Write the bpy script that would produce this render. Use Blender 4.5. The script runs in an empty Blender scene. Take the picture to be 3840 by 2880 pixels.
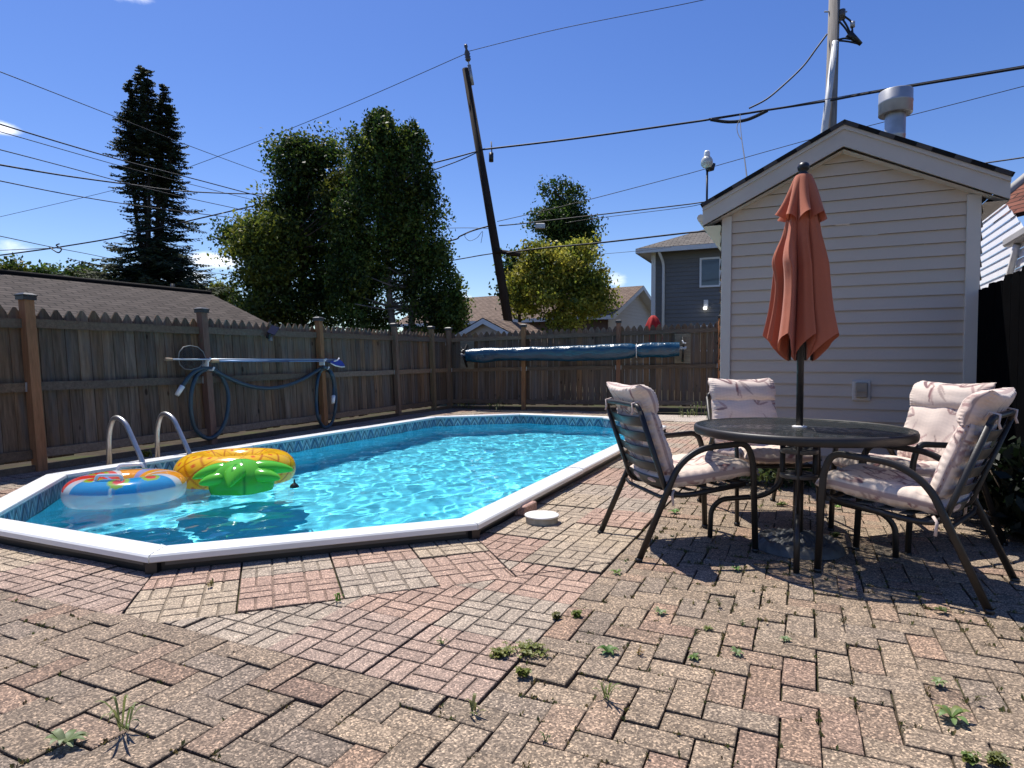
import bpy, math, random
import numpy as np
from mathutils import Vector, Matrix, Euler

R = math.radians
random.seed(7)
RNG = np.random.default_rng(7)
S = bpy.context.scene
COL = S.collection

# ------------------------------------------------------------------ camera
CAM_H, FPX, HORIZON = 1.05, 2370.0, 1358.0          # metres, focal length and horizon in photo pixels (3840 x 2880)
PITCH = math.atan((1440 - HORIZON) / FPX)
cam_data = bpy.data.cameras.new('camera')
cam_data.sensor_width = 36.0
cam_data.lens = 36.0 * FPX / 3840.0
cam_data.clip_start, cam_data.clip_end = 0.05, 2000.0
cam = bpy.data.objects.new('camera', cam_data)
COL.objects.link(cam)
cam.location = (0, 0, CAM_H)
cam.rotation_euler = (R(90) - PITCH, 0, 0)
S.camera = cam

# ------------------------------------------------------------------ sun, sky, exposure
SUN_DIR = Vector((0.27, -0.39, -1.0)).normalized()   # the way the light travels
TO_SUN = -SUN_DIR
sun_data = bpy.data.lights.new('sun', 'SUN')
sun_data.energy = 4.8
sun_data.angle = R(0.5)
sun_data.color = (1.0, 0.955, 0.89)
sun = bpy.data.objects.new('sun', sun_data)
COL.objects.link(sun)
sun.location = (-8, 12, 30)
sun.rotation_euler = SUN_DIR.to_track_quat('-Z', 'Y').to_euler()

S.view_settings.view_transform = 'Standard'
S.view_settings.look = 'None'
S.view_settings.exposure = 0.45
S.view_settings.gamma = 1.0
S.view_settings.use_curve_mapping = False

W = bpy.data.worlds.new('World')
S.world = W
W.use_nodes = True
wn, wl = W.node_tree.nodes, W.node_tree.links
wn.clear()


def make_world():
    out = wn.new('ShaderNodeOutputWorld')
    bg = wn.new('ShaderNodeBackground')
    bg.inputs['Strength'].default_value = 0.106
    sky = wn.new('ShaderNodeTexSky')
    sky.sky_type = 'NISHITA'
    sky.sun_disc = False
    sky.sun_elevation = math.asin(TO_SUN.z)
    sky.sun_rotation = math.atan2(TO_SUN.x, TO_SUN.y)
    sky.altitude = 100
    sky.air_density = 1.0
    sky.dust_density = 0.25
    sky.ozone_density = 3.0
    tc = wn.new('ShaderNodeTexCoord')
    nrm = wn.new('ShaderNodeVectorMath'); nrm.operation = 'NORMALIZE'
    wl.new(tc.outputs['Generated'], nrm.inputs[0])
    mp = wn.new('ShaderNodeMapping')
    mp.inputs['Scale'].default_value = (1.0, 1.0, 2.2)
    wl.new(nrm.outputs[0], mp.inputs['Vector'])
    nz = wn.new('ShaderNodeTexNoise')
    nz.inputs['Scale'].default_value = 15.0
    nz.inputs['Detail'].default_value = 10.0
    nz.inputs['Roughness'].default_value = 0.66
    wl.new(mp.outputs[0], nz.inputs['Vector'])
    # small fair-weather clouds, each round a direction of the sky: direction, half width, height ratio, density
    spots = [((-0.805, 1.0, 0.366), 0.045, 2.6, 1.0), ((-0.60, 1.0, 0.575), 0.07, 3.0, 1.0),
             ((-0.465, 1.0, 0.160), 0.075, 2.8, 1.0), ((-0.54, 1.0, 0.148), 0.05, 2.2, 0.9),
             ((0.165, 1.0, 0.130), 0.045, 1.8, .8), ((-0.52, 1.0, 0.135), 0.09, 4.0, 0.8), ((-0.79, 1.0, 0.18), 0.06, 2.4, 0.8),
             ((-0.385, 1.0, 0.27), 0.06, 3.0, 0.55), ((0.9, 0.7, 0.2), 0.2, 3.0, 0.9), ((-1.0, 0.2, 0.2), 0.25, 3.0, 0.9),
             ((0.2, -1.0, 0.3), 0.3, 3.0, 0.9), ((-0.10, 1.0, 0.10), 0.10, 3.5, 0.9), ((0.30, 1.0, 0.10), 0.09, 3.5, 0.8)]
    acc = None
    for d, w, k, dens in spots:
        dv = Vector(d).normalized()
        sub = wn.new('ShaderNodeVectorMath'); sub.operation = 'SUBTRACT'
        wl.new(nrm.outputs[0], sub.inputs[0]); sub.inputs[1].default_value = dv
        mul = wn.new('ShaderNodeVectorMath'); mul.operation = 'MULTIPLY'
        wl.new(sub.outputs[0], mul.inputs[0]); mul.inputs[1].default_value = (1 / w, 1 / w, k / w)
        ln = wn.new('ShaderNodeVectorMath'); ln.operation = 'LENGTH'
        wl.new(mul.outputs[0], ln.inputs[0])
        mr = wn.new('ShaderNodeMapRange'); mr.interpolation_type = 'SMOOTHSTEP'
        mr.inputs['From Min'].default_value = 1.0; mr.inputs['From Max'].default_value = 0.0
        mr.inputs['To Min'].default_value = 0.0; mr.inputs['To Max'].default_value = dens
        wl.new(ln.outputs['Value'], mr.inputs['Value'])
        if acc is None:
            acc = mr.outputs[0]
        else:
            mx = wn.new('ShaderNodeMath'); mx.operation = 'MAXIMUM'
            wl.new(acc, mx.inputs[0]); wl.new(mr.outputs[0], mx.inputs[1]); acc = mx.outputs[0]
    # density = smoothstep(noise + mask - 1)
    ad = wn.new('ShaderNodeMath'); ad.operation = 'ADD'
    wl.new(acc, ad.inputs[0]); wl.new(nz.outputs['Fac'], ad.inputs[1])
    th = wn.new('ShaderNodeMapRange'); th.interpolation_type = 'SMOOTHSTEP'
    th.inputs['From Min'].default_value = 0.92; th.inputs['From Max'].default_value = 1.5
    wl.new(ad.outputs[0], th.inputs['Value'])
    gate = wn.new('ShaderNodeMath'); gate.operation = 'MULTIPLY'
    g2 = wn.new('ShaderNodeMapRange')
    g2.inputs['From Min'].default_value = 0.0; g2.inputs['From Max'].default_value = 0.25
    wl.new(acc, g2.inputs['Value'])
    wl.new(th.outputs[0], gate.inputs[0]); wl.new(g2.outputs[0], gate.inputs[1])
    hs = wn.new('ShaderNodeHueSaturation')
    hs.inputs['Hue'].default_value = 0.517
    hs.inputs['Saturation'].default_value = 1.25
    hs.inputs['Value'].default_value = 1.0
    wl.new(sky.outputs[0], hs.inputs['Color'])
    mix = wn.new('ShaderNodeMix'); mix.data_type = 'RGBA'
    wl.new(gate.outputs[0], mix.inputs[0]); wl.new(hs.outputs[0], mix.inputs[6])
    mix.inputs[7].default_value = (10.0, 10.3, 10.8, 1)
    wl.new(mix.outputs[2], bg.inputs['Color'])
    wl.new(bg.outputs[0], out.inputs['Surface'])


make_world()
S.cycles.max_bounces = 10
S.cycles.transparent_max_bounces = 16
S.cycles.transmission_bounces = 6
S.cycles.sample_clamp_indirect = 6.0
S.cycles.use_denoising = True


# ------------------------------------------------------------------ surveying: where a photo pixel meets a height or a depth
def _ray(px, py):
    c, s = math.cos(PITCH), math.sin(PITCH)
    u = (1440 - py) / FPX
    return Vector(((px - 1920) / FPX, c + s * u, -s + c * u))


def on_level(px, py, z=0.0):
    d = _ray(px, py)
    t = (z - CAM_H) / d.z
    return Vector((d.x * t, d.y * t, z))


def at_depth(px, py, depth):
    d = _ray(px, py)
    t = depth / d.y
    return Vector((d.x * t, depth, CAM_H + d.z * t))


# ------------------------------------------------------------------ mesh builder
class MB:
    def __init__(self):
        self.v, self.f, self.c, self.sm = [], [], [], []
        self.n = 0
        self.has_c = False

    def add(self, verts, faces, col=None, smooth=False):
        b = self.n
        self.v.extend([tuple(p) for p in verts])
        k = len(verts)
        self.n += k
        if col is None:
            self.c.extend([(1, 1, 1)] * k)
        elif len(col) == k and hasattr(col[0], '__len__'):
            self.c.extend([tuple(x) for x in col]); self.has_c = True
        else:
            self.c.extend([tuple(col)] * k); self.has_c = True
        for fc in faces:
            self.f.append([i + b for i in fc])
            self.sm.append(smooth)

    def box(self, c, s, rot=None, col=None, bev=0.0):
        hx, hy, hz = s[0] / 2, s[1] / 2, s[2] / 2
        if bev <= 0:
            vs = [Vector((x * hx, y * hy, z * hz)) for z in (-1, 1) for y in (-1, 1) for x in (-1, 1)]
            fs = [(0, 2, 3, 1), (4, 5, 7, 6), (0, 1, 5, 4), (2, 6, 7, 3), (0, 4, 6, 2), (1, 3, 7, 5)]
        else:
            b = min(bev, hx * .9, hy * .9, hz * .9)
            vs, fs = [], []
            idx = {}
            for sx in (-1, 1):
                for sy in (-1, 1):
                    for sz in (-1, 1):
                        for ax in range(3):
                            p = [sx * (hx - b), sy * (hy - b), sz * (hz - b)]
                            p[ax] = (sx * hx, sy * hy, sz * hz)[ax]
                            idx[(sx, sy, sz, ax)] = len(vs); vs.append(Vector(p))
            I = lambda a, b_, c_, ax: idx[(a, b_, c_, ax)]
            for s_ in (-1, 1):
                q = [I(s_, -1, -1, 0), I(s_, 1, -1, 0), I(s_, 1, 1, 0), I(s_, -1, 1, 0)]; fs.append(q if s_ > 0 else q[::-1])
                q = [I(-1, s_, -1, 1), I(-1, s_, 1, 1), I(1, s_, 1, 1), I(1, s_, -1, 1)]; fs.append(q if s_ > 0 else q[::-1])
                q = [I(-1, -1, s_, 2), I(1, -1, s_, 2), I(1, 1, s_, 2), I(-1, 1, s_, 2)]; fs.append(q if s_ > 0 else q[::-1])
            for a in (-1, 1):
                for d in (-1, 1):
                    fs.append([I(a, d, -1, 0), I(a, d, 1, 0), I(a, d, 1, 1), I(a, d, -1, 1)][::(1 if a * d < 0 else -1)])
                    fs.append([I(a, -1, d, 0), I(a, 1, d, 0), I(a, 1, d, 2), I(a, -1, d, 2)][::(1 if a * d > 0 else -1)])
                    fs.append([I(-1, a, d, 1), I(1, a, d, 1), I(1, a, d, 2), I(-1, a, d, 2)][::(1 if a * d < 0 else -1)])
            for a in (-1, 1):
                for d in (-1, 1):
                    for e in (-1, 1):
                        t = [I(a, d, e, 0), I(a, d, e, 1), I(a, d, e, 2)]
                        fs.append(t if a * d * e > 0 else t[::-1])
        if rot is not None:
            vs = [rot @ v for v in vs]
        c = Vector(c)
        self.add([v + c for v in vs], fs, col)

    def prism(self, poly, z0, z1, col=None, xf=None):
        """poly: 2D points, counter-clockwise; extruded along z, then xf applied"""
        n = len(poly)
        vs = [Vector((p[0], p[1], z0)) for p in poly] + [Vector((p[0], p[1], z1)) for p in poly]
        fs = [list(range(n))[::-1], [n + i for i in range(n)]]
        fs += [(i, (i + 1) % n, n + (i + 1) % n, n + i) for i in range(n)]
        if xf is not None:
            vs = [xf @ v for v in vs]
        self.add(vs, fs, col)

    def quad(self, a, b, c, d, col=None):
        self.add([a, b, c, d], [(0, 1, 2, 3)], col)

    def tube(self, path, r, n=8, col=None, closed=False, flat=None, up=None, cap=True):
        """r: radius or a list of radii; flat=(a,b): an oval/flat section, a along 'up' """
        P = [Vector(p) for p in path]
        m = len(P)
        T = []
        for i in range(m):
            if closed:
                t = P[(i + 1) % m] - P[i - 1]
            else:
                t = P[min(i + 1, m - 1)] - P[max(i - 1, 0)]
            T.append(t.normalized() if t.length > 1e-9 else Vector((0, 0, 1)))
        ref = Vector(up) if up is not None else (Vector((0, 0, 1)) if abs(T[0].z) < 0.9 else Vector((1, 0, 0)))
        N = (ref - T[0] * ref.dot(T[0])).normalized()
        vs = []
        for i in range(m):
            if up is not None:
                q = ref - T[i] * ref.dot(T[i])
                if q.length > 1e-3:
                    N = q.normalized()
            else:
                N = (N - T[i] * N.dot(T[i]))
                N = N.normalized() if N.length > 1e-6 else T[i].orthogonal().normalized()
            B = T[i].cross(N)
            rr = r[i] if hasattr(r, '__len__') else r
            for k in range(n):
                a = 2 * math.pi * k / n
                ca, sa = math.cos(a), math.sin(a)
                if flat:
                    ex = 0.55
                    ca = math.copysign(abs(ca) ** ex, ca) * flat[0]; sa = math.copysign(abs(sa) ** ex, sa) * flat[1]
                    vs.append(P[i] + N * ca + B * sa)
                else:
                    vs.append(P[i] + N * (ca * rr) + B * (sa * rr))
        fs = []
        for i in range(m if closed else m - 1):
            j = (i + 1) % m
            for k in range(n):
                k2 = (k + 1) % n
                fs.append((i * n + k, i * n + k2, j * n + k2, j * n + k))
        self.add(vs, fs, col, smooth=True)
        if cap and not closed:
            b = self.n - len(vs)
            self.f.append([b + k for k in range(n)][::-1]); self.sm.append(False)
            self.f.append([b + (m - 1) * n + k for k in range(n)]); self.sm.append(False)

    def lathe(self, prof, n=24, c=(0, 0, 0), col=None, smooth=True, rad=None):
        """prof: (radius, z) pairs from bottom to top"""
        vs, fs = [], []
        for (r, z) in prof:
            for k in range(n):
                a = 2 * math.pi * k / n
                q = r if rad is None else rad(r, z, a)
                vs.append((c[0] + q * math.cos(a), c[1] + q * math.sin(a), c[2] + z))
        for i in range(len(prof) - 1):
            for k in range(n):
                k2 = (k + 1) % n
                fs.append((i * n + k, i * n + k2, (i + 1) * n + k2, (i + 1) * n + k))
        self.add(vs, fs, col, smooth)

    def grid(self, fn, nu, nv, col=None, smooth=True, wrap_u=False, wrap_v=False):
        """fn(u,v) -> point, u,v in 0..1; col(u,v) or a colour"""
        U = nu if wrap_u else nu + 1
        V = nv if wrap_v else nv + 1
        vs, cs = [], []
        for i in range(U):
            for j in range(V):
                u, v = i / nu, j / nv
                vs.append(fn(u, v))
                if callable(col):
                    cs.append(col(u, v))
        fs = []
        for i in range(nu):
            for j in range(nv):
                a, b = i, (i + 1) % U
                c, d = j, (j + 1) % V
                fs.append((a * V + c, b * V + c, b * V + d, a * V + d))
        self.add(vs, fs, cs if callable(col) else col, smooth)

    def build(self, name, material, parent=None, loc=None, rotz=0.0):
        me = bpy.data.meshes.new(name)
        me.from_pydata(self.v, [], self.f)
        me.polygons.foreach_set('use_smooth', self.sm)
        if self.has_c:
            at = me.color_attributes.new('Col', 'FLOAT_COLOR', 'POINT')
            a = np.ones((len(self.v), 4), np.float32); a[:, :3] = np.array(self.c, np.float32)
            at.data.foreach_set('color', a.ravel())
        me.materials.append(material)
        me.update()
        o = bpy.data.objects.new(name, me)
        COL.objects.link(o)
        if parent is not None:
            o.parent = parent
        if loc is not None:
            o.location = loc
        o.rotation_euler[2] = rotz
        return o


def np_mesh(name, V, F, C, material, parent=None, smooth=False):
    """fast path: numpy vertices (n,3), faces (m,k) of one size, colours (n,3)"""
    me = bpy.data.meshes.new(name)
    n, m, k = len(V), len(F), F.shape[1]
    me.vertices.add(n); me.vertices.foreach_set('co', np.asarray(V, np.float32).ravel())
    me.loops.add(m * k); me.loops.foreach_set('vertex_index', np.asarray(F, np.int32).ravel())
    me.polygons.add(m)
    me.polygons.foreach_set('loop_start', np.arange(0, m * k, k, dtype=np.int32))
    me.polygons.foreach_set('loop_total', np.full(m, k, np.int32))
    if smooth:
        me.polygons.foreach_set('use_smooth', np.ones(m, bool))
    if C is not None:
        at = me.color_attributes.new('Col', 'FLOAT_COLOR', 'POINT')
        a = np.ones((n, 4), np.float32); a[:, :3] = C
        at.data.foreach_set('color', a.ravel())
    me.update(calc_edges=True)
    me.validate()
    me.materials.append(material)
    o = bpy.data.objects.new(name, me)
    COL.objects.link(o)
    if parent is not None:
        o.parent = parent
    return o


def tag(o, label=None, cat=None, group=None, kind=None):
    if label: o['label'] = label
    if cat: o['category'] = cat
    if group: o['group'] = group
    if kind: o['kind'] = kind
    return o


def thing(name, label, cat, loc=(0, 0, 0), rotz=0.0, group=None):
    o = bpy.data.objects.new(name, None)
    o.empty_display_size = 0.2
    COL.objects.link(o)
    o.location = loc
    o.rotation_euler = (0, 0, rotz)
    return tag(o, label, cat, group)


# ------------------------------------------------------------------ materials
def mat(name, col=(.5, .5, .5), rough=.6, attr=False, var=.12, vscale=6.0, stretch=(1, 1, 1), fine=0.0, fscale=60.0,
        bump=0.0, bscale=60.0, metal=0.0, spec=.5, trans=0.0, coat=0.0, sheen=0.0, tint=None, tscale=2.0, tamt=0.0):
    m = bpy.data.materials.new(name)
    m.use_nodes = True
    nt = m.node_tree; N, L = nt.nodes, nt.links
    bs = N['Principled BSDF']
    bs.inputs['Roughness'].default_value = rough
    bs.inputs['Metallic'].default_value = metal
    bs.inputs['Specular IOR Level'].default_value = spec
    bs.inputs['Coat Weight'].default_value = coat
    bs.inputs['Sheen Weight'].default_value = sheen
    tc = N.new('ShaderNodeTexCoord')
    mp = N.new('ShaderNodeMapping'); mp.inputs['Scale'].default_value = stretch
    L.new(tc.outputs['Object'], mp.inputs['Vector'])
    if attr:
        a = N.new('ShaderNodeVertexColor'); a.layer_name = 'Col'; cur = a.outputs['Color']
    else:
        a = N.new('ShaderNodeRGB'); a.outputs[0].default_value = (*col, 1); cur = a.outputs[0]

    def mulby(cur, scale, amt, detail=5.0):
        nz = N.new('ShaderNodeTexNoise'); nz.inputs['Scale'].default_value = scale; nz.inputs['Detail'].default_value = detail
        L.new(mp.outputs[0], nz.inputs['Vector'])
        mr = N.new('ShaderNodeMapRange')
        mr.inputs['From Min'].default_value = .25; mr.inputs['From Max'].default_value = .75
        mr.inputs['To Min'].default_value = 1 - amt; mr.inputs['To Max'].default_value = 1 + amt
        L.new(nz.outputs['Fac'], mr.inputs['Value'])
        mx = N.new('ShaderNodeMix'); mx.data_type = 'RGBA'; mx.blend_type = 'MULTIPLY'; mx.inputs[0].default_value = 1.0
        L.new(cur, mx.inputs[6]); L.new(mr.outputs[0], mx.inputs[7])
        return mx.outputs[2]
    if var > 0: cur = mulby(cur, vscale, var)
    if fine > 0: cur = mulby(cur, fscale, fine, 3.0)
    if tint is not None and tamt > 0:
        nz = N.new('ShaderNodeTexNoise'); nz.inputs['Scale'].default_value = tscale; nz.inputs['Detail'].default_value = 6.0
        L.new(mp.outputs[0], nz.inputs['Vector'])
        mr = N.new('ShaderNodeMapRange'); mr.inputs['From Min'].default_value = .48; mr.inputs['From Max'].default_value = .72
        mr.inputs['To Max'].default_value = tamt
        L.new(nz.outputs['Fac'], mr.inputs['Value'])
        mx = N.new('ShaderNodeMix'); mx.data_type = 'RGBA'
        L.new(mr.outputs[0], mx.inputs[0]); L.new(cur, mx.inputs[6]); mx.inputs[7].default_value = (*tint, 1)
        cur = mx.outputs[2]
    L.new(cur, bs.inputs['Base Color'])
    if bump > 0:
        nz = N.new('ShaderNodeTexNoise'); nz.inputs['Scale'].default_value = bscale; nz.inputs['Detail'].default_value = 4.0
        L.new(mp.outputs[0], nz.inputs['Vector'])
        bp = N.new('ShaderNodeBump'); bp.inputs['Strength'].default_value = bump; bp.inputs['Distance'].default_value = .01
        L.new(nz.outputs['Fac'], bp.inputs['Height']); L.new(bp.outputs[0], bs.inputs['Normal'])
    if trans > 0:
        tr = N.new('ShaderNodeBsdfTranslucent'); L.new(cur, tr.inputs['Color'])
        ms = N.new('ShaderNodeMixShader'); ms.inputs[0].default_value = trans
        L.new(bs.outputs[0], ms.inputs[1]); L.new(tr.outputs[0], ms.inputs[2])
        L.new(ms.outputs[0], N['Material Output'].inputs['Surface'])
    return m


def paver_mat(name, agg_scale, agg_amt, stain):
    """concrete paver with exposed aggregate: the paver's own colour, pale and dark stones, dirt stains"""
    m = bpy.data.materials.new(name); m.use_nodes = True
    nt = m.node_tree; N, L = nt.nodes, nt.links
    bs = N['Principled BSDF']; bs.inputs['Roughness'].default_value = .85; bs.inputs['Specular IOR Level'].default_value = .3
    tc = N.new('ShaderNodeTexCoord')
    a = N.new('ShaderNodeVertexColor'); a.layer_name = 'Col'
    vo = N.new('ShaderNodeTexVoronoi'); vo.inputs['Scale'].default_value = agg_scale
    L.new(tc.outputs['Object'], vo.inputs['Vector'])
    sp = N.new('ShaderNodeSeparateColor'); L.new(vo.outputs['Color'], sp.inputs[0])
    rmp = N.new('ShaderNodeValToRGB')
    cr = rmp.color_ramp
    cr.elements[0].position = 0.0; cr.elements[0].color = (1 - agg_amt, 1 - agg_amt, 1 - agg_amt * .95, 1)
    cr.elements[1].position = 1.0; cr.elements[1].color = (1 + agg_amt * 2.6, 1 + agg_amt * 2.5, 1 + agg_amt * 2.3, 1)
    e = cr.elements.new(.32); e.color = (1 - agg_amt * .62,) * 3 + (1,)
    e = cr.elements.new(.6); e.color = (1.0,) * 3 + (1,)
    e = cr.elements.new(.84); e.color = (1 + agg_amt * .75,) * 3 + (1,)
    L.new(sp.outputs[0], rmp.inputs[0])
    mx = N.new('ShaderNodeMix'); mx.data_type = 'RGBA'; mx.blend_type = 'MULTIPLY'; mx.inputs[0].default_value = 1
    L.new(a.outputs[0], mx.inputs[6]); L.new(rmp.outputs[0], mx.inputs[7])
    nz = N.new('ShaderNodeTexNoise'); nz.inputs['Scale'].default_value = 2.3; nz.inputs['Detail'].default_value = 7; nz.inputs['Roughness'].default_value = .65
    L.new(tc.outputs['Object'], nz.inputs['Vector'])
    mr = N.new('ShaderNodeMapRange'); mr.inputs['From Min'].default_value = .56; mr.inputs['From Max'].default_value = .78
    mr.inputs['To Min'].default_value = 1.0; mr.inputs['To Max'].default_value = 1 - stain
    L.new(nz.outputs['Fac'], mr.inputs['Value'])
    m2 = N.new('ShaderNodeMix'); m2.data_type = 'RGBA'; m2.blend_type = 'MULTIPLY'; m2.inputs[0].default_value = 1
    L.new(mx.outputs[2], m2.inputs[6]); L.new(mr.outputs[0], m2.inputs[7])
    n3 = N.new('ShaderNodeTexNoise'); n3.inputs['Scale'].default_value = 14; n3.inputs['Detail'].default_value = 4
    L.new(tc.outputs['Object'], n3.inputs['Vector'])
    mr3 = N.new('ShaderNodeMapRange'); mr3.inputs['From Min'].default_value = .3; mr3.inputs['From Max'].default_value = .7
    mr3.inputs['To Min'].default_value = .88; mr3.inputs['To Max'].default_value = 1.1
    L.new(n3.outputs['Fac'], mr3.inputs['Value'])
    m3 = N.new('ShaderNodeMix'); m3.data_type = 'RGBA'; m3.blend_type = 'MULTIPLY'; m3.inputs[0].default_value = 1
    L.new(m2.outputs[2], m3.inputs[6]); L.new(mr3.outputs[0], m3.inputs[7])
    L.new(m3.outputs[2], bs.inputs['Base Color'])
    bp = N.new('ShaderNodeBump'); bp.inputs['Strength'].default_value = .5; bp.inputs['Distance'].default_value = .004
    L.new(sp.outputs[0], bp.inputs['Height']); L.new(bp.outputs[0], bs.inputs['Normal'])
    return m


def wood_mat(name):
    """weathered upright boards: fine grain along z, grey and brown blotches, dark knots"""
    m = bpy.data.materials.new(name); m.use_nodes = True
    nt = m.node_tree; N, L = nt.nodes, nt.links
    bs = N['Principled BSDF']; bs.inputs['Roughness'].default_value = .88; bs.inputs['Specular IOR Level'].default_value = .15
    tc = N.new('ShaderNodeTexCoord')
    def mp(s):
        q = N.new('ShaderNodeMapping'); q.inputs['Scale'].default_value = s
        L.new(tc.outputs['Object'], q.inputs['Vector']); return q.outputs[0]
    def noise(v, sc, det):
        q = N.new('ShaderNodeTexNoise'); q.inputs['Scale'].default_value = sc; q.inputs['Detail'].default_value = det; q.inputs['Roughness'].default_value = .6
        L.new(v, q.inputs['Vector']); return q.outputs['Fac']
    def rng(v, a, b, c, d):
        q = N.new('ShaderNodeMapRange')
        for k, x in zip(('From Min', 'From Max', 'To Min', 'To Max'), (a, b, c, d)): q.inputs[k].default_value = x
        L.new(v, q.inputs['Value']); return q.outputs[0]
    def mix(a, b, f, mode='MULTIPLY'):
        q = N.new('ShaderNodeMix'); q.data_type = 'RGBA'; q.blend_type = mode
        if isinstance(f, float): q.inputs[0].default_value = f
        else: L.new(f, q.inputs[0])
        for s, x in ((6, a), (7, b)):
            if isinstance(x, tuple): q.inputs[s].default_value = x
            else: L.new(x, q.inputs[s])
        return q.outputs[2]
    a = N.new('ShaderNodeVertexColor'); a.layer_name = 'Col'
    c = a.outputs['Color']
    grain = noise(mp((34, 34, 1.3)), 1.0, 6)
    c = mix(c, rng(grain, .3, .7, .75, 2.2), 1.0)
    streak = noise(mp((9, 9, .55)), 1.0, 4)
    c = mix(c, (.105, .106, .105, 1), rng(streak, .50, .72, 0, .75), 'MIX')
    blot = noise(mp((3, 3, 1.1)), 1.0, 6)
    c = mix(c, (.21, .12, .058, 1), rng(blot, .53, .75, 0, .6), 'MIX')
    low = N.new('ShaderNodeSeparateXYZ'); L.new(tc.outputs['Object'], low.inputs[0])
    vo = N.new('ShaderNodeTexVoronoi'); vo.inputs['Scale'].default_value = 1.0
    L.new(mp((7.5, 7.5, 3.6)), vo.inputs['Vector'])
    sp = N.new('ShaderNodeSeparateColor'); L.new(vo.outputs['Color'], sp.inputs[0])
    size = rng(sp.outputs[0], .35, 1.0, .0, .17)
    df = N.new('ShaderNodeMath'); df.operation = 'SUBTRACT'; L.new(size, df.inputs[0]); L.new(vo.outputs['Distance'], df.inputs[1])
    c = mix(c, (.022, .015, .011, 1), rng(df.outputs[0], -.02, .05, 0, .9), 'MIX')
    L.new(c, bs.inputs['Base Color'])
    bp = N.new('ShaderNodeBump'); bp.inputs['Strength'].default_value = .35; bp.inputs['Distance'].default_value = .006
    L.new(grain, bp.inputs['Height']); L.new(bp.outputs[0], bs.inputs['Normal'])
    return m


def shingle_mat(name, c0, c1, uscale, vscale):
    """asphalt shingles laid in courses along UV: u along the eave, v up the slope (metres)"""
    m = bpy.data.materials.new(name); m.use_nodes = True
    nt = m.node_tree; N, L = nt.nodes, nt.links
    bs = N['Principled BSDF']; bs.inputs['Roughness'].default_value = .9; bs.inputs['Specular IOR Level'].default_value = .2
    uv = N.new('ShaderNodeUVMap')
    br = N.new('ShaderNodeTexBrick')
    br.inputs['Scale'].default_value = 1.0
    br.inputs['Brick Width'].default_value = uscale; br.inputs['Row Height'].default_value = vscale
    br.inputs['Mortar Size'].default_value = .014; br.inputs['Mortar Smooth'].default_value = .2
    br.inputs['Color1'].default_value = (*c0, 1); br.inputs['Color2'].default_value = (*c1, 1)
    br.inputs['Mortar'].default_value = tuple(x * .22 for x in c0) + (1,)
    br.inputs['Bias'].default_value = -.1
    L.new(uv.outputs[0], br.inputs['Vector'])
    nz = N.new('ShaderNodeTexNoise'); nz.inputs['Scale'].default_value = 3.0; nz.inputs['Detail'].default_value = 8
    L.new(uv.outputs[0], nz.inputs['Vector'])
    mr = N.new('ShaderNodeMapRange'); mr.inputs['From Min'].default_value = .3; mr.inputs['From Max'].default_value = .7
    mr.inputs['To Min'].default_value = .78; mr.inputs['To Max'].default_value = 1.2
    L.new(nz.outputs['Fac'], mr.inputs['Value'])
    mx = N.new('ShaderNodeMix'); mx.data_type = 'RGBA'; mx.blend_type = 'MULTIPLY'; mx.inputs[0].default_value = 1
    L.new(br.outputs['Color'], mx.inputs[6]); L.new(mr.outputs[0], mx.inputs[7])
    L.new(mx.outputs[2], bs.inputs['Base Color'])
    bp = N.new('ShaderNodeBump'); bp.inputs['Strength'].default_value = .6; bp.inputs['Distance'].default_value = .01
    L.new(br.outputs['Fac'], bp.inputs['Height']); bp.invert = True
    L.new(bp.outputs[0], bs.inputs['Normal'])
    return m


def roof_plane(name, pts, material, parent, thick=.03):
    """a sloped roof slab from 3 or 4 corner points (eave first edge), with UVs in metres"""
    P = [Vector(p) for p in pts]
    u = (P[1] - P[0]).normalized()
    n = u.cross(P[-1] - P[0]).normalized()
    v = n.cross(u)
    if n.z < 0:
        n = -n
    k = len(P)
    vs = P + [p - n * thick for p in P]
    fs = [list(range(k)), [k + i for i in range(k)][::-1]] + [(i, k + i, k + (i + 1) % k, (i + 1) % k) for i in range(k)]
    me = bpy.data.meshes.new(name)
    me.from_pydata([tuple(p) for p in vs], [], fs)
    uvl = me.uv_layers.new(name='UVMap')
    for lp in me.loops:
        p = vs[lp.vertex_index] - P[0]
        uvl.data[lp.index].uv = (p.dot(u), p.dot(v))
    me.materials.append(material); me.update()
    o = bpy.data.objects.new(name, me); COL.objects.link(o)
    if parent is not None: o.parent = parent
    return o


M = {}
M['white_vinyl'] = mat('white_vinyl', (.71, .71, .69), .35, var=.05, vscale=3, tint=(.62, .60, .54), tscale=5, tamt=.25, bump=.03, bscale=90)
M['siding'] = mat('siding_vinyl', (.53, .432, .335), .5, var=.04, vscale=1.5, bump=.03, bscale=200, fine=.02)
M['trim'] = mat('trim_white', (.56, .50, .43), .5, var=.04, vscale=4)
M['fascia'] = mat('fascia_wood_painted', (.52, .46, .40), .65, var=.07, vscale=5, stretch=(1, 1, 1), bump=.08, bscale=40)
M['dark_metal'] = mat('frame_metal', (.018, .015, .013), .45, var=.15, vscale=14, bump=.05, bscale=150, spec=.5)
M['strap'] = mat('frame_strap', (.032, .036, .036), .42, var=.1)
M['black_plastic'] = mat('black_plastic', (.012, .012, .013), .4, var=.1)
M['wood'] = wood_mat('fence_wood')
M['rail_wood'] = mat('fence_rail_wood', attr=True, rough=.85, var=.25, vscale=5, stretch=(.6, 6, 6), fine=.2, fscale=14, bump=.2, bscale=30, spec=.2)
M['chrome'] = mat('brushed_steel', (.50, .49, .47), .33, var=.10, metal=.8, vscale=30)
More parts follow.
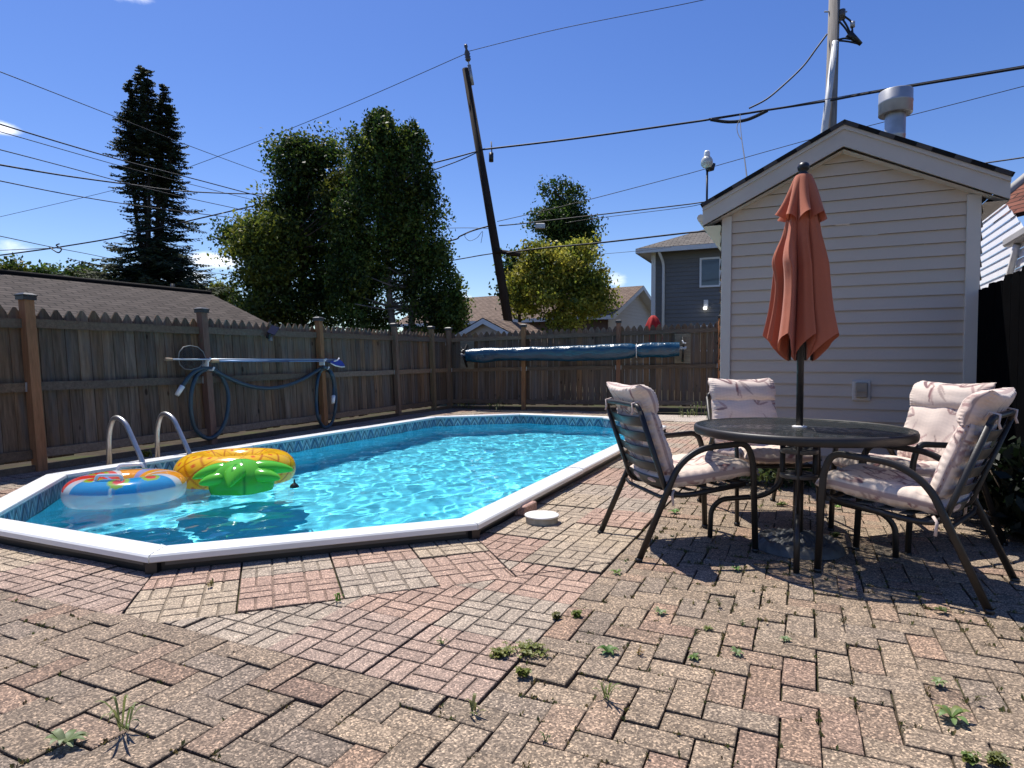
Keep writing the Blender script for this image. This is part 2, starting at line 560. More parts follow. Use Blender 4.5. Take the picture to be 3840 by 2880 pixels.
M['galv'] = mat('galvanised_steel', (.42, .42, .42), .42, var=.18, vscale=9, metal=.55)
M['green_grass'] = mat('grass_ground', (.055, .075, .025), .95, var=.4, vscale=3, fine=.3, fscale=40, bump=.5, bscale=50, spec=.1)
M['soil'] = mat('joint_soil', (.055, .043, .030), .95, var=.3, vscale=8, fine=.3, fscale=120, bump=.4, bscale=150, spec=.1, tint=(.06, .080, .022), tscale=2.2, tamt=.75)
M['leaf'] = mat('leaf_foliage', attr=True, rough=.55, var=0, spec=.35, trans=.45)
M['needle'] = mat('needle_foliage', attr=True, rough=.7, var=0, spec=.2, trans=.15)
M['bark'] = mat('bark', (.11, .085, .065), .95, var=.35, vscale=4, stretch=(3, 3, .6), bump=.5, bscale=14, spec=.1)
M['weed'] = mat('weed_leaf', attr=True, rough=.5, var=.1, spec=.4, trans=.35)
M['pole_wood'] = mat('pole_wood', (.040, .030, .024), .9, var=.3, vscale=4, stretch=(6, 6, .5), bump=.3, bscale=14, spec=.15)
M['pole_grey'] = mat('pole_wood_grey', (.23, .21, .19), .9, var=.25, vscale=4, stretch=(6, 6, .5), bump=.3, bscale=14, spec=.15)
M['wire'] = mat('cable_rubber', (.012, .012, .014), .6, var=0)
M['paver'] = paver_mat('paver_concrete', 190, .56, .58)
M['slab'] = paver_mat('slab_concrete', 220, .44, .45)


# ================================================================== polygons for the paving
def clip_half(poly, p, n):
    """keep the side of the line through p where n points"""
    out = []
    k = len(poly)
    for i in range(k):
        a, b = poly[i], poly[(i + 1) % k]
        da = (a[0] - p[0]) * n[0] + (a[1] - p[1]) * n[1]
        db = (b[0] - p[0]) * n[0] + (b[1] - p[1]) * n[1]
        if da >= 0: out.append(a)
        if (da >= 0) != (db >= 0):
            t = da / (da - db)
            out.append((a[0] + (b[0] - a[0]) * t, a[1] + (b[1] - a[1]) * t))
    return out


def area(poly):
    return .5 * sum(poly[i][0] * poly[(i + 1) % len(poly)][1] - poly[(i + 1) % len(poly)][0] * poly[i][1] for i in range(len(poly))) if len(poly) > 2 else 0


def inset(poly, d):
    """inward offset of a convex CCW polygon"""
    out = poly
    k = len(poly)
    for i in range(k):
        a, b = poly[i], poly[(i + 1) % k]
        dx, dy = b[0] - a[0], b[1] - a[1]
        l = math.hypot(dx, dy)
        if l < 1e-6: continue
        n = (-dy / l, dx / l)
        out = clip_half(out, (a[0] + n[0] * d, a[1] + n[1] * d), n)
        if len(out) < 3: return []
    return out


def clean(poly, eps=.002):
    out = []
    for p in poly:
        if not out or math.hypot(p[0] - out[-1][0], p[1] - out[-1][1]) > eps: out.append(p)
    if len(out) > 2 and math.hypot(out[0][0] - out[-1][0], out[0][1] - out[-1][1]) < eps: out.pop()
    return out


def add_paver(mb, poly, z, gap, bev, col, depth=.03, tilt=(0, 0)):
    poly = clean(poly)
    if len(poly) < 3 or area(poly) < 2e-4: return
    A = clean(inset(poly, gap), .0005)
    if len(A) < 3: return
    cx = sum(p[0] for p in A) / len(A); cy = sum(p[1] for p in A) / len(A)
    s = max(.5, 1 - bev / max(.02, math.sqrt(abs(area(A))) / 2))
    k = len(A)
    B = [(cx + (p[0] - cx) * s, cy + (p[1] - cy) * s) for p in A]
    zz = lambda p: z + (p[0] - cx) * tilt[0] + (p[1] - cy) * tilt[1]
    vs = [(p[0], p[1], zz(p)) for p in B] + [(p[0], p[1], zz(p) - bev * .7) for p in A] + [(p[0], p[1], z - depth) for p in A]
    fs = [list(range(k))]
    for i in range(k):
        j = (i + 1) % k
        fs.append((i, k + i, k + j, j)); fs.append((k + i, 2 * k + i, 2 * k + j, k + j))
    col = tuple(col)
    cb = [col] * k + [tuple(c * .62 for c in col)] * k + [tuple(c * .34 for c in col)] * k
    mb.add(vs, fs, cb)


# ================================================================== the pool's outline
POOL = [(-1.79, 3.08), (-.20, 3.70), (2.32, 9.45), (1.70, 11.04), (.14, 11.72), (-1.45, 11.10), (-3.97, 5.35), (-3.35, 3.76)]
NP = len(POOL)


def edge_n(i):
    a, b = POOL[i], POOL[(i + 1) % NP]
    dx, dy = b[0] - a[0], b[1] - a[1]
    l = math.hypot(dx, dy)
    return (dx / l, dy / l), (-dy / l, dx / l), l       # direction, inward normal, length


def pool_offset(d):
    """outline moved inward by d (mitred)"""
    out = []
    for i in range(NP):
        (d0, n0, _), (d1, n1, _) = edge_n(i - 1), edge_n(i)
        c = n0[0] * n1[0] + n0[1] * n1[1]
        k = d / (1 + c)
        out.append((POOL[i][0] + (n0[0] + n1[0]) * k, POOL[i][1] + (n0[1] + n1[1]) * k))
    return out


def inside_depth(x, y):
    """distance inside the pool outline (negative outside), to the nearest edge"""
    return min((x - POOL[i][0]) * edge_n(i)[1][0] + (y - POOL[i][1]) * edge_n(i)[1][1] for i in range(NP))


# ------------------------------------------------------------------ ground: one sheet to the horizon with the pool's hole
def build_ground():
    mb = MB()
    hole = pool_offset(.06)
    cx, cy = -.8, 7.4
    far = []
    for i in range(NP):
        dx, dy = hole[i][0] - cx, hole[i][1] - cy
        l = math.hypot(dx, dy)
        far.append((cx + dx / l * 900, cy + dy / l * 900))
    mid = []
    for i in range(NP):
        dx, dy = hole[i][0] - cx, hole[i][1] - cy
        l = math.hypot(dx, dy)
        mid.append((cx + dx / l * 30, cy + dy / l * 30))
    z = -.020
    vs = [(p[0], p[1], z) for p in hole] + [(p[0], p[1], z) for p in mid] + [(p[0], p[1], z) for p in far]
    fs = []
    for i in range(NP):
        j = (i + 1) % NP
        fs.append((i, NP + i, NP + j, j)); fs.append((NP + i, 2 * NP + i, 2 * NP + j, NP + j))
    mb.add(vs, [f[::-1] for f in fs])
    o = mb.build('ground', M['soil'])
    tag(o, kind='structure')


build_ground()

# ------------------------------------------------------------------ paving
TH = R(24.7)
AV = (math.sin(TH), math.cos(TH))           # away along the yard
BV = (math.cos(TH), -math.sin(TH))          # to the right along the shed
ORG = (-.106, 1.91)                         # the near corner of the slab strip
SL = .44                                    # slab side
BUFF = [(.355, .282, .205), (.37, .292, .208), (.33, .268, .205), (.34, .275, .21)]
PINK = [(.355, .238, .178), (.335, .240, .185), (.36, .246, .184), (.325, .238, .186)]
n01 = (-edge_n(0)[1][0], -edge_n(0)[1][1])  # outward from the near edge
d01 = edge_n(0)[0]


def slab(mb, org, u, v, su, sv, cuts, col, z, tilt):
    """one slab with nine cells of two bricks, pressed in a basket weave; cuts: half planes to keep"""
    base = [org, (org[0] + u[0] * su, org[1] + u[1] * su), (org[0] + u[0] * su + v[0] * sv, org[1] + u[1] * su + v[1] * sv), (org[0] + v[0] * sv, org[1] + v[1] * sv)]
    def cut(poly):
        if area(poly) < 0: poly = poly[::-1]
        for (p, n) in cuts:
            poly = clip_half(poly, p, n)
            if len(poly) < 3: return []
        return poly
    b = cut(base)
    if len(b) < 3 or area(b) < .004: return
    cx = org[0] + (u[0] * su + v[0] * sv) / 2; cy = org[1] + (u[1] * su + v[1] * sv) / 2
    add_paver(mb, b, z - .005, .006, .004, tuple(c * .58 for c in col), .03, tilt)
    for i in range(3):
        for j in range(3):
            for k in range(2):
                if (i + j) % 2: x0, x1, y0, y1 = i, i + 1, j + k * .5, j + k * .5 + .5
                else: x0, x1, y0, y1 = i + k * .5, i + k * .5 + .5, j, j + 1
                q = [(x0, y0), (x1, y0), (x1, y1), (x0, y1)]
                poly = [(org[0] + u[0] * su * a / 3 + v[0] * sv * c / 3, org[1] + u[1] * su * a / 3 + v[1] * sv * c / 3) for a, c in q]
                poly = cut(poly)
                if len(poly) < 3: continue
                poly = inset(clean(poly), .0045)
                if len(poly) < 3: continue
                px = sum(p[0] for p in poly) / len(poly); py = sum(p[1] for p in poly) / len(poly)
                zz = z + (px - cx) * tilt[0] + (py - cy) * tilt[1]
                g = random.uniform(.9, 1.08)
                add_paver(mb, poly, zz, 0, .003, tuple(c * g for c in col), .012, tilt)


def build_slabs():
    mb = MB()
    rnd = random.Random(5)
    U = (-BV[0], -BV[1])
    V0, V1 = POOL[0], POOL[1]
    row2 = (V0[0] + n01[0] * .665, V0[1] + n01[1] * .665)
    Lp, Ln = (-.02, 3.19), None
    dx, dy = V1[0] - Lp[0], V1[1] - Lp[1]
    l = math.hypot(dx, dy); Ln = (dy / l, -dx / l)
    if Ln[0] < 0: Ln = (-Ln[0], -Ln[1])
    e1n = edge_n(1)[1]
    DIM = (.78, .76, .72)
    def style(i, j, s):
        h = (i * 7 + j * 3 + s * 5 + (i * j) % 3) % 5
        pal = PINK if h in (0, 2, 3) and (i + j + s) % 2 == 0 or h == 4 else BUFF
        c = pal[(i * 5 + j * 11 + s) % 4]
        g = rnd.uniform(.92, 1.06)
        return tuple(x * g for x in c)
    def jit():
        return rnd.uniform(-.003, .005), (rnd.uniform(-.008, .008), rnd.uniform(-.008, .008))
    explicit = {(0, 0): PINK[1], (1, 0): PINK[3], (2, 0): BUFF[2], (3, 0): BUFF[3], (0, 1): BUFF[2], (1, 1): PINK[2], (2, 1): BUFF[3], (0, 2): PINK[2], (1, 2): BUFF[3], (0, 3): BUFF[0], (1, 3): PINK[0], (0, 4): BUFF[1], (1, 4): BUFF[0], (0, 5): PINK[0], (1, 5): BUFF[0], (0, 6): BUFF[2], (1, 6): BUFF[1], (0, 7): PINK[1], (1, 7): BUFF[3], (0, 8): BUFF[0], (1, 8): PINK[2]}
    # strip along the yard: two or three slabs wide
    for j in range(0, 24):
        for i in range(0, 4):
            o = (ORG[0] + U[0] * SL * i + AV[0] * SL * j, ORG[1] + U[1] * SL * i + AV[1] * SL * j)
            c = (o[0] + (U[0] + AV[0]) * SL / 2, o[1] + (U[1] + AV[1]) * SL / 2)
            if inside_depth(*c) > .3: continue
            z, t = jit()
            col = explicit.get((i, j)) or style(i, j, 0)
            if j >= 1 and i == 0 and j == 5: z += .012
            e1 = (POOL[1], (-e1n[0], -e1n[1]))
            e2n = edge_n(2)[1]
            pc = [((POOL[1][0] + e1n[0] * .1, POOL[1][1] + e1n[1] * .1), (-e1n[0], -e1n[1]))] if c[1] < 9.2 else [((POOL[2][0] + e2n[0] * .1, POOL[2][1] + e2n[1] * .1), (-e2n[0], -e2n[1]))]
            if i < 4:      # nearer than the two rows along the pool's near side
                slab(mb, o, U, AV, SL, SL, [(row2, n01)] + ([((ORG[0] + U[0] * SL * 3.4, ORG[1] + U[1] * SL * 3.4), (-U[0], -U[1]))]), col, z, t)
            slab(mb, o, U, AV, SL, SL, [(row2, (-n01[0], -n01[1])), (Lp, Ln)] + pc, col, z, t)
    # two rows along the near side of the pool
    for k in range(2):
        for i in range(-2, 6):
            s0 = -.018 + i * SL
            off = .665 - SL * (2 - k)
            o = (V0[0] + d01[0] * s0 + n01[0] * (off + SL), V0[1] + d01[1] * s0 + n01[1] * (off + SL))
            V = (-n01[0], -n01[1])
            z, t = jit()
            col = (PINK if (i + k) % 2 == 0 else BUFF)[(i * 3 + k) % 4]
            e0 = (V0[0] - n01[0] * .1, V0[1] - n01[1] * .1)
            Ml = (-1.772, 3.07); Md = (-1.636 + 1.772, 2.63 - 3.07); mm = math.hypot(*Md); Mn = (-Md[1] / mm, Md[0] / mm)
            if Mn[0] < 0: Mn = (-Mn[0], -Mn[1])
            slab(mb, o, d01, V, SL, SL, [(e0, n01), (Lp, (-Ln[0], -Ln[1])), (Ml, Mn)], col, z, t)
    # one row along the left front side
    d7 = edge_n(7)[0]; n7 = (-edge_n(7)[1][0], -edge_n(7)[1][1]); V7 = POOL[7]
    Ml = (-1.772, 3.07); Md = (.136, -.44); mm = math.hypot(*Md); Mn = (Md[1] / mm, -Md[0] / mm)
    if Mn[0] > 0: Mn = (-Mn[0], -Mn[1])
    for i in range(-3, 5):
        s0 = i * SL + .1
        o = (V7[0] + d7[0] * s0 + n7[0] * .40, V7[1] + d7[1] * s0 + n7[1] * .40)
        z, t = jit()
        slab(mb, o, d7, (-n7[0], -n7[1]), SL, SL, [((V7[0] - n7[0] * .1, V7[1] - n7[1] * .1), n7), (Ml, Mn)], (BUFF[1] if i % 2 else PINK[1]) if i != 3 else PINK[3], z, t)
    o = mb.build('patio_slabs', M['slab'])
    tag(o, kind='structure')


build_slabs()


def build_back_paving():
    """slabs between the pool and the fences, and the pale concrete strip at the far end"""
    mb = MB()
    rnd = random.Random(9)
    for side in range(2, 7):
        pass
    # lattice along the yard on the left and far side, cut at the pool edge
    O = (-9.0, 1.0)
    for i in range(0, 40):
        for j in range(0, 40):
            o = (O[0] + BV[0] * SL * i + AV[0] * SL * j, O[1] + BV[1] * SL * i + AV[1] * SL * j)
            c = (o[0] + (BV[0] + AV[0]) * SL / 2, o[1] + (BV[1] + AV[1]) * SL / 2)
            dep = [((c[0] - POOL[k][0]) * edge_n(k)[1][0] + (c[1] - POOL[k][1]) * edge_n(k)[1][1], k) for k in range(NP)]
            d, k = min(dep)
            if d > .25: continue
            if k not in (3, 4, 5, 6): continue
            # only on our side of the two fences
            f = (c[0] + 4.567) * .934 - (c[1] - 6.075) * .357
            if f < -.15 or c[1] > 14.3 - (c[0] + 1.4) * .23: continue
            if k == 3 and c[0] > 2.2: continue
            n = edge_n(k)[1]
            z = rnd.uniform(-.004, .004)
            col = (PINK if rnd.random() < .45 else BUFF)[rnd.randrange(4)]
            slab(mb, o, BV, AV, SL, SL, [((POOL[k][0] + n[0] * .1, POOL[k][1] + n[1] * .1), (-n[0], -n[1]))], tuple(x * .8 for x in col), z, (0, 0))
    o = mb.build('pool_surround_paving', M['slab'])
    tag(o, kind='structure')
    mb = MB()
    # cast strips behind the far end, broken into bays
    x = 1.9
    while x < 6.2:
        w = rnd.uniform(.85, 1.2)
        q = [(x, 11.35 - .25 * (x - 1.9)), (x + w, 11.35 - .25 * (x + w - 1.9)), (x + w, 12.75 - .23 * (x + w - 1.9)), (x, 12.75 - .23 * (x - 1.9))]
        add_paver(mb, q, .012 + rnd.uniform(-.004, .004), .008, .006, (.42, .36, .30), .04)
        x += w
    o = mb.build('concrete_path', M['slab'])
    tag(o, kind='structure')


build_back_paving()


JOINTS = []


def build_herringbone():
    mb = MB()
    rnd = random.Random(3)
    p = .106
    d7 = edge_n(7)[0]; n7 = (-edge_n(7)[1][0], -edge_n(7)[1][1]); V7 = POOL[7]
    V0 = POOL[0]
    U = (-BV[0], -BV[1])
    def W(a, b):
        return (ORG[0] + BV[0] * a * p + AV[0] * b * p, ORG[1] + BV[1] * a * p + AV[1] * b * p)
    zone_h1 = [(ORG, BV)]
    zone_h2 = [(ORG, (-AV[0], -AV[1]))]
    l3 = (ORG[0] + U[0] * SL * 3.4, ORG[1] + U[1] * SL * 3.4)
    o7 = (V7[0] + n7[0] * .41, V7[1] + n7[1] * .41)
    o0 = (V0[0] + n01[0] * .672, V0[1] + n01[1] * .672)
    zone_h3 = [(l3, U), (o7, n7), (o0, n01)]
    zones = [zone_h1, zone_h2, zone_h3]
    def inzone(pt):
        return any(all((pt[0] - q[0]) * n[0] + (pt[1] - q[1]) * n[1] >= -1e-6 for q, n in zn) for zn in zones)
    cols = [((.335, .278, .220), 30), ((.355, .292, .228), 24), ((.315, .268, .220), 20), ((.355, .268, .212), 16), ((.375, .265, .205), 10), ((.305, .265, .228), 8), ((.275, .252, .222), 2), ((.355, .250, .205), 6)]
    bag = [c for c, w in cols for _ in range(w)]
    def wob(x, y):
        return .0035 * math.sin(x * 1.7 + y * .9) + .003 * math.sin(x * .6 - y * 2.1 + 1) + .002 * math.sin(3.1 * x + 2.3 * y)
    for j in range(-22, 62):
        for i in range(-62, 62):
            m = (i - j) % 4
            if m == 0: q = (i, j, 2, 1)
            elif m == 3: q = (i, j, 1, 2)
            else: continue
            a, b, w, h = q
            poly = [W(a, b), W(a + w, b), W(a + w, b + h), W(a, b + h)]
            c = W(a + w / 2, b + h / 2)
            if c[1] < .25 or c[1] > 9.5 or abs(c[0]) > 5.2: continue
            if c[0] > 3.9 and c[1] > 4.6: continue
            # the shed stands here
            e1 = (c[0] - 1.88) * .906 - (c[1] - 5.7) * .423; e2 = (c[0] - 1.88) * .423 + (c[1] - 5.7) * .906
            if e1 > .1 and e2 > .1: continue
            ins = [inzone(pt) for pt in poly]
            if not any(ins) and not inzone(c): continue
            if not all(ins):
                best, ba = None, 0
                for zn in zones:
                    qq = poly
                    for (pt, n) in zn:
                        qq = clip_half(qq, pt, n)
                        if len(qq) < 3: break
                    if len(qq) >= 3 and area(qq) > ba: best, ba = qq, area(qq)
                if best is None or ba < .002: continue
                poly = best
            mean_ = (.335, .276, .220); mix_ = bag[rnd.randrange(len(bag))]
            mix_ = tuple(a_ * .68 + b_ * .32 for a_, b_ in zip(mix_, mean_))
            col = tuple(x * k_ for x, k_ in zip(mix_, (.73, .665, .585)))
            g = rnd.uniform(.90, 1.10)
            col = tuple(x * g for x in col)
            if c[0] < -.5: col = (col[0] * .86, col[1] * .86, col[2] * .88)
            ang = rnd.gauss(0, .010)
            ca, sa = math.cos(ang), math.sin(ang)
            sx, sy = rnd.gauss(0, .0012), rnd.gauss(0, .0012)
            poly = [(c[0] + (x - c[0]) * ca - (y - c[1]) * sa + sx, c[1] + (x - c[0]) * sa + (y - c[1]) * ca + sy) for x, y in poly]
            JOINTS.append((poly[0], poly[1])); JOINTS.append((poly[1], poly[2]))
            add_paver(mb, poly, -.004 + wob(*c) + rnd.gauss(0, .0018), rnd.uniform(.0016, .0034), .0034, col, .03, (rnd.gauss(0, .010), rnd.gauss(0, .010)))
    o = mb.build('brick_paving', M['paver'])
    tag(o, kind='structure')


build_herringbone()


# ================================================================== swimming pool
WATER_Z = -.065
FLOOR_Z = -1.15
M['liner'] = mat('liner_blue', (.11, .59, .74), .5, var=.10, vscale=6, fine=.10, fscale=30)
M['band'] = mat('liner_border', attr=True, rough=.4, var=.18, vscale=40)
M['skirt'] = mat('pool_skirt_metal', (.085, .078, .070), .5, var=.25, vscale=5, bump=.05, bscale=80)


def build_pool():
    t = thing('swimming_pool', 'long eight-sided swimming pool with white coping and tiled blue liner', 'swimming pool', (-.8, 7.4, 0))
    base = Vector((-.8, 7.4, 0))
    prof = [(.006, .058), (0.0, .062), (0.0, .088), (.008, .097), (.03, .1), (.048, .1025), (.052, .099), (.10, .1015), (.106, .098), (.112, .1015), (.150, .1005), (.168, .094), (.172, .074), (.168, .064)]
    for i in range(NP):
        d, n, l = edge_n(i)
        a, b = POOL[i], POOL[(i + 1) % NP]
        offs = [pool_offset(q[0]) for q in prof]
        npc = 3 if l > 4 else 1
        for k in range(npc):
            mb = MB()
            t0, t1 = k / npc, (k + 1) / npc
            g0 = .004 / l; g1 = .004 / l
            dz = (-.0015, .002, 0)[k % 3] if npc > 1 else random.uniform(-.001, .002)
            vs = []
            nseg = 2
            for s in range(nseg):
                tt = (t0 + g0, t1 - g1)[s]
                for q, o in zip(prof, offs):
                    p0, p1 = o[i], o[(i + 1) % NP]
                    vs.append((p0[0] + (p1[0] - p0[0]) * tt - base.x, p0[1] + (p1[1] - p0[1]) * tt - base.y, q[1] + dz))
            m = len(prof)
            fs = [(j, m + j, m + j + 1, j + 1) for j in range(m - 1)] + [(m - 1, 2 * m - 1, m, 0)]
            fs += [list(range(m)), list(range(m, 2 * m))[::-1]]
            mb.add(vs, [f[::-1] for f in fs])
            mb.build('coping', M['white_vinyl'], t)
        # corner joint under the mitre
        mb = MB()
        ci = pool_offset(.045)[i]
        mb.box((ci[0] - base.x, ci[1] - base.y, .030), (.06, .06, .07), Matrix.Rotation(math.atan2(d[1], d[0]) - R(22.5), 3, 'Z'))
        mb.build('corner_bracket', M['black_plastic'], t)
        # skirt below the coping
        o1, o2 = pool_offset(.022), pool_offset(.05)
        p0, p1 = o1[i], o1[(i + 1) % NP]
        mb = MB()
        A = Vector((p0[0], p0[1], 0)) - base; B = Vector((p1[0], p1[1], 0)) - base
        nn = Vector((n[0], n[1], 0))
        e = (B - A).normalized() * .06
        A2, B2 = A + e, B - e
        for z0, z1, q in ((.036, .066, 0),):
            mb.add([A2 + nn * q + Vector((0, 0, z0)), B2 + nn * q + Vector((0, 0, z0)), B2 + nn * q + Vector((0, 0, z1)), A2 + nn * q + Vector((0, 0, z1)),
                    A2 + nn * .03 + Vector((0, 0, z1)), B2 + nn * .03 + Vector((0, 0, z1))], [(0, 1, 2, 3), (3, 2, 5, 4)])
        mb.build('wall_panel', M['skirt'], t)
        mb = MB()
        mb.add([A + nn * .02 + Vector((0, 0, -.05)), B + nn * .02 + Vector((0, 0, -.05)), B + nn * .02 + Vector((0, 0, .06)), A + nn * .02 + Vector((0, 0, .06))], [(0, 1, 2, 3)])
        mb.build('wall_base', M['black_plastic'], t)
    # liner: walls and floor
    mb = MB()
    top = pool_offset(.166)
    bot = pool_offset(.22)
    vs = [(p[0] - base.x, p[1] - base.y, .088) for p in top] + [(p[0] - base.x, p[1] - base.y, FLOOR_Z + .08) for p in top] + [(p[0] - base.x, p[1] - base.y, FLOOR_Z) for p in bot]
    fs = []
    for i in range(NP):
        j = (i + 1) % NP
        fs.append((i, j, NP + j, NP + i)[::-1]); fs.append((NP + i, NP + j, 2 * NP + j, 2 * NP + i)[::-1])
    fs.append([2 * NP + i for i in range(NP)])
    mb.add(vs, [f[::-1] if len(f) == 4 else f for f in fs])
    lin = mb.build('liner', M['liner'], t)
    lin.cycles.is_caustics_receiver = True
    # the border of diamonds at the waterline
    q = pool_offset(.1675)
    z0, z1 = WATER_Z - .035, .082
    H = z1 - z0
    NAVY, MIDB, PALE, GREY, TEAL = (.018, .035, .07), (.07, .14, .24), (.34, .40, .44), (.20, .25, .30), (.05, .16, .19)
    for i in range(NP):
        d, n, l = edge_n(i)
        a, b = Vector((q[i][0], q[i][1], 0)) - base, Vector((q[(i + 1) % NP][0], q[(i + 1) % NP][1], 0)) - base
        L = (b - a).length
        nt = max(1, round(L / .15))
        u = (b - a) / nt
        nn = Vector((n[0], n[1], 0))
        mb = MB()
        for k in range(nt):
            o = a + u * k
            P = lambda x, y, e=0: o + u * x + Vector((0, 0, z0 + H * y)) + nn * e
            g = random.uniform(.8, 1.2)
            sc = lambda c: tuple(x * g for x in c)
            mb.add([P(0, 0), P(1, 0), P(1, 1), P(0, 1)], [(0, 1, 2, 3)], sc(GREY if k % 2 else MIDB))
            mb.add([P(0, .12, .001), P(.5, .88, .001), P(1, .12, .001)], [(0, 2, 1)], sc(NAVY))
            mb.add([P(.13, .2, .002), P(.5, .74, .002), P(.87, .2, .002)], [(0, 2, 1)], sc(PALE if k % 2 else GREY))
            mb.add([P(.3, .2, .003), P(.5, .52, .003), P(.7, .2, .003)], [(0, 2, 1)], sc(MIDB))
            mb.add([P(-.28, .9, .0015), P(0, .42, .0015), P(.28, .9, .0015)], [(0, 1, 2)], sc(PALE))
            mb.add([P(-.14, .9, .0025), P(0, .62, .0025), P(.14, .9, .0025)], [(0, 1, 2)], sc(TEAL))
            mb.add([P(0, .92, .003), P(1, .92, .003), P(1, 1, .003), P(0, 1, .003)], [(0, 1, 2, 3)], sc(NAVY))
            mb.add([P(0, 0, .003), P(1, 0, .003), P(1, .07, .003), P(0, .07, .003)], [(0, 1, 2, 3)], sc(TEAL))
        mb.build('tile_border', M['band'], t)
    return t


build_pool()


def water_mat():
    m = bpy.data.materials.new('pool_water'); m.use_nodes = True
    nt = m.node_tree; N, L = nt.nodes, nt.links
    N.remove(N['Principled BSDF'])
    g = N.new('ShaderNodeBsdfGlass')
    g.inputs['Color'].default_value = (.86, .985, 1.0, 1)
    g.inputs['Roughness'].default_value = 0.0
    g.inputs['IOR'].default_value = 1.33
    L.new(g.outputs[0], N['Material Output'].inputs['Surface'])
    return m


def wave_height(X, Y):
    """ripples: a few dozen small wave trains of many directions, gathered round the breeze"""
    r = np.random.default_rng(11)
    Z = np.zeros_like(X)
    for _ in range(64):
        lam = float(np.exp(r.uniform(np.log(.11), np.log(.60))))
        k = 2 * math.pi / lam
        th = r.normal(-.5, 1.0)
        ph = r.uniform(0, 2 * math.pi)
        amp = .00050 * (lam / .3) ** 1.25 * r.uniform(.5, 1.4)
        wx = X + .05 * np.sin(Y * 1.3 + ph); wy = Y + .05 * np.sin(X * 1.7 + ph)
        Z += amp * np.sin(k * (wx * math.cos(th) + wy * math.sin(th)) + ph)
    return Z


def build_water():
    d, n, l = edge_n(1)
    o = POOL[1]
    L, Wd = 9.4, 4.6
    ns, nw = 460, 230
    s = np.linspace(-1.6, l + 1.6, ns + 1); w = np.linspace(-.05, Wd, nw + 1)
    SS, WW = np.meshgrid(s, w, indexing='ij')
    X = o[0] + d[0] * SS + n[0] * WW; Y = o[1] + d[1] * SS + n[1] * WW
    dep = np.min(np.stack([(X - POOL[i][0]) * edge_n(i)[1][0] + (Y - POOL[i][1]) * edge_n(i)[1][1] for i in range(NP)]), axis=0)
    ok = dep > .10
    Z = WATER_Z + wave_height(X, Y)
    idx = np.arange((ns + 1) * (nw + 1)).reshape(ns + 1, nw + 1)
    a, b, c, e = idx[:-1, :-1], idx[1:, :-1], idx[1:, 1:], idx[:-1, 1:]
    q = ok[:-1, :-1] & ok[1:, :-1] & ok[1:, 1:] & ok[:-1, 1:]
    F = np.stack([a[q], b[q], c[q], e[q]], axis=1)
    used = np.unique(F)
    rem = np.full(idx.size, -1); rem[used] = np.arange(len(used))
    V = np.stack([X.ravel(), Y.ravel(), Z.ravel()], axis=1)[used]
    ob = np_mesh('water', V, rem[F], None, water_mat(), None, True)
    ob.cycles.is_caustics_caster = True
    tag(ob, kind='structure')
    return ob


build_water()
sun_data.cycles.is_caustics_light = True


# ------------------------------------------------------------------ pool ladder
def arc_path(pts, r, n=6):
    """polyline with rounded corners"""
    P = [Vector(p) for p in pts]
    out = [P[0]]
    for i in range(1, len(P) - 1):
        a, b, c = P[i - 1], P[i], P[i + 1]
        d0, d1 = (a - b), (c - b)
        rr = min(r, d0.length * .48, d1.length * .48)
        s, e = b + d0.normalized() * rr, b + d1.normalized() * rr
        for k in range(n + 1):
            t = k / n
            out.append((s * (1 - t) ** 2) + (b * (2 * t * (1 - t))) + (e * t * t))
    out.append(P[-1])
    return out


def build_ladder():
    b1 = Vector((-3.97, 6.2, -.02)); along = Vector((.402, .915, 0)); inn = Vector((.915, -.402, 0))
    t = thing('pool_ladder', 'shiny steel ladder rails arching over the white coping into the pool', 'pool ladder', b1)
    for k in range(2):
        o = along * (.52 * k)
        mb = MB()
        p = [o + Vector((0, 0, 0)), o + Vector((0, 0, .37)) + inn * .0, o + inn * .08 + Vector((0, 0, .545)), o + inn * .24 + Vector((0, 0, .50)), o + inn * .50 + Vector((0, 0, .10)), o + inn * .60 + Vector((0, 0, -.2)), o + inn * .62 + Vector((0, 0, -.95))]
        mb.tube(arc_path(p, .14, 8), .024, 12)
        mb.build('rail', M['chrome'], t)
        mb = MB()
        mb.lathe([(.05, .0), (.05, .012), (.03, .03), (.026, .035)], 16, o + Vector((0, 0, .01)))
        mb.build('base_flange', M['chrome'], t)
    for z in (-.3, -.58, -.86):
        mb = MB()
        mb.box(along * .26 + inn * .615 + Vector((0, 0, z)), (.07, .50, .03), Matrix.Rotation(-math.atan2(.402, .915), 3, 'Z'), bev=.008)
        mb.build('step', M['white_vinyl'], t)


build_ladder()


# ------------------------------------------------------------------ floats
def lerp3(a, b, t):
    return tuple(a[i] + (b[i] - a[i]) * t for i in range(3))


M['float_yellow'] = mat('float_vinyl_print', attr=True, rough=.17, var=.04, vscale=7, spec=.6, trans=.22, bump=.06, bscale=9)
M['float_green'] = mat('float_vinyl_green', attr=True, rough=.15, var=.04, spec=.6, trans=.25)


def let_light_through(m, fac):
    """thin coloured vinyl: part of the light passes, taking the print's colour"""
    N, L = m.node_tree.nodes, m.node_tree.links
    out = N['Material Output']; src = out.inputs['Surface'].links[0].from_socket
    a = N.new('ShaderNodeVertexColor'); a.layer_name = 'Col'
    tr = N.new('ShaderNodeBsdfTransparent'); L.new(a.outputs['Color'], tr.inputs['Color'])
    ms = N.new('ShaderNodeMixShader'); ms.inputs[0].default_value = fac
    L.new(src, ms.inputs[1]); L.new(tr.outputs[0], ms.inputs[2]); L.new(ms.outputs[0], out.inputs['Surface'])


let_light_through(M['float_yellow'], .16)
let_light_through(M['float_green'], .24)


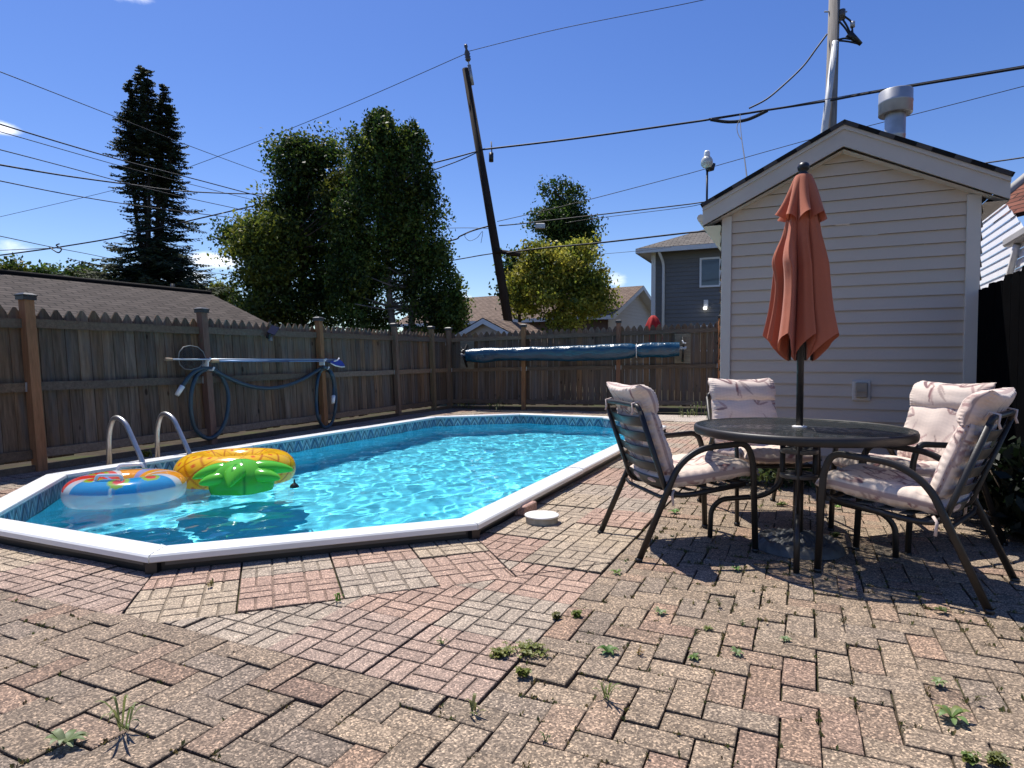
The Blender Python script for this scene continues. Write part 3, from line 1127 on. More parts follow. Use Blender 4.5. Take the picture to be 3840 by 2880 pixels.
def build_pineapple():
    c = Vector((-2.60, 5.93, WATER_Z))
    t = thing('pineapple_float', 'yellow pineapple swim ring with orange dots and green leafy crown, floating by ladder', 'pool float', c, R(17))
    RM, rx, rz = .315, .168, .170
    yel, lin, dot = (.95, .58, .02), (.62, .22, .012), (.80, .17, .015)
    nU, nV = 220, 80
    def col(u, v):
        th, ph = u * 2 * math.pi, v * 2 * math.pi
        a = th * 7 / math.pi; b = ph * 2.5 / math.pi
        f1 = abs((a + b) % 1 - .5); f2 = abs((a - b) % 1 - .5)
        wv = .045
        if .5 - f1 < wv or .5 - f2 < wv: return lin
        da = ((a + b) % 1 - .5, (a - b) % 1 - .5)
        cell = (math.floor(a + b) * 3 + math.floor(a - b) * 5) % 3
        if cell and da[0] ** 2 + da[1] ** 2 < .022: return dot
        return yel
    def fn(u, v):
        th, ph = u * 2 * math.pi, v * 2 * math.pi
        pk = 1 + .012 * math.cos(th * 24) * max(0, -math.cos(ph)) ** 3
        r = RM + rx * math.cos(ph) * pk
        z = rz * math.sin(ph) + .10
        z -= .006 * math.sin(th + .3)
        return Vector((r * math.cos(th) * 1.10, r * math.sin(th) * 1.0, z))
    mb = MB()
    mb.grid(fn, nU, nV, col, True, True, True)
    mb.build('ring', M['float_yellow'], t).cycles.is_caustics_receiver = True
    # crown: a domed pad with thick pointed leaves, lying on the water on the near side
    g0, g1 = (.17, .66, .07), (.04, .30, .02)
    mb = MB()
    cc = Vector((.10, -.52, .05))
    def dome(u, v):
        th = u * 2 * math.pi; ph = (v - .5) * math.pi
        wob = 1 + .07 * math.cos(5 * th + .6)
        return cc + Vector((.255 * math.cos(ph) * math.cos(th) * wob, .215 * math.cos(ph) * math.sin(th) * wob, .205 * math.sin(ph) + .02))
    def dcol(u, v):
        f = abs((u * 5 + .1) % 1 - .5)
        return g1 if (f > .478 and v > .25) else g0
    mb.grid(dome, 90, 30, dcol, True, True, False)
    mb.build('crown_pad', M['float_green'], t)
    leaves = [(178, .26, .12, .7), (-152, .22, .02, .4), (-100, .20, .12, .9), (-28, .24, .04, .4), (0, .30, .13, .5)]
    for (ad, ln, zz, cu) in leaves:
        a = R(ad)
        dv = Vector((math.cos(a), math.sin(a), 0)); sv = Vector((-dv.y, dv.x, 0))
        def leaf(u, v, dv=dv, sv=sv, ln=ln, zz=zz, cu=cu):
            s = v
            w = .085 * (1 - s) ** .62 * (1 + .25 * math.sin(s * 3.1)) + .004
            hgt = .075 * (1 - s) ** .55 + .004
            th = u * 2 * math.pi
            ctr = cc + dv * (.13 + s * ln) + Vector((0, 0, zz * .6 + .05 + .05 * s - cu * .14 * s * s))
            return ctr + sv * (w * math.cos(th)) + Vector((0, 0, hgt * math.sin(th)))
        mb = MB()
        mb.grid(leaf, 28, 16, lambda u, v: g1 if abs((u - .25) % 1 - .0) < .01 and v < .6 else g0, True, True, False)
        mb.build('leaf', M['float_green'], t)


build_pineapple()

M['float_clear'] = bpy.data.materials.new('float_clear_vinyl')


def make_clear():
    m = M['float_clear']; m.use_nodes = True
    nt = m.node_tree; N, L = nt.nodes, nt.links
    bs = N['Principled BSDF']
    at = N.new('ShaderNodeVertexColor'); at.layer_name = 'Col'
    L.new(at.outputs['Color'], bs.inputs['Base Color'])
    bs.inputs['Roughness'].default_value = .15
    bs.inputs['Specular IOR Level'].default_value = .6
    tr = N.new('ShaderNodeBsdfTransparent'); tr.inputs['Color'].default_value = (.93, .96, .97, 1)
    tl = N.new('ShaderNodeBsdfTranslucent'); L.new(at.outputs['Color'], tl.inputs['Color'])
    m0 = N.new('ShaderNodeMixShader'); m0.inputs[0].default_value = .35
    L.new(bs.outputs[0], m0.inputs[1]); L.new(tl.outputs[0], m0.inputs[2])
    # printed panels are opaque, bare vinyl lets light through: saturation of the print decides
    sp = N.new('ShaderNodeSeparateColor'); sp.mode = 'HSV'; L.new(at.outputs['Color'], sp.inputs[0])
    mr = N.new('ShaderNodeMapRange'); mr.inputs['From Min'].default_value = .1; mr.inputs['From Max'].default_value = .5
    mr.inputs['To Min'].default_value = .42; mr.inputs['To Max'].default_value = .15
    L.new(sp.outputs[1], mr.inputs['Value'])
    ms = N.new('ShaderNodeMixShader')
    L.new(mr.outputs[0], ms.inputs[0]); L.new(m0.outputs[0], ms.inputs[1]); L.new(tr.outputs[0], ms.inputs[2])
    L.new(ms.outputs[0], N['Material Output'].inputs['Surface'])


make_clear()


def build_swim_ring():
    c = Vector((-3.15, 5.13, WATER_Z))
    t = thing('swim_ring', 'clear swim ring printed with red, blue and orange petals and two handles', 'pool float', c, R(14))
    RM, rx, rz = .25, .165, .125
    red, blue, org, grn, lil, clr = (.78, .045, .02), (.015, .30, .62), (.90, .34, .02), (.30, .50, .03), (.30, .33, .62), (.86, .89, .90)
    def col(u, v):
        th = (u * 360 + 360) % 360
        ph = v * 2 * math.pi
        up = math.sin(ph)
        if up < .22 and math.cos(ph) > -.3: return clr
        radial = RM + rx * math.cos(ph)
        # big petals round the ring; small flower motif at the near side and on the inner wall
        x, y = radial * math.cos(R(th)), radial * math.sin(R(th))
        for fx, fy, fr in ((.04, -.29, .9), (-.15, -.19, .8), (.21, -.17, .8), (-.22, .10, .8), (.05, .32, .7)):
            dx, dy = x - fx, y - fy
            rr = math.hypot(dx * 1.15, dy * .8) / (.085 * fr)
            if rr < .58: return red
            if rr < 1.0: return grn
        seg = [(0, 22, org), (22, 30, clr), (30, 58, org), (58, 80, lil), (80, 118, org), (118, 128, clr), (128, 165, red), (165, 178, lil), (178, 214, red), (214, 228, clr), (228, 340, blue), (340, 352, clr), (352, 360, org)]
        for a, b, cc in seg:
            if a <= th < b:
                if cc in (blue,) and abs((th - 272) ) < 1.6 : return clr
                return cc
        return clr
    def fn(u, v):
        th, ph = u * 2 * math.pi, v * 2 * math.pi
        cx = math.copysign(abs(math.cos(ph)) ** .85, math.cos(ph)); sx = math.copysign(abs(math.sin(ph)) ** .85, math.sin(ph))
        pk = 1 + .010 * math.cos(th * 20) * (1 if math.cos(ph) < -.2 else .2)
        return Vector(((RM + rx * cx * pk) * math.cos(th) * 1.06, (RM + rx * cx * pk) * math.sin(th), rz * sx + .075))
    mb = MB()
    mb.grid(fn, 180, 72, col, True, True, True)
    mb.build('ring', M['float_clear'], t).cycles.is_caustics_receiver = True
    # transparent grab handles
    hm = mat('handle_clear_vinyl', (.75, .80, .86), .12, var=0, spec=.8, trans=.3)
    for a in (100, 262):
        d = Vector((math.cos(R(a)), math.sin(R(a)), 0)); s = Vector((-d.y, d.x, 0))
        o = d * .265 + Vector((0, 0, .195))
        mb = MB()
        mb.tube(arc_path([o - s * .10, o - s * .085 + Vector((0, 0, .045)), o + s * .085 + Vector((0, 0, .045)), o + s * .10], .03), .012, 10)
        mb.box(o + Vector((0, 0, .0)), (.22, .045, .008), Matrix.Rotation(math.atan2(s.y, s.x), 3, 'Z'), bev=.003)
        mb.build('handle', hm, t)


build_swim_ring()


def build_thermometer():
    p = on_level(1104, 1826, WATER_Z)
    t = thing('floating_thermometer', 'small black floating pool thermometer beside the green pineapple crown', 'thermometer', p)
    mb = MB()
    mb.lathe([(0, -.03), (.034, -.02), (.040, 0), (.034, .018), (.018, .032), (.009, .04)], 20)
    mb.build('float_body', M['black_plastic'], t)
    mb = MB()
    mb.lathe([(.008, .038), (.007, .06), (.004, .07), (0, .071)], 10)
    mb.build('stem', M['black_plastic'], t)


build_thermometer()


def build_skimmer():
    p = on_level(2032, 1925, .06)
    t = thing('skimmer_lid', 'round white skimmer lid on its low collar beside the pool coping', 'skimmer lid', (p.x, p.y, 0))
    M['old_plastic'] = mat('old_white_plastic', (.72, .70, .66), .5, var=.06, vscale=10, tint=(.30, .26, .18), tscale=16, tamt=.5)
    mb = MB()
    mb.lathe([(.10, -.02), (.105, .0), (.105, .040), (.10, .043)], 40, rad=lambda r, z, a: r * (1 + .01 * math.sin(9 * a)))
    mb.build('collar', mat('old_collar', (.42, .36, .26), .8, var=.25, vscale=18, tint=(.16, .12, .08), tscale=12, tamt=.7), t)
    mb = MB()
    mb.lathe([(.104, .042), (.113, .044), (.114, .052), (.108, .055), (.06, .0555), (.014, .0555), (.010, .050), (0, .050)], 48)
    mb.build('lid', M['old_plastic'], t)
    q = on_level(1965, 1905, .03)
    b = MB()
    b.box((0, 0, .03), (.20, .11, .07), Matrix.Rotation(R(63), 3, 'Z'), col=(.46, .29, .23), bev=.008)
    o = b.build('brick', M['slab'], None, (q.x, q.y, 0))
    tag(o, 'loose pink brick wedged between the skimmer lid and the coping', 'brick')


build_skimmer()


# ================================================================== fences
M['post_wood'] = mat('post_wood', attr=True, rough=.8, var=.22, vscale=4, stretch=(6, 6, .6), fine=.18, fscale=14, bump=.2, bscale=30, spec=.2)
M['cap'] = mat('post_cap_black', (.02, .02, .021), .45, var=.15)


def wood_tone(rnd, warm=.5):
    a, b, c = (.108, .074, .047), (.092, .074, .058), (.13, .080, .044)
    w = rnd.random()
    base = lerp3(a, b, rnd.random()) if w > warm * .45 else lerp3(a, c, rnd.random())
    g = rnd.uniform(.62, 1.18)
    return tuple(x * g for x in base)


def fence_run(name, label, P0, P1, top0, top1, posts, lean=0.0, leans=None, near=-1, base0=0.0, base1=0.0, boards=True, seed=1, rails=True, post_cols=None):
    """P0->P1 on plan; the yard is on the side 'near' (left of the run = +1). posts: distances along the run"""
    rnd = random.Random(seed)
    A, B = Vector((*P0, 0)), Vector((*P1, 0))
    D = (B - A).normalized(); L = (B - A).length
    Nn = Vector((-D.y, D.x, 0)) * near       # towards the yard
    t = thing(name, label, 'fence', A)
    def lean_at(s):
        if leans is None: return lean
        return float(np.interp(s, [x[0] for x in leans], [x[1] for x in leans]))
    def pt(s, off, z):
        zb = base0 + (base1 - base0) * s / L
        return D * s + Nn * (off - lean_at(s) * z) + Vector((0, 0, z + zb))
    tops = lambda s: top0 + (top1 - top0) * s / L
    bounds = list(posts)
    # pickets per bay
    for bi in range(len(bounds) - 1):
        s0, s1 = bounds[bi], bounds[bi + 1]
        n = max(1, round((s1 - s0) / .132))
        w = (s1 - s0) / n
        mb = MB()
        for k in range(n):
            a, b = s0 + k * w + .004, s0 + (k + 1) * w - .004
            col = wood_tone(rnd)
            h = tops((a + b) / 2) + rnd.uniform(-.012, .012)
            zb = .10 + rnd.uniform(-.01, .01)
            of = -.062 + rnd.uniform(-.004, .004)
            m = (a + b) / 2
            prof = [(a, zb), (b, zb), (b, h - .075), (b - w * .10, h - .055), (m + w * .10, h), (m - w * .10, h), (a + w * .10, h - .055), (a, h - .075)]
            fr = [pt(x, of, z) for x, z in prof]; bk = [pt(x, of - .018, z) for x, z in prof]
            q = len(prof)
            fs = [list(range(q)), [q + i for i in range(q)][::-1]] + [(i, q + i, q + (i + 1) % q, (i + 1) % q) for i in range(q)]
            ct = tuple(x * 1.0 for x in col)
            mb.add(fr + bk, fs if near < 0 else [f[::-1] for f in fs], [ct] * (2 * q))
        mb.build('picket_panel', M['wood'], t)
        # three rails
        if rails:
            for zr, hh in ((tops(s0) - .155, .088), (tops(s0) * .5 + .02, .085), (.165, .085)):
                rz1 = zr + (tops(s1) - tops(s0)) * (zr / tops(s0))
                mb = MB()
                ns = 6
                c = wood_tone(rnd, .1); c = tuple(x * 1.75 for x in c)
                a, b = s0 + .048, s1 - .048
                rows = []
                for k in range(ns + 1):
                    s = a + (b - a) * k / ns
                    zc = zr + (rz1 - zr) * k / ns + .004 * math.sin(k * 1.9 + bi)
                    rows.append([pt(s, -.040, zc - hh / 2), pt(s, -.004, zc - hh / 2), pt(s, -.004, zc + hh / 2), pt(s, -.040, zc + hh / 2)])
                vs = [v for r in rows for v in r]
                fs = []
                for k in range(ns):
                    for e in range(4):
                        f_ = (k * 4 + e, k * 4 + (e + 1) % 4, (k + 1) * 4 + (e + 1) % 4, (k + 1) * 4 + e)
                        fs.append(f_)
                fs += [(0, 3, 2, 1), (ns * 4, ns * 4 + 1, ns * 4 + 2, ns * 4 + 3)]
                mb.add(vs, fs, c)
                mb.build('rail', M['rail_wood'], t)
                # metal hanger at each end of the middle rail
                if zr > .3 and zr < 1.1:
                    for s in (a + .008, b - .008):
                        mb = MB(); mb.box(pt(s, -.001, zr if s < (a + b) / 2 else rz1), (.016, .004, .09), Matrix.Rotation(math.atan2(D.y, D.x), 3, 'Z'))
                        mb.build('rail_hanger', M['galv'], t)
        if boards:
            mb = MB()
            a, b = s0 + .045, s1 - .045
            c = tuple(x * 1.1 for x in wood_tone(rnd, .2))
            for (z0, z1, of) in ((-.03, .06, .015),):
                v = [pt(a, of - .04, z0), pt(b, of - .04, z0), pt(b, of, z0), pt(a, of, z0), pt(a, of - .04, z1), pt(b, of - .04, z1), pt(b, of, z1), pt(a, of, z1)]
                mb.add(v, [(0, 3, 2, 1), (4, 5, 6, 7), (0, 1, 5, 4), (1, 2, 6, 5), (2, 3, 7, 6), (3, 0, 4, 7)], c)
            mb.build('ground_board', M['rail_wood'], t)
    for pi, s in enumerate(posts):
        h = tops(s) + .085
        w = .045
        mb = MB()
        c = (.26, .175, .115) if post_cols is None else post_cols[pi % len(post_cols)]
        c = tuple(x * rnd.uniform(.8, 1.05) for x in c)
        vs = []
        for z in (-.03, h):
            for (x, y) in ((-w, -.035), (w, -.035), (w, .055), (-w, .055)):
                p = pt(s, y, z); vs.append(p + D * x)
        mb.add(vs, [(0, 3, 2, 1), (4, 5, 6, 7), (0, 1, 5, 4), (1, 2, 6, 5), (2, 3, 7, 6), (3, 0, 4, 7)], c)
        po = mb.build('post', M['post_wood'], t)
        mb = MB()
        cw = w + .016
        o = pt(s, .01, h)
        vs = []
        for z, q in ((-.018, cw), (.018, cw), (.022, cw + .006), (.032, cw + .006), (.05, cw * .55)):
            for (x, y) in ((-q, -q), (q, -q), (q, q), (-q, q)):
                vs.append(o + D * x + Nn * y + Vector((0, 0, z)))
        fs = [(0, 3, 2, 1), (16, 17, 18, 19)]
        for k in range(4):
            for e in range(4):
                fs.append((k * 4 + e, k * 4 + (e + 1) % 4, k * 4 + 4 + (e + 1) % 4, k * 4 + 4 + e))
        mb.add(vs, fs)
        mb.build('post_cap', M['cap'], po)
    return t, pt, D, Nn


LF0, LF1 = (-5.83, 2.77), (-1.406, 14.336)
_Lf = math.hypot(LF1[0] - LF0[0], LF1[1] - LF0[1])
_s1 = math.hypot(-4.567 - LF0[0], 6.075 - LF0[1])
LPOSTS = [_s1 - 2.2, _s1, _s1 + 2.08, _s1 + 4.33, _s1 + 6.60, _s1 + 8.06, _Lf]
LPOSTS = [max(0, LPOSTS[0])] + LPOSTS[1:]
LF, lf_pt, LFD, LFN = fence_run('picket_fence', 'long weathered wooden picket fence behind the ladder, leaning outward, hung with hose and poles', LF0, LF1, 1.535, 1.70, LPOSTS, near=-1,
    leans=[(0, .085), (_s1, .085), (_s1 + 2.08, .085), (_s1 + 4.33, .055), (_s1 + 6.6, .05), (_Lf, .03)], seed=4,
    post_cols=[(.29, .145, .068), (.29, .145, .068), (.20, .125, .075), (.26, .14, .07), (.19, .12, .075), (.19, .12, .075), (.19, .12, .075)])
BF0, BF1 = (-1.44, 14.33), (4.62, 13.02)
_Lb = math.hypot(BF1[0] - BF0[0], BF1[1] - BF0[1])
BF, bf_pt, BFD, BFN = fence_run('picket_fence', 'wooden picket fence across the far end of the yard, behind the rolled cover', BF0, BF1, 1.70, 1.86, [.02, 1.74, 3.80, _Lb - .32], near=-1, seed=8, base1=.03,
    post_cols=[(.19, .12, .075), (.27, .15, .08), (.25, .145, .08), (.42, .20, .075)])


# ------------------------------------------------------------------ hose, poles and hooks on the long fence
M['hose'] = mat('vacuum_hose_blue', (.030, .060, .080), .45, var=.1, bump=.25, bscale=120)
M['alu'] = mat('aluminium_pole', (.50, .54, .58), .35, var=.05, metal=.5)
M['white_plastic'] = mat('white_plastic', (.78, .78, .76), .4, var=.05)
M['blue_plastic'] = mat('blue_plastic', (.02, .05, .33), .35, var=.1)


def on_fence(px, py, off):
    """the point where the sight line of a photo pixel meets the plane 'off' metres in front of the long fence"""
    A = Vector((*LF0, 0)); n = LFN.copy()
    # the plane leans: n . (p - A - n*off + n*lean*z) = 0 with lean about .07
    lean = .075
    d = _ray(px, py); C = Vector((0, 0, CAM_H))
    m = n + Vector((0, 0, lean))
    t = (m.dot(A + n * off) - m.dot(C)) / m.dot(d)
    return C + d * t


def build_hose():
    Z = lambda x, y: (600 + x * 720 / 1270, 1280 + y * 720 / 1270)
    pts = [(140, 310), (180, 250), (225, 205), (270, 182), (325, 180), (375, 200), (420, 255), (448, 330), (452, 420), (435, 520), (395, 600), (340, 640), (285, 630), (235, 580), (210, 500), (203, 400), (215, 300), (245, 225), (290, 192),
           (330, 186), (380, 205), (430, 232), (520, 272), (620, 302), (720, 311), (830, 295), (930, 258), (1020, 208), (1065, 178), (1090, 174), (1120, 190), (1148, 240), (1162, 330), (1160, 440), (1140, 530), (1100, 570), (1068, 550), (1042, 490), (1033, 400), (1038, 290), (1055, 210), (1085, 180), (1110, 186), (1135, 225), (1150, 290), (1147, 372)]
    t = thing('vacuum_hose', 'coiled blue pool vacuum hose draped in loops over two fence hooks', 'hose', on_fence(*Z(325, 180), .08))
    base = t.location
    P = []
    for i, (x, y) in enumerate(pts):
        off = .075 + .03 * math.sin(i * .9) + (.05 if 28 <= i <= 45 and i % 2 else 0)
        P.append(on_fence(*Z(x, y), off) - base)
    # smooth
    Q = []
    for i in range(len(P) - 1):
        p0, p1, p2, p3 = P[max(i - 1, 0)], P[i], P[i + 1], P[min(i + 2, len(P) - 1)]
        for k in range(8):
            u = k / 8
            Q.append(.5 * ((2 * p1) + (p2 - p0) * u + (2 * p0 - 5 * p1 + 4 * p2 - p3) * u * u + (3 * p1 - p0 - 3 * p2 + p3) * u ** 3))
    Q.append(P[-1])
    mb = MB(); rr = [.0245 + .0018 * (i % 2) for i in range(len(Q))]
    mb.tube(Q, rr, 10); mb.build('hose_body', M['hose'], t)
    for a, b in ((Q[0], Q[3]), (Q[-1], Q[-4])):
        d = (a - b).normalized()
        mb = MB(); mb.tube([a - d * .03, a + d * .03, a + d * .10], [.031, .030, .026], 12); mb.build('hose_cuff', M['white_plastic'], t)


build_hose()


def build_poles():
    Z = lambda x, y: (600 + x * 720 / 1270, 1280 + y * 720 / 1270)
    # skimmer net on its pole
    a, b = on_fence(*Z(32, 119), .13), on_fence(*Z(1160, 120), .11)
    t = thing('leaf_net', 'leaf skimmer net with flat mesh head on a long pale pole', 'pool net', a)
    mb = MB(); mb.tube([Vector((0, 0, 0)), (b - a) * .5, b - a], .0105, 10); mb.build('pole', M['alu'], t)
    d = (b - a).normalized()
    mb = MB(); mb.tube([-d * .0, d * .06, d * .10], [.018, .018, .015], 10); mb.build('grip', mat('tan_grip', (.38, .27, .17), .6), t)
    hoop = [(305, 118), (285, 70), (250, 38), (200, 28), (155, 38), (128, 70), (122, 110), (132, 155), (165, 184), (210, 187), (260, 172), (295, 140)]
    H = [on_fence(*Z(x, y), .10) - a for x, y in hoop]
    mb = MB(); mb.tube(H, .0065, 8, closed=True); mb.build('hoop', mat('hoop_plastic', (.16, .16, .15), .5), t)
    c = sum(H, Vector()) / len(H)
    mb = MB(); mb.add([c] + H, [(0, 1 + i, 1 + (i + 1) % len(H)) for i in range(len(H))])
    m = bpy.data.materials.new('net_mesh'); m.use_nodes = True
    nt = m.node_tree; N, L = nt.nodes, nt.links
    bs = N['Principled BSDF']; bs.inputs['Base Color'].default_value = (.02, .022, .025, 1); bs.inputs['Roughness'].default_value = .8
    tr = N.new('ShaderNodeBsdfTransparent'); ms = N.new('ShaderNodeMixShader'); ms.inputs[0].default_value = .45
    L.new(bs.outputs[0], ms.inputs[1]); L.new(tr.outputs[0], ms.inputs[2]); L.new(ms.outputs[0], N['Material Output'].inputs['Surface'])
    mb.build('net', m, t)
    # brush on a second pole just below
    a, b = on_fence(*Z(345, 131), .15), on_fence(*Z(1170, 131), .12)
    t = thing('pool_brush', 'blue and silver telescopic pole ending in a blue wall brush', 'pool brush', a)
    mb = MB(); mb.tube([Vector((0, 0, 0)), (b - a) * .55], .0125, 10); mb.tube([(b - a) * .55, (b - a)], .0105, 10)
    mb.build('pole', mat('blue_pole', (.16, .25, .42), .35, metal=.4), t)
    mb = MB(); mb.tube([d * -.02, d * .10], .02, 10); mb.build('grip', mat('tan_grip_foam', (.36, .25, .14), .7), t)
    pts = [(1125, 138), (1150, 126), (1188, 122), (1205, 133), (1219, 152), (1222, 164), (1195, 164), (1160, 156)]
    hd = [on_fence(*Z(x, y), .14) - a for x, y in pts]
    bk = [p - LFN * .05 for p in hd]
    n = len(hd)
    mb = MB(); mb.add(hd + bk, [list(range(n)), [n + i for i in range(n)][::-1]] + [(i, n + i, n + (i + 1) % n, (i + 1) % n) for i in range(n)])
    mb.build('brush_head', M['blue_plastic'], t)
    mb = MB(); e = [on_fence(*Z(x, y), .125) - a for x, y in ((1128, 143), (1160, 161), (1200, 169), (1220, 168))]
    mb.tube(e, .012, 8); mb.build('bristles', M['white_plastic'], t)
    mb = MB(); e = [on_fence(*Z(x, y), .155) - a for x, y in ((1152, 131), (1172, 125), (1184, 112))]
    mb.tube(e, .013, 8); mb.build('clip', M['white_plastic'], t)
    for i, (x, y, lab) in enumerate(((300, 130, 'white plastic hook carrying both poles on the post behind the net'), (1071, 130, 'white plastic hook carrying both poles near the blue brush head'),
                                     (325, 190, 'white plastic hook holding the bigger loop of hose'), (1090, 183, 'white plastic hook holding the smaller loop of hose'))):
        o = on_fence(*Z(x, y), .09)
        k = thing('hook', lab, 'hook', o, group='white hooks screwed to the fence posts')
        mb = MB()
        if i < 2:
            mb.box((0, 0, -.02), (.02, .10, .10), Matrix.Rotation(math.atan2(LFD.y, LFD.x) , 3, 'Z'), bev=.004)
        mb.tube([Vector((0, 0, 0)) - LFN * .04, Vector((0, 0, 0)) + LFN * .06, LFN * .085 + Vector((0, 0, .035))], .012, 8)
        mb.build('hook_body', M['white_plastic'], k)


build_poles()


def build_solar_light():
    o = on_fence(1012, 1258, .07)
    t = thing('solar_light', 'small black solar light tilted on the top fence rail', 'solar light', o)
    rz = Matrix.Rotation(math.atan2(LFD.y, LFD.x) + .2, 3, 'Z')
    mb = MB(); mb.box((0, 0, 0), (.10, .07, .10), rz @ Matrix.Rotation(.35, 3, 'X'), bev=.012); mb.build('lamp_body', M['black_plastic'], t)
    mb = MB(); mb.box((.05, 0.0, .075), (.17, .11, .014), rz @ Matrix.Rotation(-.7, 3, 'Y') @ Matrix.Rotation(.5, 3, 'X')); mb.build('solar_panel', mat('solar_panel', (.02, .02, .035), .15, var=0), t)
    mb = MB(); mb.tube([Vector((0, 0, 0)), Vector((.01, 0, -.08))], .03, 10); mb.build('lens', mat('lens_grey', (.15, .15, .17), .2), t)


build_solar_light()


# ------------------------------------------------------------------ solar cover rolled up on the far fence
def build_reel():
    def bf(px, py, off):
        A = Vector((*BF0, 0)); d = _ray(px, py); C = Vector((0, 0, CAM_H))
        t = (BFN.dot(A + BFN * off) - BFN.dot(C)) / BFN.dot(d)
        return C + d * t
    Z6 = lambda x, y: (1280 + x * .5787, 960 + y * .5787)
    a, b = bf(*Z6(810, 640), .30), bf(*Z6(2190, 598), .30)
    t = thing('solar_cover_reel', 'blue solar pool cover rolled on its reel along the far fence', 'pool cover', a)
    D = (b - a); L = D.length; D.normalize()
    up = Vector((0, 0, 1)); nn = D.cross(up).normalized()
    if nn.dot(BFN) < 0: nn = -nn
    cov = bpy.data.materials.new('solar_cover_film'); cov.use_nodes = True
    bs = cov.node_tree.nodes['Principled BSDF']
    bs.inputs['Base Color'].default_value = (.004, .052, .100, 1); bs.inputs['Roughness'].default_value = .27; bs.inputs['Specular IOR Level'].default_value = .7
    N, LK = cov.node_tree.nodes, cov.node_tree.links
    tc = N.new('ShaderNodeTexCoord'); nz = N.new('ShaderNodeTexNoise'); nz.inputs['Scale'].default_value = 11; nz.inputs['Detail'].default_value = 6
    LK.new(tc.outputs['Object'], nz.inputs['Vector']); bp = N.new('ShaderNodeBump'); bp.inputs['Strength'].default_value = .6; bp.inputs['Distance'].default_value = .03
    LK.new(nz.outputs['Fac'], bp.inputs['Height']); LK.new(bp.outputs[0], bs.inputs['Normal'])
    rn = np.random.default_rng(3)
    ph = rn.uniform(0, 6, 8)
    def fn(u, v):
        s = u * L; th = v * 2 * math.pi
        r = .128 + .006 * math.sin(s * 2.1 + ph[0]) + .004 * math.sin(s * 7 + th * 2 + ph[1]) + .003 * math.sin(s * 13 - th * 3 + ph[2])
        pinch = 1.0
        for sp in (L * .81,):
            pinch -= .22 * math.exp(-((s - sp) / .06) ** 2)
        r *= pinch
        sag = max(0, -math.sin(th)) ** 2 * (.055 + .03 * math.sin(s * 1.7 + ph[3]) + .025 * math.exp(-((s - L * .09) / .2) ** 2) + .03 * math.exp(-((s - L * .95) / .25) ** 2)) * (pinch)
        if u < .03: r *= .82 + u * 6
        return D * s + nn * (r * math.cos(th)) + up * (r * math.sin(th) - sag)
    mb = MB(); mb.grid(fn, 150, 30, None, True, False, True)
    mb.build('cover_roll', cov, t)
    mb = MB(); mb.tube([-D * .12, D * (L + .14)], .035, 12); mb.build('tube', M['alu'], t)
    mb = MB()
    P = [D * (L * .81) + nn * (.115 * math.cos(th)) + up * (.115 * math.sin(th) - (.05 if math.sin(th) < 0 else 0) * abs(math.sin(th))) for th in np.linspace(0, 2 * math.pi, 20, endpoint=False)]
    mb.tube(P, .008, 6, closed=True); mb.build('strap', M['white_plastic'], t)
    # brackets: dark strut on a board at each end
    for k, s in enumerate((-.06, L + .08)):
        o = D * s
        mb = MB(); mb.box(o - nn * .285 + up * .0 , (.32, .03, .62), Matrix.Rotation(math.atan2(D.y, D.x), 3, 'Z'), col=(.20, .17, .12)); mb.build('backing_board', M['rail_wood'], t)
        mb = MB(); mb.tube([o - nn * .26 + up * .22, o + nn * .02 + up * .03, o + nn * .08 + up * .10], .03, 6, flat=(.035, .02)); mb.tube([o - nn * .26 - up * .26, o + nn * .02 - up * .02], .03, 6, flat=(.035, .02))
        mb.build('bracket', M['black_plastic'], t)
        mb = MB(); mb.tube([o + nn * .09 + up * .16 - D * .03, o + nn * .09 + up * .10, o + nn * .09 + up * .10 + D * .05], .012, 6); mb.build('crank', M['white_plastic'] if k else M['black_plastic'], t)


build_reel()


# ================================================================== patio table, parasol, chairs
TC = Vector((1.624, 3.56, 0))
TOPZ, TR = .685, .572


def glass_top_mat():
    """pebbled smoked glass"""
    m = bpy.data.materials.new('pebbled_glass'); m.use_nodes = True
    nt = m.node_tree; N, L = nt.nodes, nt.links
    bs = N['Principled BSDF']
    bs.inputs['Base Color'].default_value = (.040, .047, .045, 1); bs.inputs['Roughness'].default_value = .22; bs.inputs['Specular IOR Level'].default_value = .7
    tc = N.new('ShaderNodeTexCoord')
    vo = N.new('ShaderNodeTexVoronoi'); vo.inputs['Scale'].default_value = 42; vo.feature = 'SMOOTH_F1'
    L.new(tc.outputs['Object'], vo.inputs['Vector'])
    bp = N.new('ShaderNodeBump'); bp.inputs['Strength'].default_value = .5; bp.inputs['Distance'].default_value = .006
    L.new(vo.outputs['Distance'], bp.inputs['Height']); L.new(bp.outputs[0], bs.inputs['Normal'])
    tr = N.new('ShaderNodeBsdfTransparent')
    rp = N.new('ShaderNodeValToRGB'); rp.color_ramp.elements[0].position = .18; rp.color_ramp.elements[0].color = (1, 1, .98, 1)
    rp.color_ramp.elements[1].position = .55; rp.color_ramp.elements[1].color = (.06, .07, .07, 1)
    L.new(vo.outputs['Distance'], rp.inputs[0]); L.new(rp.outputs[0], tr.inputs['Color'])
    ms = N.new('ShaderNodeMixShader'); ms.inputs[0].default_value = .46
    L.new(bs.outputs[0], ms.inputs[1]); L.new(tr.outputs[0], ms.inputs[2])
    L.new(ms.outputs[0], N['Material Output'].inputs['Surface'])
    return m


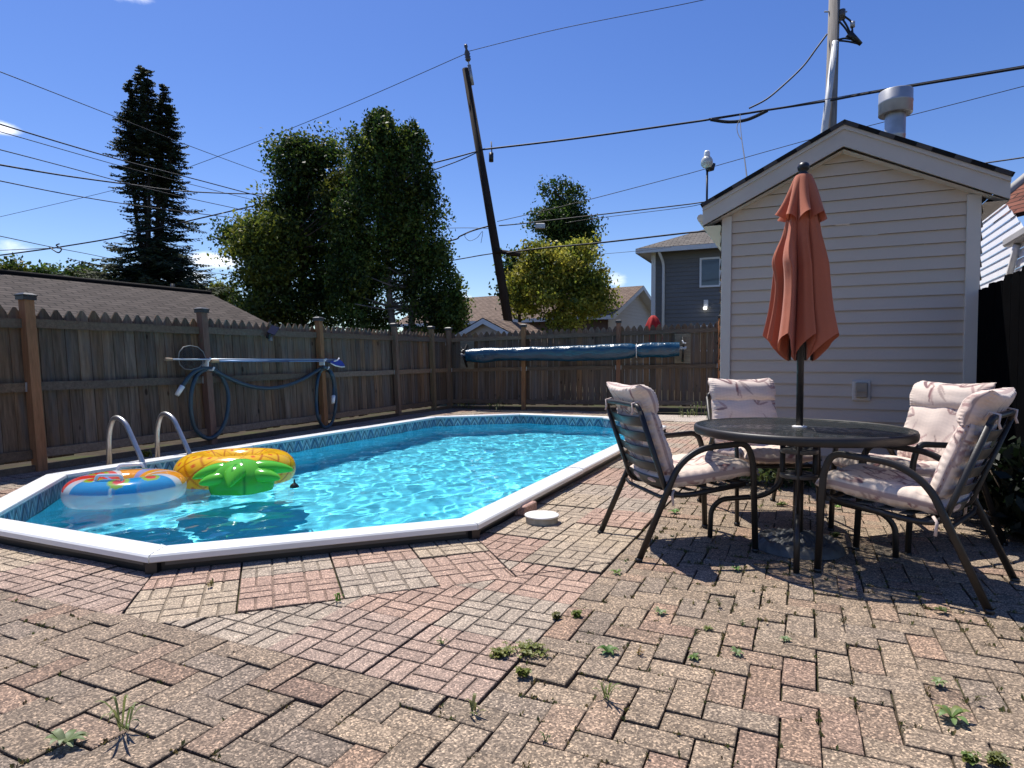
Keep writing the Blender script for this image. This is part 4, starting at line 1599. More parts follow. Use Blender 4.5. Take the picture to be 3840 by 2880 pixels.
def build_table():
    t = thing('patio_table', 'round smoked glass patio table with dark metal rim and curved legs', 'table', TC)
    mb = MB()
    n = 96
    vs = [(0, 0, TOPZ)]
    rr = [.03, .2, .4, TR - .012]
    vs = [(r * math.cos(2 * math.pi * k / n), r * math.sin(2 * math.pi * k / n), TOPZ) for r in rr for k in range(n)]
    fs = [(i * n + k, i * n + (k + 1) % n, (i + 1) * n + (k + 1) % n, (i + 1) * n + k)[::-1] for i in range(len(rr) - 1) for k in range(n)]
    mb.add(vs, fs)
    mb.build('glass_top', glass_top_mat(), t)
    mb = MB()
    mb.lathe([(TR - .03, TOPZ - .012), (TR - .03, TOPZ - .04), (TR - .004, TOPZ - .044), (TR, TOPZ - .036), (TR + .002, TOPZ - .012), (TR - .004, TOPZ + .002), (TR - .013, TOPZ + .0045), (TR - .02, TOPZ - .006), (TR - .03, TOPZ - .012)], 96)
    mb.build('rim', M['dark_metal'], t)
    mb = MB()
    mb.lathe([(.022, TOPZ - .02), (.036, TOPZ - .01), (.040, TOPZ + .004), (.024, TOPZ + .009), (.0225, TOPZ - .02)], 32)
    mb.build('hole_collar', M['old_plastic'], t)
    for a in (155, 65, -25, -115):
        d = Vector((math.cos(R(a)), math.sin(R(a)), 0))
        mb = MB()
        Z = Vector((0, 0, 1))
        mb.tube(arc_path([d * .085 + Z * (TOPZ - .03), d * .085 + Z * .36, d * .18 + Z * .275, d * .42 + Z * .235, d * .475 + Z * .17, d * .48 + Z * .0], .10, 8), .0155, 10)
        mb.build('leg', M['dark_metal'], t)
        mb = MB()
        mb.tube([d * .33 + Z * .25, d * .33 + Z * (TOPZ - .035)], .0065, 8)
        mb.build('brace_rod', M['dark_metal'], t)
        mb = MB()
        mb.tube([d * .085 + Z * (TOPZ - .03), d * (TR - .03) + Z * (TOPZ - .03)], .012, 6, flat=(.010, .012))
        mb.build('top_spoke', M['dark_metal'], t)
    for z in (.55, .41):
        mb = MB()
        mb.lathe([(.03, z - .012), (.098, z - .012), (.10, z - .008), (.10, z + .008), (.098, z + .012), (.075, z + .014), (.07, z + .006), (.045, z + .006), (.04, z + .013), (.03, z + .012), (.03, z - .012)], 40)
        mb.build('holder_ring', mat('holder_ring_grey', (.10, .095, .09), .4), t)


build_table()


def build_parasol():
    bx = Vector((TC.x, TC.y, 0))
    b = thing('parasol_base', 'round cast parasol base with ornate ridges on the bricks under the table', 'parasol base', bx)
    rn = np.random.default_rng(4)
    ph = rn.uniform(0, 6.28, 12)
    def rad(r, z, a):
        return r
    mb = MB()
    nth, nr = 160, 34
    def fn(u, v):
        th = u * 2 * math.pi
        r = .245 * v + .022 * (1 - v)
        if v < .42:
            z = .095 - .04 * (v / .42) ** 1.2 + .005 * math.cos(th * 22) * min(1, v * 6)
        else:
            w = (v - .42) / .58
            z = .055 - .016 * w + .007 * math.sin(w * 12) + .005 * math.sin(th * 12 + 4 * math.sin(w * 5)) * math.sin(w * math.pi) + .003 * math.sin(th * 36 + w * 6)
            if v > .93: z *= (1 - v) / .07
        return Vector((r * math.cos(th), r * math.sin(th), max(z, 0)))
    mb.grid(fn, nth, nr, None, True, True, False)
    mb.build('base_plate', mat('cast_base', (.08, .08, .08), .5, var=.3, vscale=20, bump=.2, bscale=60), b)
    mb = MB(); mb.tube([Vector((0, 0, .08)), Vector((0, 0, .42))], .027, 16); mb.build('stem', M['dark_metal'], b)
    t = thing('patio_parasol', 'closed terracotta patio parasol standing through the glass table', 'parasol', bx)
    mb = MB(); mb.tube([Vector((0, 0, .40)), Vector((0, 0, 2.10))], .019, 16); mb.build('pole', M['dark_metal'], t)
    mb = MB(); mb.lathe([(.012, 2.085), (.026, 2.09), (.026, 2.10), (.016, 2.107), (.028, 2.118), (.033, 2.135), (.026, 2.154), (.012, 2.162), (0, 2.163)], 24); mb.build('finial', M['black_plastic'], t)
    M['canvas'] = mat('terracotta_canvas', (.50, .140, .068), .85, var=.06, vscale=3, fine=.05, fscale=240, bump=.15, bscale=400, sheen=.15, trans=.16)
    # eight panels folded round the pole; each panel belly hangs outwards, ribs lie close to the pole
    NP_ = 8
    amp = np.array([1.25, .8, 1.15, .9, 1.3, .75, 1.2, .85])
    sh = rn.uniform(-.18, .18, NP_)
    drop = rn.uniform(-.03, .03, NP_)
    prof_z = [2.085, 2.0, 1.9, 1.8, 1.7, 1.6, 1.5, 1.4, 1.3, 1.2, 1.1, 1.05]
    prof_r = [.042, .056, .076, .096, .117, .132, .140, .149, .161, .178, .195, .200]
    def canopy(u, v):
        th = u * 2 * math.pi
        k = int(u * NP_) % NP_
        f = u * NP_ - int(u * NP_)                     # across the panel
        z = 1.93 - v * .80
        Rr = float(np.interp(-z, [-q for q in prof_z], prof_r))
        bel = 1 - abs(2 * f - 1) ** 1.35
        deep = min(1, v * 2.2)
        # the belly is swung sideways so that the panel laps over the next one
        r = Rr * (1 - .66 * deep * (1 - bel ** .7)) * (1 + (amp[k] - 1) * .75 * deep * bel)
        ang = th + deep * (.30 * bel * math.sin(math.pi * f * .9) + sh[k] * bel)
        rip = (.010 * abs(math.sin(f * 9.4 + k * 1.7 + z * 1.5)) ** .6 - .006 + .004 * math.sin(f * 31 + k * 3 + z * 2.5)) * deep * bel
        hem = v ** 3
        zz = z + hem * (.15 * bel - .075 + drop[k] * bel)
        # one panel on the far-left bulges where a rib strut pushes out
        r += .035 * math.exp(-((z - 1.62) / .10) ** 2) * bel * (1 if k in (3, 4) else 0)
        return Vector(((r + rip) * math.cos(ang), (r + rip) * math.sin(ang), zz))
    mb = MB(); mb.grid(canopy, 320, 70, None, True, True, False); mb.build('canopy', M['canvas'], t)
    def vent(u, v):
        th = u * 2 * math.pi
        k = int(u * NP_) % NP_; f = u * NP_ - int(u * NP_); bel = math.sin(math.pi * f)
        z = 2.09 - v * .245
        r = .040 + .075 * v ** .75 + .02 * v * v
        r *= 1 - .40 * (1 - bel) * v ** .8
        ang = th + .25 * bel * v
        r += .016 * v ** 3 * math.sin(f * 9 + k)
        return Vector((r * math.cos(ang), r * math.sin(ang), z + .045 * v ** 3 * (bel - .5) + .01 * math.sin(3 * th) * v))
    mb = MB(); mb.grid(vent, 240, 30, None, True, True, False)
    mb.lathe([(.0, 2.094), (.03, 2.094), (.041, 2.088)], 24); mb.build('vent_flap', M['canvas'], t)
    for k in range(NP_):
        a = 2 * math.pi * k / NP_
        d = Vector((math.cos(a), math.sin(a), 0))
        mb = MB(); mb.tube([d * .03 + Vector((0, 0, 1.98)), d * .05 + Vector((0, 0, 1.5)), d * .06 + Vector((0, 0, 1.06))], .006, 6); mb.build('rib', M['dark_metal'], t)


build_parasol()

# ------------------------------------------------------------------ cushions with a printed pattern of bamboo leaves
BASE_C = (.76, .63, .53)


def leaf_print(X, Y, seed, w, h):
    """colour at each cloth coordinate (metres): sprays of slender leaves on a slubbed weave"""
    r = np.random.default_rng(seed)
    n = X.shape
    C = np.ones(n + (3,)) * np.array(BASE_C)
    slub = .03 * np.sin(Y * 310 + 3 * np.sin(X * 40)) + .03 * np.sin(Y * 97 + np.sin(X * 23)) + .02 * np.sin(X * 260)
    C *= (1 + slub)[..., None]
    blush = np.clip(np.sin(X * 7 + seed) * np.sin(Y * 6 + seed * 2), 0, 1)
    C = C * (1 - blush[..., None] * np.array([.02, .10, .09]))
    cols = [np.array((.20, .075, .085)), np.array((.27, .13, .135)), np.array((.38, .22, .21)), np.array((.19, .105, .11))]
    ns = int(max(4, w * h / .019))
    for s in range(ns):
        cx, cy = r.uniform(-w / 2, w / 2), r.uniform(-h / 2, h / 2)
        a0 = r.uniform(0, 2 * math.pi)
        for b in range(r.integers(3, 6)):
            a = a0 + r.normal(0, .75)
            ln = r.uniform(.075, .165); wd = r.uniform(.0075, .013)
            bend = r.normal(0, 2.2)
            dx, dy = X - cx, Y - cy
            t = (dx * math.cos(a) + dy * math.sin(a)) / ln
            q = -dx * math.sin(a) + dy * math.cos(a) - bend * (t * ln) ** 2
            ww = wd * np.sqrt(np.clip(np.sin(np.clip(t, 0, 1) * math.pi), 0, 1)) * (1 - .3 * np.clip(t, 0, 1))
            mk = np.clip((ww - np.abs(q)) / .0022, 0, 1) * (t > 0) * (t < 1)
            al = r.uniform(.45, .92)
            cc = cols[r.integers(0, 4)]
            C = C * (1 - (mk * al)[..., None]) + cc * (mk * al)[..., None]
    return C


def pad_mesh(name, parent, material, w, ln, th, xf, seed, nx=84, ny=84, wrinkle=.006, dent=None, sq=5.0):
    """a stuffed pad: local x across, y along, z through; xf(x, y, z) puts it in place. closed, with a seam round the edge"""
    us = np.linspace(-1, 1, nx + 1); vs = np.linspace(-1, 1, ny + 1)
    # crowd the samples towards the rim
    cu = np.sign(us) * (1 - (1 - np.abs(us)) ** 1.6); cv = np.sign(vs) * (1 - (1 - np.abs(vs)) ** 1.6)
    Ug, Vg = np.meshgrid(cu, cv, indexing='ij')
    r = np.random.default_rng(seed)
    rim = (1 - np.abs(Ug) ** sq) * (1 - np.abs(Vg) ** sq)
    prof = np.clip(rim, 0, 1) ** .5
    ph = r.uniform(0, 6.28, 8)
    wr = np.zeros_like(Ug)
    for k in range(4):
        f = r.uniform(5, 12); a = r.uniform(0, 6.28)
        wr += np.sin(f * (Ug * math.cos(a) + Vg * math.sin(a)) + ph[k])
    edge = np.maximum(np.abs(Ug), np.abs(Vg))
    puck = np.sin(Ug * 38 + ph[5]) * np.clip((np.abs(Vg) - .72) / .28, 0, 1) + np.sin(Vg * 38 + ph[6]) * np.clip((np.abs(Ug) - .72) / .28, 0, 1)
    Xc, Yc = Ug * w / 2, Vg * ln / 2
    out_v, out_c = [], []
    col = leaf_print(Xc, Yc, seed, w, ln)
    shape_edge = 1 + .012 * np.sin(Ug * 9 + ph[0]) * (np.abs(Vg) > .9) + .012 * np.sin(Vg * 8 + ph[1]) * (np.abs(Ug) > .9)
    rc = 1 - .06 * (np.abs(Ug) * np.abs(Vg)) ** 3
    for sgn in (1, -1):
        Zc = sgn * (th / 2) * prof * (1 + .04 * np.sin(Ug * 3 + ph[2])) + wrinkle * .25 * wr * prof + wrinkle * .5 * puck * np.clip(1 - (edge - .9) / .1, 0, 1) * sgn
        if dent is not None and sgn > 0:
            Zc = Zc + dent(Ug, Vg)
        for i in range(nx + 1):
            for j in range(ny + 1):
                out_v.append(xf(Xc[i, j] * shape_edge[i, j] * rc[i, j], Yc[i, j] * shape_edge[i, j] * rc[i, j], Zc[i, j]))
        c2 = col if sgn > 0 else leaf_print(Xc, Yc, seed + 50, w, ln)
        # a darker piped seam
        seam = (edge > .993)[..., None]
        c2 = np.where(seam, np.array((.46, .34, .30)), c2)
        out_c.append(c2.reshape(-1, 3))
    k = (nx + 1) * (ny + 1)
    idx = np.arange(k).reshape(nx + 1, ny + 1)
    a, b, c, d = idx[:-1, :-1], idx[1:, :-1], idx[1:, 1:], idx[:-1, 1:]
    top = np.stack([a, b, c, d], -1).reshape(-1, 4)
    bot = top[:, ::-1] + k
    F = np.concatenate([top, bot])
    return np_mesh(name, np.array([tuple(v) for v in out_v]), F, np.concatenate(out_c), material, parent, True)


M['cloth'] = mat('cushion_cloth', attr=True, rough=.9, var=.05, vscale=9, sheen=.2, spec=.2, bump=.12, bscale=160, trans=.10)
M['tie'] = mat('cushion_tie', (.60, .48, .42), .9, sheen=.2)


def make_chair(seed):
    t = thing('patio_chair', 'x', 'chair')
    Z = Vector((0, 0, 1))
    for sx in (-1, 1):
        x = .268 * sx
        # leg, arm and rear leg are one bent tube
        mb = MB()
        path = [Vector((x, .345, 0)), Vector((x, .325, .50)), Vector((x, .285, .605)), Vector((x * 1.01, .0, .585)), Vector((x * 1.02, -.13, .50)), Vector((x * 1.05, -.358, 0))]
        P = []
        pp = arc_path(path[:4] + [path[4], path[5]], .11, 9)
        mb.tube(pp, .014, 12, flat=(.011, .0165), up=(sx, 0, 0))
        mb.build('arm_and_legs', M['dark_metal'], t)
        mb = MB()
        for q in (path[0], path[-1]):
            mb.lathe([(.017, -.002), (.019, .0), (.019, .014), (.016, .016)], 12, q)
        mb.build('foot_cap', M['black_plastic'], t)
        # seat rail turning up into the back upright
        mb = MB()
        xs = .236 * sx
        mb.tube(arc_path([Vector((xs, .315, .375)), Vector((xs, -.06, .325)), Vector((xs, -.175, .335)), Vector((xs, -.335, .79))], .13, 9), .013, 10, flat=(.0135, .0135), up=(sx, 0, 0))
        mb.build('back_upright', M['dark_metal'], t)
    # top rail, front rail and cross ties
    mb = MB(); mb.tube(arc_path([Vector((-.236, -.327, .77)), Vector((-.225, -.342, .815)), Vector((0, -.357, .822)), Vector((.225, -.342, .815)), Vector((.236, -.327, .77))], .05, 6), .0135, 10); mb.build('top_rail', M['dark_metal'], t)
    mb = MB(); mb.tube([Vector((-.262, .305, .372)), Vector((.262, .305, .372))], .012, 10); mb.build('front_rail', M['dark_metal'], t)
    mb = MB(); mb.tube([Vector((-.275, -.195, .335)), Vector((-.2, -.20, .318)), Vector((.2, -.20, .318)), Vector((.275, -.195, .335))], .011, 10); mb.build('cross_tie', M['dark_metal'], t)
    # flat straps of the back and seat
    for k in range(5):
        s = .12 + k * .185
        a = Vector((0, -.175 - .16 * s, .335 + .455 * s)); n = Vector((0, .455, .16)).normalized()
        mb = MB(); mb.tube([a + Vector((-.242, 0, 0)) + n * .010, a + n * -.012, a + Vector((.242, 0, 0)) + n * .010], .02, 8, flat=(.030, .0025), up=(0, -.407, .913)); mb.build('back_strap', M['strap'], t)
    for k in range(5):
        y = -.12 + k * .092
        z = .335 + (y + .12) * .10
        mb = MB(); mb.tube([Vector((-.242, y, z + .008)), Vector((0, y, z - .006)), Vector((.242, y, z + .008))], .02, 8, flat=(.028, .0025), up=(0, 1, 0)); mb.build('seat_strap', M['strap'], t)
    # cushion: seat pad, back pad and head roll, stitched together
    tilt = .11
    def seat_xf(x, y, z):
        yy = y + .095
        sagz = -.030 * math.exp(-((x / .17) ** 2 + ((y + .02) / .18) ** 2))
        roll = -.045 * max(0, (yy - .26) / .14) ** 2
        return Vector((x, yy, .425 + yy * tilt + z + sagz + roll))
    pad_mesh('seat_pad', t, M['cloth'], .50, .60, .115, seat_xf, seed, 90, 100, .009)
    up = Vector((0, -.16, .455)).normalized(); nn = Vector((0, .455, .16)).normalized()
    o = Vector((0, -.175, .335)) + nn * .072
    def back_xf(x, y, z):
        s = y + .268
        bow = .022 * math.cos(x / .25 * 1.4) * (1 if z > 0 else .3)
        return o + Vector((x, 0, 0)) + up * s + nn * (z + bow - .010)
    pad_mesh('back_pad', t, M['cloth'], .48, .40, .10, back_xf, seed + 1, 84, 84, .009)
    def head_xf(x, y, z):
        s = y + .530
        dip = -.028 * (1 - (x / .25) ** 2)
        curl = -.05 * max(0, y / .10) ** 2
        return o + Vector((x, 0, 0)) + up * (s + dip) + nn * (z + .012 + curl)
    pad_mesh('head_roll', t, M['cloth'], .49, .195, .13, head_xf, seed + 2, 84, 56, .008, sq=3.2)
    for sx in (-1, 1):
        mb = MB(); a = Vector((.19 * sx, -.334, .820))
        mb.tube([a + Vector((0, .03, -.02)), a + Vector((0, .01, .016)), a + Vector((0, -.028, .006)), a + Vector((0, -.022, -.03)), a + Vector((0, -.03, -.055))], .006, 6); mb.build('tie', M['tie'], t)
        mb = MB(); a = Vector((.245 * sx, -.14, .36))
        mb.tube([a, a + Vector((.02 * sx, -.02, -.02)), a + Vector((.025 * sx, -.015, -.08))], .007, 6); mb.build('tie', M['tie'], t)
    return t


def place(o, x, y, fx, fy, label):
    o.location = (x, y, 0)
    o.rotation_euler = (0, 0, math.atan2(fy, fx) - math.pi / 2)
    o['label'] = label
    o['group'] = 'cushioned chairs round the glass table'


def copy_tree(o, parent=None):
    c = o.copy(); COL.objects.link(c)
    if parent is not None: c.parent = parent
    for ch in list(o.children): copy_tree(ch, c)
    return c


chairA = make_chair(21)
chairs = [chairA] + [copy_tree(chairA) for _ in range(3)]
place(chairs[0], .955, 3.66, .974, .225, 'cushioned patio chair nearest the pool, turned away to show its slatted back')
place(chairs[1], 1.71, 4.40, .03, -1, 'cushioned patio chair behind the glass table, facing us')
place(chairs[2], 2.40, 3.76, -.955, -.30, 'cushioned patio chair in front of the wall outlet, partly hidden by another chair')
place(chairs[3], 1.965, 3.07, -.68, .73, 'cushioned patio chair closest to us, beside the dark fence, its back turned')


# ================================================================== the shed
E1 = Vector((BV[0], BV[1], 0)); E2 = Vector((AV[0], AV[1], 0)); UP = Vector((0, 0, 1))
M['shingle_dark'] = shingle_mat('shingles_dark', (.055, .05, .05), (.085, .075, .07), .30, .14)
M['shingle_grey'] = shingle_mat('shingles_brown_grey', (.050, .039, .034), (.082, .066, .058), .34, .16)
M['shingle_tan'] = shingle_mat('shingles_tan', (.155, .108, .080), (.205, .148, .112), .32, .15)
M['shingle_stone'] = shingle_mat('shingles_stone_grey', (.13, .115, .10), (.18, .16, .14), .32, .15)
M['shingle_red'] = shingle_mat('shingles_red_brown', (.16, .055, .035), (.22, .085, .055), .36, .13)


def siding_wall(mb, o, d, n, w, z0, z1, pitch=.102, top=None, depth=.018, col=None):
    """lapped boards on a wall: o base corner, d along, n outward; top(s) gives the wall's upper limit at s (gables)"""
    z = z0
    while z < z1 - .002:
        zt = min(z + pitch, z1)
        def rng(zz):
            if top is None: return 0, w
            lo, hi = 0, w
            ss = np.linspace(0, w, 241)
            okk = [s for s in ss if top(s) >= zz]
            return (okk[0], okk[-1]) if okk else (None, None)
        a0, b0 = rng(z); a1, b1 = rng(zt)
        if a0 is None: break
        if a1 is None: a1 = b1 = (a0 + b0) / 2
        A, B = o + d * a0 + UP * z, o + d * b0 + UP * z
        C, D = o + d * b1 + UP * zt, o + d * a1 + UP * zt
        k = .55
        # lower flat, bevel back at the top: dutch lap
        if pitch < .11:      # a hooked lower edge with a dark slot behind it
            g = UP * .011
            mb.add([A + n * depth, B + n * depth, C + n * .001, D + n * .001, A + n * (depth - .003), B + n * (depth - .003), A + n * (depth - .003) + g, B + n * (depth - .003) + g, A + g, B + g],
                   [(0, 1, 2, 3), (4, 5, 1, 0), (6, 7, 5, 4), (8, 9, 7, 6)], col)
        else:
            mb.add([A + n * depth, B + n * depth, C + n * .001, D + n * .001, A, B], [(0, 1, 2, 3), (4, 5, 1, 0)], col)
        z += pitch


def build_shed():
    W0 = Vector((1.88, 5.70, 0)); w = 1.90; dep = 3.2
    t = thing('garden_shed', 'small white vinyl-sided shed with gable roof and metal flue, behind the parasol', 'shed', W0)
    zw, zr, oh, fr = 2.34, 2.967, .15, .12
    nF = -E2
    slope = .50
    mb = MB()
    top = lambda s: zr - .12 - slope * abs(s - w / 2)
    siding_wall(mb, E1 * .0, E1, nF, w, .05, 3.0, top=top)
    mb.add([E1 * 0 + UP * -.05, E1 * w + UP * -.05, E1 * w + UP * .05, UP * .05], [(0, 1, 2, 3)])
    mb.build('wall', M['siding'], t)
    mb = MB(); siding_wall(mb, E2 * dep, -E2, -E1, dep, .05, zw + .05); mb.build('wall', M['siding'], t)
    mb = MB(); siding_wall(mb, E1 * w, E2, E1, dep, .05, zw + .05); mb.build('wall', M['siding'], t)
    mb = MB(); siding_wall(mb, E1 * w + E2 * dep, -E1, E2, w, .05, 3.0, top=top); mb.build('wall', M['siding'], t)
    rot = Matrix.Rotation(math.atan2(E1.y, E1.x), 3, 'Z')
    for s in (.042, w - .046):
        mb = MB(); mb.box(E1 * s + nF * .018 + UP * (zw / 2 + .01), (.092 if s > 1 else .084, .03, zw - .02), rot, bev=.003); mb.build('corner_trim', M['trim'], t)
    # rake boards
    apex = E1 * (w / 2) + nF * fr + UP * zr
    for sgn in (-1, 1):
        tip = E1 * (w / 2 + sgn * (w / 2 + oh)) + nF * fr + UP * (zr - slope * (w / 2 + oh) - .0)
        mb = MB()
        h = .168
        tip_h = .16
        v = [apex - UP * h, tip - UP * tip_h, tip, apex]
        off = nF * .018
        vs = [p for p in v] + [p + off for p in v]
        fs = [(4, 5, 6, 7), (3, 2, 1, 0), (0, 1, 5, 4), (1, 2, 6, 5), (2, 3, 7, 6)]
        mb.add(vs, fs if sgn > 0 else [f[::-1] for f in fs])
        # the drip board above
        v2 = [apex - UP * .035, tip - UP * .035, tip + UP * .006, apex + UP * .006]
        vs = [p + off * 1.05 for p in v2] + [p + off * 1.9 for p in v2]
        mb.add(vs, fs if sgn > 0 else [f[::-1] for f in fs])
        mb.build('rake_board', M['fascia'], t)
        # underside between rake and wall
        mb = MB()
        a, b = apex - UP * .19, tip - UP * .17
        mb.add([a, b, b - nF * fr, a - nF * fr], [(0, 1, 2, 3)]); mb.build('soffit', M['trim'], t)
        # eave soffit and fascia along the side
        mb = MB()
        q = tip - UP * .165
        inner = E1 * (w / 2 + sgn * w / 2) + nF * fr + UP * q.z
        mb.add([q, inner, inner + E2 * (dep + fr), q + E2 * (dep + fr)], [(0, 1, 2, 3)])
        mb.add([q, q + E2 * (dep + fr), q + E2 * (dep + fr) + UP * .15, q + UP * .15], [(0, 1, 2, 3)])
        mb.build('eave', M['trim'], t)
        if sgn < 0:
            mb = MB()
            g = q + UP * .10 - E1 * .045
            mb.tube([g + E2 * .10 + E1 * .012, g + E2 * (dep + .2) + E1 * .012], .034, 8); mb.build('gutter', M['fascia'], t)
        # roof
        r0 = tip + nF * .05 + E1 * sgn * .02 - UP * .004; r1 = r0 + E2 * (dep + 2 * fr + .1)
        a0 = apex + nF * .05 + UP * .006; a1 = a0 + E2 * (dep + 2 * fr + .1)
        pts = [r0, r1, a1, a0]
        roof_plane('roof', [p + UP * .028 for p in pts], M['shingle_dark'], t, .032)
    # flue
    base = E1 * 1.45 + E2 * 1.2
    zb = zr - .5 * slope
    f = MB(); f.lathe([(.089, zb - .2), (.089, 3.22), (.091, 3.225), (.091, 3.24), (.089, 3.245), (.089, 3.53)], 40, base); fl = f.build('flue_pipe', M['galv'], t)
    f = MB(); f.lathe([(.09, 3.445), (.141, 3.435), (.145, 3.44), (.145, 3.535), (.148, 3.54), (.148, 3.555), (.145, 3.56), (.145, 3.65), (.141, 3.655), (.136, 3.65), (.134, 3.445)], 48, base)
    f.lathe([(.10, 3.62), (.132, 3.62)], 40, base)
    f.build('flue_cap', M['galv'], fl)
    # wall outlet
    o = E1 * 1.116 + nF * .014 + UP * .815
    mb = MB(); mb.box(o, (.135, .03, .17), rot, bev=.006); mb.build('outlet_plate', M['trim'], t)
    mb = MB(); mb.box(o + nF * .03 + UP * .005, (.085, .045, .125), rot, bev=.006); mb.box(o + nF * .055 + UP * -.005, (.078, .012, .006), rot); mb.build('outlet_cover', mat('outlet_tan', (.30, .245, .18), .5), t)
    # gate hardware side post is part of the fence


build_shed()


def build_floodlight():
    p = Vector((1.955, 6.40, 2.50))
    t = thing('floodlight', 'round clear yard lamp on a thin black post above the shed eave', 'lamp', p)
    mb = MB(); mb.tube([Vector((0, 0, -.15)), Vector((0, 0, .47))], .011, 8); mb.build('post', M['black_plastic'], t)
    mb = MB(); mb.lathe([(.0, .49), (.04, .495), (.058, .52), (.058, .56), (.042, .59), (.028, .60)], 24, (-.01, -.02, 0)); mb.build('globe', mat('lamp_glass_clear', (.55, .55, .50), .15, var=.1, vscale=3, spec=.8), t)
    mb = MB(); mb.lathe([(.03, .60), (.028, .64), (.022, .655), (0, .656)], 16, (-.01, -.02, 0)); mb.build('sensor_cap', M['white_plastic'], t)
    mb = MB(); mb.tube([Vector((.0, .02, .49)), Vector((.05, .02, .50)), Vector((.055, .02, .54))], .035, 10); mb.build('ballast', M['black_plastic'], t)


build_floodlight()


# ------------------------------------------------------------------ board fence beside the shed, deep shade put into its colour
def build_dark_fence():
    A = Vector((3.62, 4.98, 0)); B = Vector((2.95, 3.02, 0))
    t = thing('dark_fence', 'tall board fence beside the shed, coloured black to stand for deep shade', 'fence', A)
    D = (B - A).normalized(); L = (B - A).length
    n = Vector((-D.y, D.x, 0))
    if n.x > 0: n = -n
    mk = mat('shade_black', (.0025, .0025, .003), .95, var=.3, spec=.02)  # near-black base colour stands in for the shade on the boards
    mb = MB(); k = int(L / .14)
    for i in range(k):
        a, b = i * .14, (i + 1) * .14 - .004
        h = 1.60 + .012 * i + random.uniform(-.01, .01)
        prof = [(a, -.05), (b, -.05), (b, h - .05), (b - .03, h), (a + .03, h), (a, h - .05)]
        fr = [D * x + n * .0 + UP * z for x, z in prof]; bk = [p - n * .02 for p in fr]
        q = 6
        mb.add(fr + bk, [list(range(q)), [q + j for j in range(q)][::-1]] + [(j, q + j, q + (j + 1) % q, (j + 1) % q) for j in range(q)])
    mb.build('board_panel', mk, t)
    for z in (.35, 1.35):
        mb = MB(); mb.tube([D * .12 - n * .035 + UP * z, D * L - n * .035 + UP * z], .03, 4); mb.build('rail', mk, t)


build_dark_fence()


# ================================================================== houses round about
def box_walls(t, mb_mat, o, d, e, w, dep, z0, z1, pitch=.15, names='wall', back=False):
    n1, n2 = -e, -d
    mb = MB(); siding_wall(mb, o, d, -e, w, z0, z1, pitch, depth=.02); mb.build(names, mb_mat, t)
    mb = MB(); siding_wall(mb, o + e * dep, -e, -d, dep, z0, z1, pitch, depth=.02); mb.build(names, mb_mat, t)
    mb = MB(); siding_wall(mb, o + d * w, e, d, dep, z0, z1, pitch, depth=.02); mb.build(names, mb_mat, t)
    mb = MB(); siding_wall(mb, o + d * w + e * dep, -d, e, w, z0, z1, pitch, depth=.02); mb.build(names, mb_mat, t)


M['trim_house'] = mat('house_trim_white', (.70, .70, .68), .5, var=.05)
M['grey_siding'] = mat('grey_blue_siding', (.155, .152, .145), .6, var=.08, vscale=1.5)
M['cream_siding'] = mat('cream_siding', (.62, .58, .52), .6, var=.08, vscale=.8)
M['white_siding'] = mat('white_siding', (.80, .80, .80), .5, var=.03)
M['dark_wall'] = mat('dark_brick_wall', (.14, .09, .07), .8, var=.25, vscale=2)
M['glass'] = mat('window_glass', (.05, .065, .08), .06, var=.3, vscale=1.5, spec=.9)


def window(t, o, d, n, w, h, panes=2):
    rot = Matrix.Rotation(math.atan2(d.y, d.x), 3, 'Z')
    mb = MB()
    fw = .07
    mb.box(o + n * .03 + UP * (h / 2 - fw / 2), (w, .07, fw), rot); mb.box(o + n * .03 - UP * (h / 2 - fw / 2), (w, .07, fw), rot)
    hh = h - 2 * fw
    for k in range(panes + 1):
        s = -w / 2 + fw / 2 + (w - fw) * k / panes
        mb.box(o + n * .028 + d * s, (fw, .066, hh), rot)
    f = mb.build('window', M['white_plastic'], t)
    mb = MB(); mb.box(o + n * .015, (w - fw, .02, h - fw), rot); mb.build('pane', M['glass'], f)


